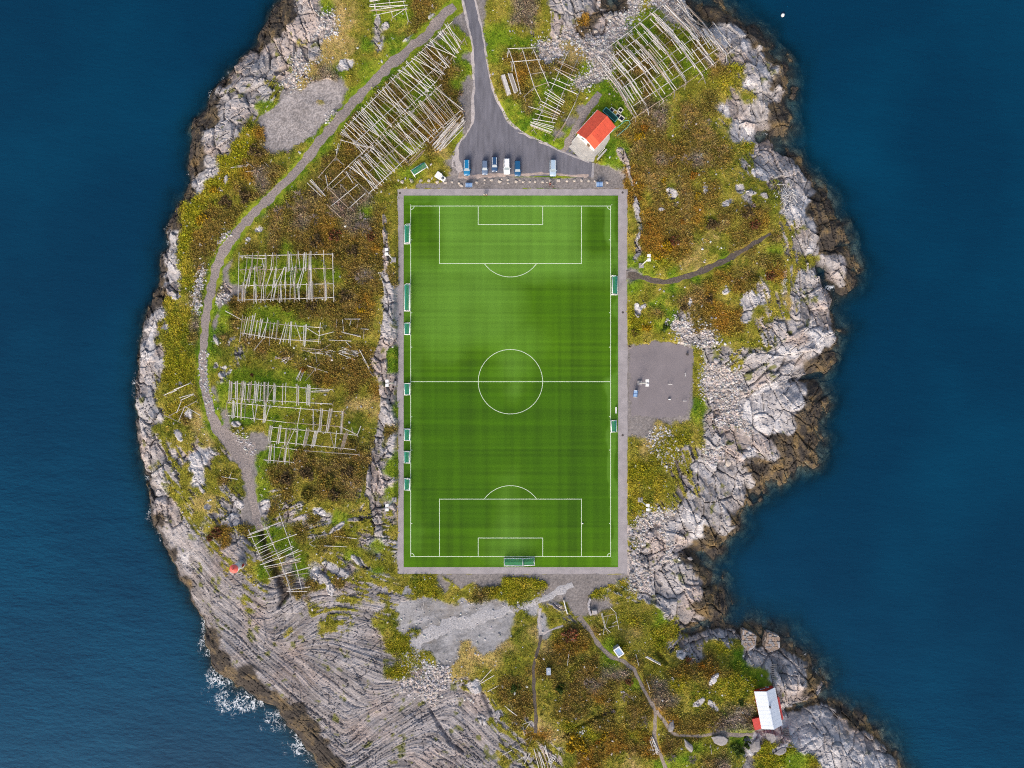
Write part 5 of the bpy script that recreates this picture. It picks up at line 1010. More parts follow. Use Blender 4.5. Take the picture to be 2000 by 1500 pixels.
# shelters
M_poly = mat('blue_polycarbonate', srgb(150, 180, 214), .25, var=.08, spec=.5); M_blue = mat('blue_frame', (.03, .10, .28), .5)
def shelter(label, u, v, w, dp, rz):
    p = P(u, v, 1.0); t = thing('team_shelter', label, 'shelter', (p.x, p.y, p.z - 1.0), rz, 'team shelters by the pitch'); X, Y = w / 2, dp / 2
    prof = [(Y, .1), (Y * .95, 1.2), (Y * .5, 1.75), (-Y, 1.95)]
    pan = MB()
    for a, b in zip(prof, prof[1:]): pan.quad((-X, a[0], a[1]), (X, a[0], a[1]), (X, b[0], b[1]), (-X, b[0], b[1]))
    pan.build('roof_panel', M_poly, t)
    for x in (-X, 0, X): MB().path([(x, a, b + .03) for a, b in prof], .04).build('frame', M_white if x else M_blue, t)
    MB().tube((-X, -Y, 1.96), (X, -Y, 1.96), .06).build('front_rail', M_blue, t); MB().tube((-X, Y * .5, 1.8), (X, Y * .5, 1.8), .05).build('back_rail', M_blue, t)
    for s_ in (-1, 1): MB().poly([(s_ * X, Y, .1), (s_ * X, Y * .95, 1.2), (s_ * X, Y * .5, 1.75), (s_ * X, -Y, 1.95), (s_ * X, -Y * .2, .1)]).build('side_panel', M_poly, t)
    MB().box((0, Y * .3, .42), (w * .9, .35, .06)).build('bench', M_wood[0], t)
shelter('pale blue shelter at the left end behind the top touchline walkway', 916, 362, 1.9, 1.5, 0); shelter('pale blue shelter at the right end behind the top walkway', 1170.5, 360.5, 1.8, 1.7, 0); shelter('tilted pale blue shelter on the gravel court', 1241, 769, 1.9, 1.35, math.radians(82 + 180))
x, y = W(1202.7, 801); t = thing('bench', 'narrow white bench on the turf beside the right touchline', 'bench', (x, y, .06))
for i in range(3): MB().box(((i - 1) * .15, 0, .45), (.12, 1.8, .05)).build('seat_slat', M_white, t)
for s_ in (-1, 1):
    for q in (-1, 1): MB().box((q * .14, s_ * .75, .21), (.06, .06, .43)).build('leg', M_steel, t)
bm = bmesh.new(); bmesh.ops.create_icosphere(bm, subdivisions=2, radius=.2); me = bpy.data.meshes.new('football'); bm.to_mesh(me); bm.free()
x, y = W(1138, 1022); tag(obj('football', me, M_white, loc=(x, y, .26)), 'white football beside the bottom right penalty area', 'ball')
# training bars on the court
for u, v, L_, rz, lab in ((1308, 750.6, 1.1, 0, 'short white training bar in the middle of the gravel court'), (1336, 783, 1.0, 0, 'faint training bar near the lower right of the gravel court'), (1337, 732, 1.0, R90, 'upright training bar near the right edge of the gravel court')):
    p = P(u, v, 0, True); t = thing('training_bar', lab, 'training bar', p, rz, 'training bars on the gravel court')
    MB().tube((-L_ / 2, 0, .9), (L_ / 2, 0, .9), .06).build('bar', M_white, t)
    for s_ in (-1, 1): MB().tube((s_ * L_ / 2, 0, 0), (s_ * L_ / 2, 0, .93), .05).build('post', M_steel, t)
p = P(1307, 780, 0, True); t = thing('marker_block', 'white block with a dark base low on the gravel court', 'block', p); MB().box((0, 0, .12), (.8, .45, .25)).build('foot', M_dark, t); MB().box((0, 0, .4), (.62, .36, .34)).build('block', M_white, t, bevel=.05)
p = P(1341.6, 692.4, 0, True); t = thing('bin', 'small black bin at the top right corner of the gravel court', 'bin', p); MB().tube((0, 0, 0), (0, 0, .8), .26, .33, 12).build('body', M_black, t); MB().tube((0, 0, .8), (0, 0, .87), .36, .3, 12).build('lid', M_dark, t)
# ------------------------------------------------------------------ cars
def car(label, u, v, paint, L_=4.4, wd=1.8, ht=1.5, kind='wagon', rails=False, roofmat=None, rz=0.0):
    x, y = W(u, v, .7); t = thing('parked_car', label, 'car', (x, y, roadz(x, y) + .005), rz, 'cars parked in the row')
    hl, hw = L_ / 2, wd / 2                       # front towards -y
    st = [(-hl, .72, .38, .60), (-hl + .12, .90, .30, .72), (-hl + .5, .98, .25, .86), (-hl + 1.15, 1, .24, .98), (0, 1, .24, 1.0), (hl - .6, .99, .25, 1.02), (hl - .12, .94, .3, .98), (hl, .84, .42, .8)]
    b = MB(); k = 10
    for (yy, wf, z0, z1) in st:
        w_ = hw * wf
        b.v += [(-w_ * .86, yy, z0), (-w_, yy, z0 + .14), (-w_, yy, z0 + (z1 - z0) * .62), (-w_ * .95, yy, z1 - .07), (-w_ * .8, yy, z1), (w_ * .8, yy, z1), (w_ * .95, yy, z1 - .07), (w_, yy, z0 + (z1 - z0) * .62), (w_, yy, z0 + .14), (w_ * .86, yy, z0)]
    for i in range(len(st) - 1):
        for j in range(k): b.f.append((i * k + j, i * k + (j + 1) % k, (i + 1) * k + (j + 1) % k, (i + 1) * k + j))
    b.f += [tuple(range(k)), tuple(range((len(st) - 1) * k, len(st) * k))]
    b.build('body', paint, t, True)
    f0, f1 = -hl + 1.15, -hl + 1.75; r1 = hl - (.12 if kind != 'sedan' else .95); r0 = hl - (.42 if kind != 'sedan' else 1.45)
    if kind == 'van': f0, f1 = -hl + .85, -hl + 1.5
    bw, tw = hw * .9, hw * .72; zb, zt = .97, ht - .05
    A = [(-bw, f0, zb), (bw, f0, zb), (bw, r1, zb), (-bw, r1, zb)]; T = [(-tw, f1, zt), (tw, f1, zt), (tw, r0, zt), (-tw, r0, zt)]
    MB().quad(A[0], A[1], T[1], T[0]).build('windscreen', M_screen, t); MB().quad(A[2], A[3], T[3], T[2]).build('rear_window', M_glass, t)
    MB().quad(A[1], A[2], T[2], T[1]).build('side_window', M_glass, t); MB().quad(A[3], A[0], T[0], T[3]).build('side_window', M_glass, t)
    rf = MB()
    rf.box((0, (f1 + r0) / 2, zt + .02), (tw * 2 + .06, r0 - f1 + .1, .07), 0, 0, .95); rf.build('roof', roofmat or paint, t, bevel=.02)
    pil = MB()
    for a, c in zip(A, T): pil.tube(a, c, .05, .05, 5)
    pil.tube((-bw, (f0 + r1) / 2, zb), (-tw, (f1 + r0) / 2, zt), .04, .04, 5).tube((bw, (f0 + r1) / 2, zb), (tw, (f1 + r0) / 2, zt), .04, .04, 5); pil.build('pillars', paint, t)
    if rails:
        for s_ in (-1, 1): MB().tube((s_ * tw * .93, f1 + .1, zt + .11), (s_ * tw * .93, r0 - .1, zt + .11), .055, .055, 6).build('roof_rail', M_railm, t)
    for s_ in (-1, 1):
        MB().box((s_ * (hw + .1), f0 + .35, 1.0), (.22, .13, .15)).build('mirror', paint, t)
        MB().box((s_ * hw * .62, -hl + .1, .64), (.36, .2, .14)).build('headlight', M_lamp, t); MB().box((s_ * hw * .72, hl - .04, .78), (.24, .1, .2)).build('tail_light', M_tail, t)
        for yy in (-hl + .82, hl - .8):
            wh = MB().tube((s_ * (hw - .2), yy, .32), (s_ * (hw + .005), yy, .32), .32, .32, 16).build('wheel', M_black, t); MB().tube((s_ * (hw - .1), yy, .32), (s_ * (hw + .015), yy, .32), .2, .2, 12).build('rim', M_steel, wh)
    MB().box((0, -hl + .02, .42), (.9, .06, .16)).build('grille', M_black, t)
    return t
cp = lambda n, c: mat(n, c, .3, var=.03, spec=.5)
M_screen = mat('windscreen_glass', (.16, .22, .27), .06, var=.05, spec=.8); M_railm = mat('rail_alloy', (.7, .73, .76), .35); M_lamp = mat('headlamp', (.7, .74, .78), .15); M_tail = mat('tail_lamp', (.35, .02, .02), .3)
car('bright blue car with roof rails, leftmost in the parked row', 912, 327, cp('paint_blue', (.01, .17, .36)), 4.5, 1.85, 1.65, rails=True)
car('slate grey-blue car, second from the left in the parked row', 947, 327, cp('paint_slate', (.12, .17, .26)), 4.1, 1.7, 1.5)
car('navy estate car with pale roof rails, parked further back than its neighbours', 966, 320.5, cp('paint_navy', (.025, .07, .16)), 4.3, 1.72, 1.5, rails=True)
car('white van-like car in the parked row', 990, 325, cp('paint_white', (.80, .81, .82)), 4.5, 1.85, 1.75, rails=True)
car('dark blue car without rails, right of the white car', 1011, 328.5, cp('paint_darkblue', (.012, .085, .20)), 4.5, 1.78, 1.48)
car('silver-blue car parked alone to the right of the row', 1080, 328, cp('paint_silver', (.36, .47, .58)), 4.7, 1.9, 1.7, rails=True)
# small white trailer
p = P(861, 347, 0, True); t = thing('trailer', 'small white trailer with a spare wheel on its lid, on the grass verge', 'trailer', p, math.radians(-34))
MB().box((-.75, .05, .75), (1.6, 1.75, .85), 0, 0, .95).build('box_body', M_white, t, bevel=.05); MB().box((.75, 0, .65), (1.5, 1.35, .6), 0, 0, .94).build('front_box', M_white, t, bevel=.05)
w_ = MB().tube((.75, 0, .95), (.75, 0, 1.1), .36, .36, 16).build('spare_wheel', M_black, t); MB().tube((.75, 0, .97), (.75, 0, 1.12), .17, .17, 12).build('rim', M_steel, w_)
for s_ in (-1, 1): MB().tube((-.6, s_ * .8, .3), (-.6, s_ * 1.0, .3), .3, .3, 14).build('wheel', M_black, t)
MB().tube((1.4, 0, .4), (2.0, 0, .4), .05).build('drawbar', M_steel, t)
# ------------------------------------------------------------------ house with the red roof
M_redroof = mat('red_roof', srgb(200, 82, 60), .6, noise=.8, var=.12); M_redroof2 = mat('brighter_red_roof', srgb(224, 100, 70), .6, var=.05); M_wall = mat('white_boards', (.78, .78, .76), .7, var=.05)  # second red is brighter, for the end sheets of one slope and the ridge
M_concrete = mat('terrace_concrete', srgb(170, 168, 164), .9, noise=.8, bump=.2, var=.15); M_green = mat('green_tarpaulin', srgb(16, 74, 66), .6, var=.25, noise=1.5)
def house(loc, rz, L_, w, hw, hr, wallm, roofm, name, label, ov=.35, strips=0, seam=None):
    """ridge along local y; parts: walls, gables, two roof slopes of sheets, ridge, windows, door"""
    t = thing(name, label, 'house', loc, rz); X, Y = w / 2, L_ / 2
    for s_ in (-1, 1):
        MB().box((s_ * (X - .06), 0, hw / 2 - .5), (.12, L_, hw + 1.0)).build('wall', wallm, t)
        MB().poly([(-X, s_ * (Y - .003), -1), (X, s_ * (Y - .003), -1), (X, s_ * (Y - .003), hw), (0, s_ * (Y - .003), hr), (-X, s_ * (Y - .003), hw)]).build('gable_wall', wallm, t)
    sl_ = (hr - hw) / X
    for s_ in (-1, 1):
        xo = X + ov; zo = hw - ov * sl_; n = strips or 1; roof = None
        for i in range(n):
            y0, y1 = -Y - ov + (L_ + 2 * ov) * i / n, -Y - ov + (L_ + 2 * ov) * (i + 1) / n; m_ = roofm
            if seam and s_ == seam[0] and i < seam[1]: m_ = seam[2]
            b = MB(); th = .07; g_ = .012
            b.v = [(0, y0 + g_, hr + th), (s_ * xo, y0 + g_, zo + th), (s_ * xo, y1 - g_, zo + th), (0, y1 - g_, hr + th), (0, y0 + g_, hr - th), (s_ * xo, y0 + g_, zo - th), (s_ * xo, y1 - g_, zo - th), (0, y1 - g_, hr - th)]
            b.f = [(0, 1, 2, 3), (7, 6, 5, 4), (0, 4, 5, 1), (1, 5, 6, 2), (2, 6, 7, 3), (3, 7, 4, 0)]
            q = b.build('roof_sheet', m_, t)
        MB().box((s_ * (xo + .03), 0, zo - .02), (.09, L_ + 2 * ov, .14)).build('gutter', M_white, t)
    MB().box((0, 0, hr + .08), (.26, L_ + 2 * ov + .04, .08)).build('ridge_cap', seam[2] if seam else roofm, t)
    return t
def window(t, x, y, z, w, h, ax, name='window'):
    d = (w, .08, h) if ax == 'y' else (.08, w, h); f = MB().box((x, y, z), d).build(name, M_white, t)
    d2 = (w - .16, .1, h - .16) if ax == 'y' else (.1, w - .16, h - .16); MB().box((x, y, z), d2).build('pane', M_glass, f)
ca = P(1163.5, 252.5, 0, True); x_, y_ = W(1165, 251, 4.3); rzh = -math.atan2(1185.5 - 1145, 273 - 229)
hp = (x_, y_, .62)
hs_ = house(hp, rzh, 8.1, 6.3, 2.9, 4.3, M_wall, M_redroof, 'house', 'white house with a bright red roof beside the car park', .3, 8, (1, 2, M_redroof2))
window(hs_, -1.2, -4.06, 1.6, 1.0, 1.1, 'y'); window(hs_, 3.16, 1.2, 1.6, 1.2, 1.0, 'x'); window(hs_, 3.16, -1.6, 1.6, 1.2, 1.0, 'x'); window(hs_, -3.16, 0, 1.6, 1.2, 1.0, 'x'); window(hs_, 0, 4.06, 1.6, 1.2, 1.0, 'y')
dr = MB().box((1.1, -4.07, 1.0), (1.0, .1, 2.0)).build('door', mat('brown_door', (.16, .09, .05), .5), hs_); MB().box((1.45, -4.14, 1.0), (.05, .06, .18)).build('handle', M_steel, dr); MB().box((-2.3, -4.08, 2.3), (.28, .16, .28)).build('vent', M_dark, hs_)
t = thing('terrace', 'grey concrete terrace with long steps in front of the red roofed house', 'terrace', (0, 0, 0))
def wpoly(pts, z): return [W(u, v, z) for u, v in pts]
top = [(1129, 262), (1116, 278), (1118, 282), (1141, 302), (1153, 306), (1164, 304), (1181, 288), (1191, 271), (1190, 258)]
MB().prism(wpoly(top, .6), -.6, .6).build('slab', M_concrete, t)
for k in range(3):
    z = .45 - .15 * k; o = 3.0 * (k + 1)
    outer = [(1117.5 - o * .8, 281 + o * .55), (1139.5 - o * .55, 302.5 + o), (1153, 306.5 + o), (1158 + o * .2, 307 + o * .95)]; inner = [(1164, 303), (1153, 305.5), (1141, 301.5), (1118, 281.5)]
    MB().prism(wpoly(outer + inner, z), -.5, z).build('step', M_concrete, t)
MB().prism(wpoly([(1166, 310), (1183.5, 291), (1185.5, 293), (1168, 313)], .5), -.5, .9).build('side_wall', M_concrete, t)
MB().path([(*W(1181, 289, 1.5), 1.5), (*W(1168, 304, 1.5), 1.5)], .06).build('handrail', M_white, t); MB().path([(*W(1117, 277, 1.6), 1.6), (*W(1128, 264, 1.6), 1.6)], .05).build('handrail', M_white, t)
for q in ((1117, 277), (1128, 264), (1181, 289), (1168, 304)): MB().tube((*W(*q, .6), .5), (*W(*q, 1.5), 1.6), .04).build('rail_post', M_white, t)
# fish tubs, green cover and hose behind the house
c_ = P(1192, 225, .6, True); t = thing('covered_container', 'long dark green covered container behind the red roofed house', 'container', (c_.x, c_.y, c_.z - .6), math.radians(-41.5))
MB().box((0, 0, .55), (4.6, 1.35, 1.1)).build('body', M_green, t); MB().box((0, 0, 1.14), (4.3, 1.1, .1), 0, 0, .97).build('cover', M_green, t)
M_mint = mat('pale_green_rim', srgb(120, 190, 180), .6)
for s_ in (-1, 1): MB().box((s_ * 2.3, 0, 1.14), (.14, 1.5, .12)).build('rim', M_mint, t); MB().box((0, s_ * .7, 1.14), (4.4, .12, .1)).build('rim', M_mint, t)
M_tub = mat('tub_plastic', srgb(205, 205, 190), .5, var=.08); M_tubin = mat('tub_dark', (.012, .014, .03), .4); M_tuby = mat('tub_yellow', srgb(150, 130, 40), .6, var=.3)
def tub(label, u, v, inner, s=1.25):
    p = P(u, v, .7, True); t = thing('fish_tub', label, 'tub', (p.x, p.y, p.z - .7), math.radians(-38), 'fish tubs behind the house'); w = s
    for s_ in (-1, 1): MB().box((s_ * (w / 2 - .08), 0, .42), (.16, w, .72)).build('wall', M_tub, t); MB().box((0, s_ * (w / 2 - .08), .42), (w - .33, .157, .72)).build('wall', M_tub, t)
    MB().box((0, 0, .12), (w - .02, w - .02, .1)).build('bottom', M_tub, t); MB().box((0, 0, .5), (w - .34, w - .34, .04)).build('contents', inner, t)
    for s_ in (-1, 1): MB().box((s_ * w * .3, 0, .03), (.16, w * .9, .1)).build('foot', M_tub, t)
tub('pale fish tub with dark contents, nearest the container end', 1195, 214.6, M_tubin); tub('fish tub with yellow-brown contents in the middle of the group', 1201.5, 219.5, M_tuby); tub('pale fish tub standing apart at the upper right of the group', 1212, 215, M_tubin); tub('pale fish tub below the yellow one', 1207.4, 226, M_tubin); tub('largest pale fish tub at the lower right of the group', 1214.3, 231, M_tubin, 1.4)
hpts = [P(u, v, .5, True) for u, v in ((1196, 256), (1208, 247), (1220, 236), (1228, 235), (1231, 241), (1225, 249), (1214, 258), (1205, 266))]
t = thing('hoop_rail', 'thin pale rail bent in a loop beside the fish tubs', 'rail', hpts[3] - Vector((0, 0, .5))); MB().path([tuple(q - t.location) for q in hpts], .06).build('rail', M_mint, t)
for q in hpts[::2]: MB().tube(tuple(q - t.location), (q.x - t.location.x, q.y - t.location.y, G(q.x, q.y) - t.location.z - .1), .05).build('post', M_steel, t)
# ------------------------------------------------------------------ red cottage with white roof
M_red = mat('red_boards', srgb(168, 48, 38), .7, noise=4, var=.12); M_wroof = mat('white_sheet_roof', srgb(196, 205, 217), .5, noise=.6, var=.07); M_red2 = mat('faded_red_roof', srgb(190, 72, 66), .7, noise=2, var=.1)
gz = P(1500, 1385, 0, True).z + .1; xr, yr = W(1503.5, 1387, gz + 4.1); rzc = math.radians(11.2)
ct = house((xr, yr, gz), rzc, 10.4, 5.4, 3.0, 4.3, M_red, M_wroof, 'cottage', 'red cottage with a white sheet roof on the south-east rocks', .2, 10)
sg_ = MB().box((-.4, 5.26, 2.1), (1.6, .08, .5)).build('sign_board', M_black, ct); MB().box((-.4, 5.31, 2.25), (1.5, .06, .16)).build('trim', M_white, sg_)
window(ct, 1.2, 5.22, 1.5, .8, .9, 'y'); window(ct, -2.62, 1.5, 1.5, .9, .9, 'x'); window(ct, -2.62, -1.5, 1.5, .9, .9, 'x')
MB().box((.1, 1.0, 4.5), (.42, .42, .7)).build('chimney', M_dark, ct)
MB().box((3.1, -1.0, 1.1), (1.1, 6.2, 2.4)).build('lean_to', M_red, ct); b = MB(); b.quad((2.5, -4.2, 2.75), (3.75, -4.2, 2.25), (3.75, 2.2, 2.25), (2.5, 2.2, 2.75)).build('lean_to_roof', M_red2, ct)
an = MB().box((-3.6, -4.0, 1.0), (2.2, 2.9, 2.4)).build('annex', M_red, ct); MB().box((-3.6, -4.0, 2.28), (2.5, 3.2, .14), .06).build('annex_roof', M_red2, an)
def stairs(label, a, b, n, w):
    pa, pb = P(*a, .2, True), P(*b, .2, True); t = thing('timber_steps', label, 'steps', pa); d = pb - pa; rz = math.atan2(d.y, d.x); nn = Vector((-math.sin(rz), math.cos(rz), 0))
    for s_ in (-1, 1): MB().tube(tuple(nn * s_ * w * .42), tuple(d + nn * s_ * w * .42), .09, .09, 5).build('stringer', M_wood[1], t)
    me = MB().box((0, 0, 0), (d.length / n * .62, w, .09)).mesh('tread'); me.materials.append(M_wood[1])
    for i in range(n):
        o = obj('tread', me, None, t); o.location = d * ((i + .5) / n) + Vector((0, 0, .12)); o.rotation_euler = (0, 0, rz)
    for f in (0, .5, 1):
        q = pa + d * f; MB().tube(tuple(d * f), (d.x * f, d.y * f, G(q.x, q.y) - pa.z - .2), .09).build('support', M_wood[1], t)
stairs('grey timber steps from the red cottage up to the stone piers', (1516, 1342), (1510, 1296), 12, 1.8); stairs('grey timber steps below the red cottage', (1534, 1422), (1544, 1460), 11, 1.6)
# stone piers by the water
M_pier = mat('pier_stone', srgb(150, 132, 118), .9, noise=1.3, bump=.4, var=.25)
def pier(label, pts, h, seed):
    c = (sum(p[0] for p in pts) / len(pts), sum(p[1] for p in pts) / len(pts)); z0 = SEA - 1.2; z1 = h; cxp, cyp = W(*c, z1); t = thing('stone_pier', label, 'pier', (cxp, cyp, z0)); r_ = random.Random(seed)
    w = [Vector(W(u, v, z1)) for u, v in pts]; core = MB().prism([(p.x - cxp, p.y - cyp) for p in [Vector((cxp, cyp)) + (p - Vector((cxp, cyp))) * .93 for p in w]], 0, z1 - z0 - .06).build('core', M_pier, t)
    for k in range(6):
        zz = (z1 - z0) * (k + .5) / 6; hh_ = (z1 - z0) / 6 * .94
        for a, b_ in zip(w, w[1:] + w[:1]):
            L_ = (b_ - a).length; n = max(1, int(L_ / 1.1)); an_ = math.atan2(b_.y - a.y, b_.x - a.x)
            for i in range(n):
                q = a.lerp(b_, (i + .5) / n) - Vector((cxp, cyp)); MB().box((q.x, q.y, zz), (L_ / n * .95, .5 + r_.uniform(-.1, .15), hh_), an_ + r_.uniform(-.04, .04)).build('stone', M_stone[r_.choice((0, 1, 2))] if r_.random() < .5 else M_pier, t, bevel=.05)
    xs_ = [p.x for p in w]; ys_ = [p.y for p in w]; yy = min(ys_) + .45
    pv = np.array([(p.x, p.y) for p in w])
    while yy < max(ys_) - .3:
        xx = min(xs_) + r_.uniform(.2, .6)
        while xx < max(xs_) - .3:
            wd_ = r_.uniform(.55, 1.0)
            if float(polysdf(np.array([xx], np.float32), np.array([yy], np.float32), pv.tolist())[0]) > .25: MB().box((xx - cxp, yy - cyp, z1 - z0 + r_.uniform(-.05, .1)), (wd_ * .92, r_.uniform(.5, .7), .3), r_.uniform(-.25, .25), r_.uniform(-.06, .06)).build('stone', M_stone[2] if r_.random() < .45 else M_pier, t, bevel=.05)
            xx += wd_
        yy += .68
    return t
pier('flat topped brown stone pier, left of the two by the water', [(1453, 1231), (1476, 1242), (1474, 1262), (1462, 1270), (1450, 1260)], -2.6, 1); pier('rough stone pier, right of the two by the water', [(1501, 1237), (1521, 1244), (1522, 1266), (1506, 1272), (1495, 1264)], -2.4, 2)
# ------------------------------------------------------------------ small beacon tower
M_pink = mat('faded_red_cap', srgb(226, 104, 92), .6, noise=1.5, var=.15); xb, yb = P(470.5, 1102, 0, True).xy; zb_ = G(xb, yb) - .3
t = thing('beacon_tower', 'small white beacon tower with a faded red cap above the west rocks', 'lighthouse', (xb, yb, zb_)); MB().tube((0, 0, 0), (0, 0, .6), 1.3, 1.25, 20).build('plinth', M_concrete, t)
tw_ = MB().tube((0, 0, .5), (0, 0, 4.8), 1.05, .95, 20).build('tower', M_white, t, True); MB().box((1.02, 0, 1.4), (.1, .7, 1.7)).build('door', M_red, tw_)
MB().tube((0, 0, 4.8), (0, 0, 4.95), 1.25, 1.25, 20).build('gallery', M_white, t); MB().tube((0, 0, 4.95), (0, 0, 5.6), .75, .75, 12).build('lantern', M_glass, t); cp_ = MB().tube((0, 0, 5.55), (0, 0, 6.3), 1.22, .16, 20).build('cap', M_pink, t); MB().tube((0, 0, 6.3), (0, 0, 6.6), .12, .1, 8).build('vent', M_red, cp_)
# ------------------------------------------------------------------ small sheds on the southern heath
p = P(1208.5, 1273, 2.2, True); zs_ = P(1208, 1272, 0, True).z; t = thing('shed', 'little white shed with a blue-grey flat roof beside the stony footpath', 'shed', (p.x, p.y, zs_), math.radians(35)); MB().box((0, 0, 1.0), (1.7, 2.3, 2.4)).build('walls', mat('grey_boards', srgb(150, 154, 160), .7), t)
MB().box((0, 0, 2.22), (1.45, 2.0, .1)).build('roof_panel', mat('blue_roof_felt', srgb(140, 164, 196), .5), t)
for s_ in (-1, 1): MB().box((s_ * .85, 0, 2.26), (.3, 2.6, .22)).build('roof_edge', M_white, t); MB().box((0, s_ * 1.17, 2.26), (1.38, .28, .22)).build('roof_edge', M_white, t)
MB().box((0, -1.17, .95), (.7, .06, 1.8)).build('door', M_white, t)
p = P(1071.5, 1311.5, 1.2, True); t = thing('utility_box', 'small grey-blue utility box on the heath right of the dark footpath', 'box', (p.x, p.y, p.z - 1.2), math.radians(3)); MB().box((0, 0, .6), (1.0, 1.7, 1.3)).build('cabinet', mat('box_grey', srgb(136, 146, 162), .6), t); MB().box((0, 0, 1.28), (1.2, 1.95, .1)).build('lid', mat('box_lid', srgb(150, 162, 180), .5), t); MB().box((0, .1, 1.35), (.5, .5, .06)).build('hatch', M_steel, t)
p = P(1161, 1195, .6, True); t = thing('stone_block', 'pale squared stone block at the broken timber frame', 'stone block', (p.x, p.y, p.z - .6), .1); MB().box((0, 0, .5), (1.5, 1.3, 1.1), 0, 0, .93).build('block', M_stone[1], t, bevel=.06); MB().box((.05, 0, 1.1), (1.2, 1.0, .12)).build('cap_stone', M_stone[0], t, bevel=.03)
pw = [P(u, v, .1, True) for u, v in ((1152, 1168), (1149, 1178), (1150, 1190), (1154, 1200))]; t = thing('dry_stone_wall', 'short curved dry stone wall at the end of the south yard', 'wall', pw[1])
me = MB().box((0, 0, 0), (.75, .55, .42)).mesh('stone', bevel=.06); me.materials.append(M_stone[0])
wr = random.Random(5)
for a, b in zip(pw, pw[1:]):
    for i in range(3):
        for k in range(2):
            o = obj('stone', me, None, t); o.location = a.lerp(b, (i + .5) / 3) - t.location + Vector((wr.uniform(-.1, .1), wr.uniform(-.1, .1), .2 + k * .38)); o.rotation_euler = (wr.uniform(-.1, .1), wr.uniform(-.1, .1), math.atan2((b - a).y, (b - a).x) + wr.uniform(-.2, .2))
pw = [P(u, v, .1, True) for u, v in ((1101, 1172), (1104, 1184), (1108, 1197))]; t = thing('timber_barrier', 'white timber rail on stones at the right end of the pale gravel', 'barrier', pw[1])
MB().path([tuple(q - t.location + Vector((0, 0, .7))) for q in pw], .13).build('rail', M_white, t)
for q in pw: MB().box(tuple(q - t.location + Vector((0, 0, .25))), (.5, .5, .8), .3, 0, .8).build('foot_stone', M_stone[1], t)
# buoy in the sea
x, y = W(1528.5, 30, SEA); t = thing('buoy', 'lone white buoy floating in the sea at the top right', 'buoy', (x, y, SEA)); MB().tube((0, 0, -.3), (0, 0, .45), .42, .5, 14).build('float', M_white, t, True); MB().tube((0, 0, .45), (0, 0, .7), .5, .15, 14).build('top', M_white, t, True)
# ------------------------------------------------------------------ boulders
def rockmesh(seed, flat=.7, sub=2):
    bm = bmesh.new(); bmesh.ops.create_icosphere(bm, subdivisions=sub, radius=1); r_ = random.Random(seed); pl = []
    for _ in range(13):
        n = Vector((r_.gauss(0, 1), r_.gauss(0, 1), r_.gauss(0, .8))).normalized(); pl.append((n, r_.uniform(.5, .82)))
    for v in bm.verts:
        for n, d in pl:
            e_ = v.co.dot(n) - d
            if e_ > 0: v.co -= n * e_
        v.co.z *= flat; v.co *= 1 + r_.uniform(-.05, .05)
    me = bpy.data.meshes.new('boulder'); bm.to_mesh(me); bm.free(); return me
ROCKS = []
for m_ in range(3):
    for s_ in range(4):
        me = rockmesh(100 + s_ + 10 * m_); me.materials.append(M_stone[m_]); ROCKS.append(me)
SMALL = []
for m_ in range(2):
    for s_ in range(4):
        me = rockmesh(200 + s_ + 10 * m_, .7, 1); me.materials.append(M_stone[m_]); SMALL.append(me)
br = random.Random(9)
def boulder(u, v, a, b, h, label, group=None, rz=None, pool=None, mi=None):
    p = P(u, v, 0, True); me = br.choice(pool or (ROCKS if mi is None else ROCKS[mi * 4:mi * 4 + 4])); o = obj('boulder', me, None)
    o.location = (p.x, p.y, p.z + h * .25); o.scale = (a / S, b / S, h); o.rotation_euler = (br.uniform(-.15, .15), br.uniform(-.15, .15), br.uniform(0, 6.3) if rz is None else -math.radians(rz)); tag(o, label, 'boulder', group); return o
ROW = [(785.5,355,4.5),(804.5,354,4.5),(822,353,3.5),(838,353,4),(854,355.5,4),(869.5,356.5,4),(883,355.5,3),(896.5,358,3.2),(931,355.5,3.6),(947,351.5,3),(946.5,357.5,2),(959.7,351,4),(975.7,355,4.2),(980,350,2.4),(992,351,3.2),(993,357,3),(1008,355,3.8),(1015.6,352,2.4),(1021.6,355,3.2),(1035,355,3),(1045.6,354.5,3.2),(1059.4,355,4),(1068.4,356,2),(1074.4,352.6,4),(1091,353,4.4),(1108,353,3.6),(1122,352.6,4),(1135.6,352.6,3.6),(1149.4,353,3.6),(1161.5,353.8,2.8),(1172,352.5,3),(1185.5,356,3.4)]
ORD = ['first','second','third','fourth','fifth','sixth','seventh','eighth','ninth','tenth','eleventh','twelfth','thirteenth','fourteenth','fifteenth','sixteenth','seventeenth','eighteenth','nineteenth','twentieth','twenty-first','twenty-second','twenty-third','twenty-fourth','twenty-fifth','twenty-sixth','twenty-seventh','twenty-eighth','twenty-ninth','thirtieth','thirty-first','thirty-second']
for i, (u, v, r) in enumerate(sorted(ROW)): boulder(u, v, r * 1.08, r * .92, r / S * .9, '%s boulder from the left in the row between cars and pitch' % ORD[i], 'boulders between car park and pitch', mi=1)
boulder(900.5, 362.5, 4.6, 3.4, .4, 'flat pale stone slab left of the left shelter', None, 30, mi=1)
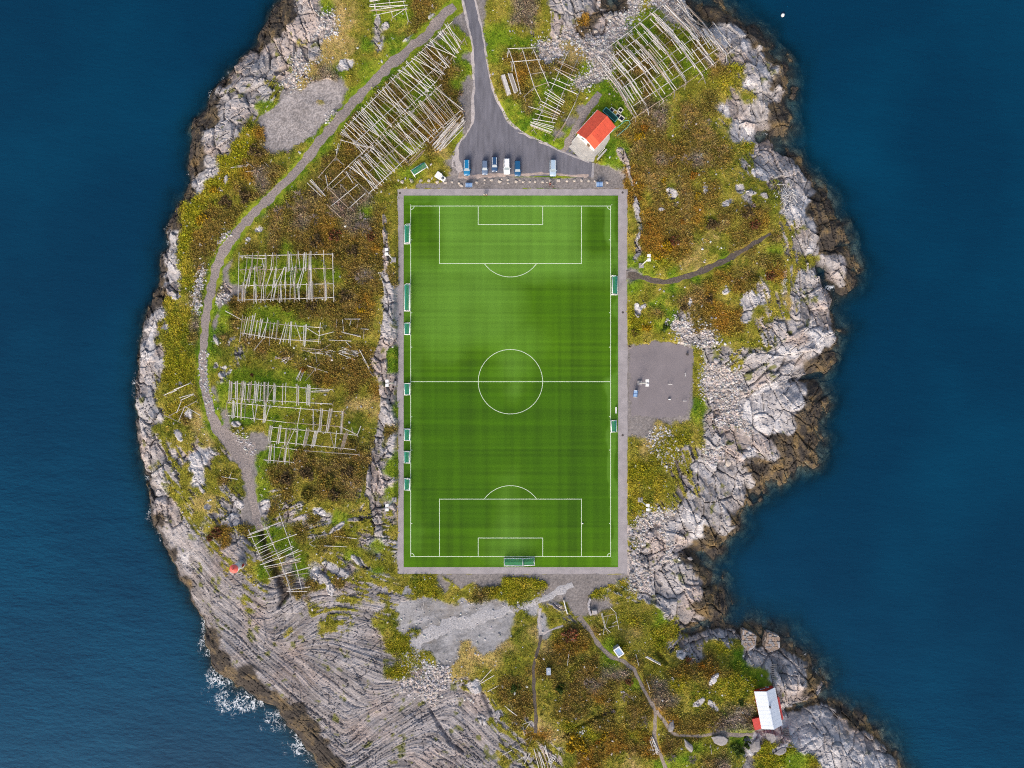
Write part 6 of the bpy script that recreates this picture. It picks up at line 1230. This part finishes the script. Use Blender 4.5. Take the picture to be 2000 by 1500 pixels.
for u, v, a, b, h, rz, lab in ((1310,1417,8,18,1.1,15,'tall smooth grey boulder standing in the bend of the cottage path'),(1344,1457,9,21,1.0,-32,'long grey boulder below the cottage path'),(1404,1445,23,11,1.1,5,'diamond shaped grey boulder on the lower edge of the cottage path'),(1474,1455,13,22,1.2,20,'large grey boulder in front of the dark bush below the cottage'),(1503,1440,16,11,1.0,20,'broad grey boulder right under the cottage annex'),(1524,1468,18,6,.7,-30,'slanting slab boulder left of the lower timber steps'),(1411,1445,6,5,.8,0,'small boulder hugging the diamond shaped boulder'),(1347,1090,7,5,.8,20,'wedge boulder above the foaming inlet'),(1233,1120,9,5,.8,-35,'long pale boulder at the bottom right corner of the walkway'),(1397,704,6,6,.9,0,'round white boulder at the head of the eastern scree'),(1404,713,5,5,.8,0,'smaller white boulder just below the round one'),(1443,716,4,6,.7,0,'white boulder at the upper right of the eastern scree'),(1422,904,8,8,.9,0,'round pale boulder beside the yellow tide pool'),(1191,34,8,5,.9,-35,'oval white boulder on the shore of the northern inlet'),(1202,28,6,7,.8,10,'pale boulder right of the oval white one at the inlet'),(1176,58,7,4,.8,-40,'long white boulder below the northern inlet'),(1163,62,5,4,.6,0,'pale boulder left of the long white boulder at the inlet'),(1132,30,4,5,.7,0,'rounded pale boulder between rock ribs at the top')):
    boulder(u, v, a, b, h, lab, None, rz, mi=2 if v > 1400 else None)
def field(n, cu, cv, su, sv, r0, r1, label, group):
    k = 0; tries = 0
    while k < n and tries < n * 30:
        tries += 1; u, v = br.gauss(cu, su), br.gauss(cv, sv); x, y = W(u, v); j = int((x - xs[0]) / RES); i = int((y - ys[0]) / RES)
        if not (0 <= i < NY and 0 <= j < NX) or WT['s'][i, j] < .5 or pad[i, j] < 4: continue
        r = r0 + (r1 - r0) * br.random() ** 2; boulder(u, v, r, r * br.uniform(.6, .95), r / S * br.uniform(.5, .8), label, group, pool=SMALL); k += 1
field(95, 1415, 790, 22, 55, 2.0, 4.5, 'pale boulder among the eastern scree below the gravel court', 'boulders of the eastern scree')
field(85, 1275, 1070, 28, 38, 2.4, 6.5, 'pale boulder in the rock fall beside the bottom right pitch corner', 'boulders of the corner rock fall')
field(60, 850, 1340, 32, 25, 2.4, 5.5, 'pale boulder in the tumble below the pale gravel', 'boulders below the pale gravel')
field(40, 1190, 80, 28, 30, 1.8, 4.5, 'pale boulder on the northern shingle below the inlet', 'boulders of the northern shingle')
field(14, 392, 560, 4, 28, 1.8, 3.4, 'white boulder in the line left of the track', 'boulders lining the west track')
# ------------------------------------------------------------------ shrubs
def leafcloud(seed, n, cols, size=.16, flat=.62):
    r_ = np.random.RandomState(seed); nc = 16; cen = r_.normal(0, .42, (nc, 3)); cen[:, 2] = np.abs(cen[:, 2]) * .8 + .25
    c = cen[r_.randint(0, nc, n)] + r_.normal(0, .17, (n, 3)); rad = np.linalg.norm(c[:, :2], axis=1); c = c[rad < 1.05]; n = len(c); c[:, 2] = np.clip(c[:, 2] * flat, .05, 1)
    a = r_.normal(0, 1, (n, 3)); a /= np.linalg.norm(a, axis=1)[:, None]; b = np.cross(a, r_.normal(0, 1, (n, 3))); b /= np.linalg.norm(b, axis=1)[:, None]; s = size * r_.uniform(.6, 1.3, (n, 1))
    V_ = np.stack([c - a * s, c + b * s * .55, c + a * s, c - b * s * .55], 1).reshape(-1, 3); F_ = np.arange(n * 4).reshape(n, 4)
    me = npmesh('foliage', V_, F_, 4, False); cc = np.array(cols)[r_.randint(0, len(cols), n)] * r_.uniform(.75, 1.25, (n, 1)); vcol(me, 'Col', np.repeat(cc, 4, 0)); me.materials.append(M_leaf); return me
M_leaf = mat('leaves', attr='Col', rough=.8, noise=2, var=.1, spec=.2); M_twig = mat('grey_twigs', srgb(138, 124, 116), .9, noise=3, var=.2); M_stem = mat('brown_stems', srgb(96, 78, 62), .9, var=.2)
def twigs(seed, n, m, ln=1.0, r=.016, sub=3):
    r_ = random.Random(seed); b = MB()
    for i in range(n):
        a = r_.uniform(0, 6.28); el_ = r_.uniform(.15, 1.0); L_ = ln * r_.uniform(.55, 1.0); p0 = Vector((r_.gauss(0, .05), r_.gauss(0, .05), -.1)); d = Vector((math.cos(a) * math.cos(el_), math.sin(a) * math.cos(el_), math.sin(el_) * .75)); p1 = p0 + d * L_; b.tube(p0, p1, r * 1.6, r * .6, 3, False)
        for k in range(sub):
            q = p0.lerp(p1, r_.uniform(.35, .95)); e_ = (d + Vector((r_.gauss(0, .5), r_.gauss(0, .5), r_.gauss(0, .3)))).normalized() * L_ * r_.uniform(.2, .4); b.tube(q, q + e_, r * .9, r * .4, 3, False)
    me = b.mesh('branches'); me.materials.append(m); return me
LV = {'yellow': [leafcloud(1 + i, 620, [srgb(178, 142, 18), srgb(150, 122, 24), srgb(122, 104, 26)]) for i in range(2)], 'orange': [leafcloud(11, 520, [srgb(168, 112, 30), srgb(140, 94, 30), srgb(120, 96, 34)])],
      'red': [leafcloud(21 + i, 560, [srgb(122, 66, 44), srgb(104, 70, 46), srgb(96, 82, 44)]) for i in range(2)], 'green': [leafcloud(31 + i, 620, [srgb(58, 76, 22), srgb(44, 64, 20), srgb(74, 88, 28)]) for i in range(2)],
      'olive': [leafcloud(41 + i, 560, [srgb(104, 98, 34), srgb(86, 84, 30), srgb(120, 104, 44)]) for i in range(3)], 'brown': [leafcloud(51 + i, 560, [srgb(92, 74, 46), srgb(78, 66, 40), srgb(106, 90, 62)]) for i in range(3)]}
BARE = [twigs(60 + i, 34, M_twig, 1.0, .026, 5) for i in range(3)]; STEM = twigs(70, 9, M_stem, .8, .03, 2)
sr = random.Random(13)
def shrub(u, v, r, kind, label, hgt=None):
    p = P(u, v, 0, True); R = r / S; t = thing('shrub', label, 'shrub', (p.x, p.y, p.z - .05), sr.uniform(0, 6.28), 'single shrubs on the heath'); hz = hgt or min(R * .9, 1.7)
    if kind == 'bare':
        o = obj('branches', sr.choice(BARE), None, t); o.scale = (R, R, hz)
    else:
        o = obj('foliage', sr.choice(LV[kind]), None, t); o.scale = (R, R, hz); q = obj('branches', STEM, None, t); q.scale = (R * .8, R * .8, hz * .7)
SHR = [(706,432,17,'bare','big bare grey shrub below the open end of the largest rack'),(690,445,13,'bare','bare grey shrub just left of the biggest grey one'),(716,448,14,'bare','bare grey shrub just right of the biggest grey one'),(583,384,15,'bare','bare grey shrub beside the track below the bare rack frame'),(566,398,11,'bare','smaller bare shrub at the track edge below the bare frame'),(545,412,12,'bare','bare shrub between the track and the brown thicket'),(612,428,13,'bare','bare grey shrub in the middle of the thicket above the grid rack'),(648,415,12,'bare','bare shrub under the lone pole of the bare frame'),(705,545,15,'bare','wide bare shrub right of the square grid rack'),(728,538,10,'bare','small bare shrub next to the grey rock strip'),(1290,226,17,'bare','big bare grey shrub below the gridded north-east rack'),(1342,246,12,'bare','bare grey shrub on the heath right of the big bare one'),(1383,238,8,'bare','small bare shrub beside the bare north-east slab'),(1316,312,10,'bare','dark bare shrub left of its twin on the eastern heath'),(1338,311,12,'bare','dark bare shrub right of its twin on the eastern heath'),(1424,1412,20,'bare','wide bare grey thicket above the cottage path'),(1397,1420,15,'bare','bare grey thicket left end above the cottage path'),(1456,1397,12,'bare','round bare shrub against the cottage wall'),(1255,1405,13,'bare','bare shrub beside the stony path fork'),(1190,1388,15,'bare','bare grey shrub in the middle of the southern heath'),(1150,1335,13,'bare','bare grey shrub above the dark crack in the heath'),(1222,1360,12,'bare','bare shrub left of the stony footpath above the fork'),(1310,1478,13,'bare','bare shrub left of the long grey boulder'),(1352,1482,12,'bare','bare shrub under the long grey boulder'),(700,338,0,'bare',''),(1385,584,10,'brown','round brown shrub on the eastern heath above the pale outcrop'),
 (1128,1446,17,'yellow','largest bright yellow bush at the bottom of the heath'),(1116,1458,12,'yellow','bright yellow bush attached left of the largest one'),(1140,1462,11,'yellow','bright yellow bush attached right of the largest one'),(1180,1435,9,'yellow','small bright yellow bush right of the largest yellow bush'),(1168,1448,7,'orange','small orange bush between the yellow bushes'),(1297,353,6,'yellow','tiny yellow bush on the upper eastern heath'),(1250,362,6,'yellow','tiny yellow bush beside the walkway top right corner'),(1361,384,7,'yellow','tiny yellow bush right of the pale outcrop on the eastern heath'),(1355,343,9,'orange','orange bush above the tiny yellow one on the eastern heath'),(1250,386,6,'orange','small orange bush in the strip by the walkway'),(1334,433,7,'orange','bright orange bush in the middle of the eastern heath'),(1302,482,12,'yellow','yellow bush above the right upper floodlight'),(1283,502,9,'yellow','low yellow bush right beside the upper right floodlight'),(1318,470,11,'red','reddish bush right of the yellow bush near the floodlight'),(1265,440,8,'orange','orange bush beside the rock ridge right of the walkway'),(1248,268,10,'yellow','yellow bush just right of the red roofed house'),(1258,252,9,'orange','orange bush right of the red roofed house'),(706,606,8,'yellow','yellow bush beside the grey rock strip left of the pitch'),(592,721,7,'orange','small orange bush above the long crowded rack'),(492,733,4,'red','tiny red bush above the long crowded rack'),(1370,1302,9,'orange','orange bush on the grassy knoll above the cottage'),(1345,1290,8,'red','dark red bush on the grassy knoll'),(1112,1238,17,'red','wide red-brown bush at the start of the southern heath'),(424,1040,12,'red','dark red bush on the western slab edge'),(412,1050,8,'red','smaller dark red bush beside the one on the slab edge'),(727,463,10,'red','pinkish brown bush beside the upper left floodlight'),(1228,1332,9,'red','small red-brown bush left of the stony footpath'),(1448,1372,8,'green','dark green round bush left of the cottage'),(1006,1343,11,'green','dark green round bush left of the dark footpath'),(1438,1465,15,'green','largest dark green bush below the diamond boulder'),(1460,1455,8,'green','dark green bush squeezed between boulders below the cottage'),(1095,1345,10,'green','dark green bush right of the dark footpath'),(1312,478,0,'green',''),(535,590,13,'olive','olive bush under the grid rack left part'),(560,596,15,'olive','dark olive bush under the grid rack middle'),(585,592,13,'olive','olive bush under the grid rack right part'),(610,600,12,'brown','brown bush under the right end of the grid rack'),(455,596,10,'olive','olive bush between the track and the grid rack corner'),(500,298,15,'brown','round brown bush beside the lower tip of the stone yard'),(478,385,14,'brown','brown bush on the western slope left of the track'),(440,395,13,'brown','brown bush on the western slope nearer the sea'),(420,372,10,'yellow','yellow bush on the crest of the western slope'),(395,430,12,'yellow','yellow-olive bush on the western slope above the sea cliff'),(620,470,14,'brown','brown bush above the grid rack'),(655,460,13,'red','rust bush above the right end of the grid rack'),(690,490,13,'brown','brown bush between the grid rack and the left floodlight'),(665,500,11,'olive','olive bush beside the right end of the grid rack'),(675,580,13,'brown','brown bush right of the grid rack lower corner'),(560,935,14,'brown','brown bush at the left of the dark scrub below the racks'),(600,925,15,'brown','brown bush at the top of the dark scrub below the racks'),(640,940,15,'olive','olive bush in the dark scrub below the racks'),(680,920,14,'brown','brown bush at the right of the dark scrub below the racks'),(600,965,13,'olive','olive bush at the bottom of the dark scrub below the racks'),(655,965,13,'brown','brown bush low in the dark scrub near the rock strip'),(1240,650,8,'olive','olive bush above the upper left corner of the court'),(1262,640,9,'yellow','yellow-olive bush above the court'),(1300,640,8,'green','green bush above the middle of the court'),(1390,440,13,'brown','dark brown bush right of the middle of the eastern heath'),(1460,415,13,'brown','brown bush left of the driftwood tangle'),(1475,440,11,'red','rust bush left of the eastern rocks'),(1420,530,0,'brown',''),(1505,540,11,'red','rust brown bush near the eastern rock edge'),(1470,545,12,'olive','olive bush below the end of the earth path'),(1335,600,9,'brown','brown bush left of the slim pale outcrop')]
for s_ in SHR:
    if s_[2]: shrub(*s_)
# ------------------------------------------------------------------ low heath plants and grass tufts (uncountable)
tr_ = np.random.RandomState(17)
def tufts(name, label, mask, n, size, spread, hgt):
    w = mask.ravel().astype(np.float64); w /= w.sum(); pick = tr_.choice(w.size, n, p=w); x = GX.ravel()[pick] + tr_.uniform(-.15, .15, n); y = GY.ravel()[pick] + tr_.uniform(-.15, .15, n); z = Z.ravel()[pick]
    base = colr.reshape(-1, 3)[pick] * tr_.uniform(.86, 1.32, (n, 1)) * (1 + tr_.uniform(-.1, .1, (n, 3))); k = 4; Vs, Cs = [], []
    for i in range(k):
        a = tr_.uniform(0, 6.283, n); s = size * tr_.uniform(.5, 1.3, n); h = hgt * tr_.uniform(.3, 1.2, n); ox = tr_.normal(0, spread, n); oy = tr_.normal(0, spread, n); dx, dy = np.cos(a), np.sin(a)
        p0 = np.stack([x + ox - dy * s * .4, y + oy + dx * s * .4, z - .05], -1); p1 = np.stack([x + ox + dy * s * .4, y + oy - dx * s * .4, z - .05], -1); p2 = np.stack([x + ox + dx * s, y + oy + dy * s, z + h], -1)
        Vs.append(np.stack([p0, p1, p2], 1)); Cs.append(np.repeat(base[:, None] * tr_.uniform(.85, 1.15, (n, 1, 1)), 3, 1))
    V_ = np.concatenate(Vs).reshape(-1, 3); me = npmesh(name, V_, np.arange(len(V_)).reshape(-1, 3), 3, False); vcol(me, 'Col', np.clip(np.concatenate(Cs).reshape(-1, 3), .005, .8))
    o = obj(name, me, M_leaf, kind='stuff'); tag(o, label, 'ground cover')
clear = np.clip(1 - quiet * 1.2, 0, 1) * (Z > SEA + 1)
tufts('heather', 'low brown and olive heather covering the headland', (WT['b'] + WT['p'] + WT['t'] + WT['y'] * .8) * clear, 90000, .42, .22, .42)
tufts('grass', 'short green and dry grass between rocks and racks', (WT['g'] + WT['o'] + WT['d'] + WT['y'] * .4) * clear, 80000, .30, .2, .26)
def scrub(n):
    w = ((WT['b'] + WT['p'] * .9 + WT['t'] * .9 + WT['y'] * .55 + WT['o'] * .12) * clear).ravel().astype(np.float64); w /= w.sum(); pick = tr_.choice(w.size, n, p=w)
    k = 30; R = tr_.uniform(.35, 1.0, n) ** 1.3 * 1.05; c = np.stack([GX.ravel()[pick], GY.ravel()[pick], Z.ravel()[pick]], -1); base = colr.reshape(-1, 3)[pick] * tr_.uniform(.9, 1.45, (n, 1)) * (1 + tr_.uniform(-.1, .16, (n, 3)))
    q = tr_.normal(0, .5, (n, k, 3)); q[:, :, 2] = np.abs(q[:, :, 2]) * .75; p = c[:, None] + q * R[:, None, None] + np.array([0, 0, .1])
    a = tr_.normal(0, 1, (n, k, 3)); a /= np.linalg.norm(a, axis=2)[..., None]; b = np.cross(a, tr_.normal(0, 1, (n, k, 3))); b /= np.linalg.norm(b, axis=2)[..., None]; s = (.13 + .12 * R)[:, None, None] * tr_.uniform(.6, 1.3, (n, k, 1))
    V_ = np.stack([p - a * s, p + b * s * .6, p + a * s, p - b * s * .6], 2).reshape(-1, 3); me = npmesh('scrub', V_, np.arange(len(V_)).reshape(-1, 4), 4, False)
    vcol(me, 'Col', np.clip(np.repeat(base[:, None] * tr_.uniform(.8, 1.2, (n, k, 1)), 4, 1).reshape(-1, 3), .005, .8)); tag(obj('scrub', me, M_leaf, kind='stuff'), 'knee high brown and olive scrub thick on the heath', 'scrub')
scrub(4200)
def stones(n):
    sb = blur(WT['s'], 30); edge_ = np.clip(sb * 3, 0, 1) * (1 - WT['s'] * .75) * clear + .3 * WT['s'] * clear + .05 * WT['l'] + .012 * VEG * clear
    for ln in ([(398,520,6),(392,550,7),(386,580,7),(386,610,6)], [(432,472,8),(450,455,6)], [(398,690,9),(396,730,9),(410,800,9)], [(1290,860,30),(1310,890,25)], [(800,1290,20),(830,1310,20)], [(1330,640,10),(1370,670,14)], [(470,850,14),(490,880,10)], [(650,225,6),(640,240,4)]): edge_ = edge_ + .7 * sstep(2, -3, linedist(PU, PV, ln))
    edge_ = edge_ * (pad > 3) * (asp < -1) * (1 - .85 * np.clip(ROCK, 0, 1)); w = edge_.ravel().astype(np.float64); w /= w.sum(); pick = tr_.choice(w.size, n, p=w); bm = bmesh.new(); bmesh.ops.create_icosphere(bm, subdivisions=1, radius=1); u_ = np.array([v.co[:] for v in bm.verts]); f_ = np.array([[v.index for v in f.verts] for f in bm.faces]); bm.free()
    r = .13 + .30 * tr_.random_sample(n) ** 2.5; th = tr_.uniform(0, 6.28, n); jit = tr_.uniform(.7, 1.2, (n, len(u_), 1)); q = u_[None] * jit * np.stack([r * tr_.uniform(.8, 1.3, n), r * tr_.uniform(.6, 1, n), r * .6], -1)[:, None]
    x = q[..., 0] * np.cos(th)[:, None] - q[..., 1] * np.sin(th)[:, None]; y = q[..., 0] * np.sin(th)[:, None] + q[..., 1] * np.cos(th)[:, None]; V_ = np.stack([x + GX.ravel()[pick][:, None], y + GY.ravel()[pick][:, None], q[..., 2] + (Z.ravel()[pick] + r * .25)[:, None]], -1).reshape(-1, 3)
    F_ = (f_[None] + (np.arange(n) * len(u_))[:, None, None]).reshape(-1, 3); me = npmesh('loose_stones', V_, F_, 3, False); cc = np.array([.46, .445, .44]) * tr_.uniform(.55, 1.35, (n, 1)) * (1 + tr_.uniform(-.05, .05, (n, 3))); vcol(me, 'Col', np.repeat(np.clip(cc, 0, .75), len(u_), 0))
    tag(obj('loose_stones', me, mat('loose_stone', attr='Col', rough=.9, noise=3, var=.12), kind='stuff'), 'countless small pale stones strewn round the scree and tracks', 'stones')
stones(9000)
# ------------------------------------------------------------------ people
def person(label, u, v, z, rz, skin, top, legs, hairc, sit=False):
    x, y = W(u, v, z + .9); t = thing('person', label, 'person', (x, y, z), rz, None)
    J = {}; E = []
    def j(n, co, r, par=None): J[n] = (co, r); E.append((par, n)) if par else None
    hipz = .5 if sit else .92; kz = .5
    j('pel', (0, 0, hipz), .14); j('sp', (0, .02, hipz + .25), .135, 'pel'); j('ch', (0, .02, hipz + .45), .15, 'sp'); j('nk', (0, 0, hipz + .59), .06, 'ch'); j('hd', (0, -.03, hipz + .72), .095, 'nk'); j('tp', (0, -.02, hipz + .83), .075, 'hd')
    for s_, q in ((-1, 'l'), (1, 'r')):
        j('sh' + q, (s_ * .19, .02, hipz + .5), .065, 'ch'); j('el' + q, (s_ * .27, .03, hipz + .24), .045, 'sh' + q); j('wr' + q, (s_ * .27, -.08, hipz + .02), .032, 'el' + q); j('pm' + q, (s_ * .265, -.11, hipz - .06), .034, 'wr' + q)
        for k in range(4): j('f%d' % k + q, (s_ * (.25 + .012 * k), -.10 - .022 * k, hipz - .15 + .012 * abs(k - 1)), .0085, 'pm' + q)
        j('th' + q, (s_ * .235, -.15, hipz - .08), .009, 'pm' + q)
        if sit: j('kn' + q, (s_ * .12, -.42, .5), .07, 'pel'); j('an' + q, (s_ * .12, -.45, .09), .045, 'kn' + q)
        else: j('kn' + q, (s_ * .10, -.03, .5), .068, 'pel'); j('an' + q, (s_ * .11, .02, .09), .045, 'kn' + q)
        j('ft' + q, (s_ * .12, (-.62 if sit else -.15), .045), .038, 'an' + q)
    def skinned(name, keys, m, grow=0.0, root=None):
        ks = [k for k in J if k in keys]; ix_ = {k: i for i, k in enumerate(ks)}; me = bpy.data.meshes.new(name); me.from_pydata([J[k][0] for k in ks], [(ix_[a], ix_[b]) for a, b in E if a in ix_ and b in ix_], [])
        o = obj(name, me, m, t); md = o.modifiers.new('skin', 'SKIN'); md.use_smooth_shade = True; sb = o.modifiers.new('sub', 'SUBSURF'); sb.levels = 1; sb.render_levels = 1
        if not me.skin_vertices: 
            with bpy.context.temp_override(object=o, active_object=o): bpy.ops.mesh.customdata_skin_add()
        for i, k in enumerate(ks): r = J[k][1] + grow; me.skin_vertices[0].data[i].radius = (r, r); me.skin_vertices[0].data[i].use_root = (k == (root or ks[0]))
        return o
    body = skinned('body', list(J), mat('skin', skin, .6))
    skinned('jacket', ['pel', 'sp', 'ch', 'shl', 'shr', 'ell', 'elr', 'wrl', 'wrr'], mat('jacket', top, .8), .022); skinned('trousers', ['pel', 'knl', 'knr', 'anl', 'anr'], mat('trousers', legs, .8), .02)
    hz_ = hipz + .79; h = bmesh.new(); bmesh.ops.create_icosphere(h, subdivisions=2, radius=.118)
    for v_ in h.verts: v_.co = Vector((v_.co.x, v_.co.y + .012, max(v_.co.z, -.03 + v_.co.y * -.5) + hz_))
    me = bpy.data.meshes.new('hair'); h.to_mesh(me); h.free(); obj('hair', me, mat('hair', hairc, .8), t)
    for q in ('l', 'r'):
        c = J['ft' + q][0]; a = J['an' + q][0]; MB().box(((c[0] + a[0]) / 2, (c[1] + a[1]) / 2 - .02, .045), (.10, abs(c[1] - a[1]) + .14, .09), 0, 0, .85).build('shoe', M_black, t)
    f = MB()
    for s_ in (-1, 1): f.box((s_ * .035, -.122, hipz + .735), (.026, .015, .014))
    f.build('eyes', M_black, t); MB().box((0, -.132, hipz + .70), (.024, .03, .04), 0, 0, .6).build('nose', mat('nose_skin', skin, .6), t); MB().box((0, -.122, hipz + .66), (.05, .01, .012)).build('mouth', M_tail, t)
SK = (.5, .32, .24)
person('person in a pale grey jacket at the top edge of the pitch, on the left', 945.6, 380.5, .05, .1, SK, (.45, .5, .5), (.02, .02, .025), (.10, .06, .04)); person('person in a black jacket at the top edge of the pitch, on the right', 950, 380.5, .05, -.1, SK, (.02, .02, .022), (.015, .015, .02), (.6, .58, .55))
bz = G(*W(1074.4, 357.5)); person('person in a dark red jacket sitting against a boulder below the lone silver-blue car', 1074.6, 357.6, bz, 0, SK, (.14, .012, .02), (.08, .01, .02), (.05, .03, .02), True); person('person in a dark jacket standing below the seated person in dark red', 1080, 364, G(*W(1080, 364)), .5, SK, (.03, .025, .03), (.04, .04, .05), (.55, .48, .42))
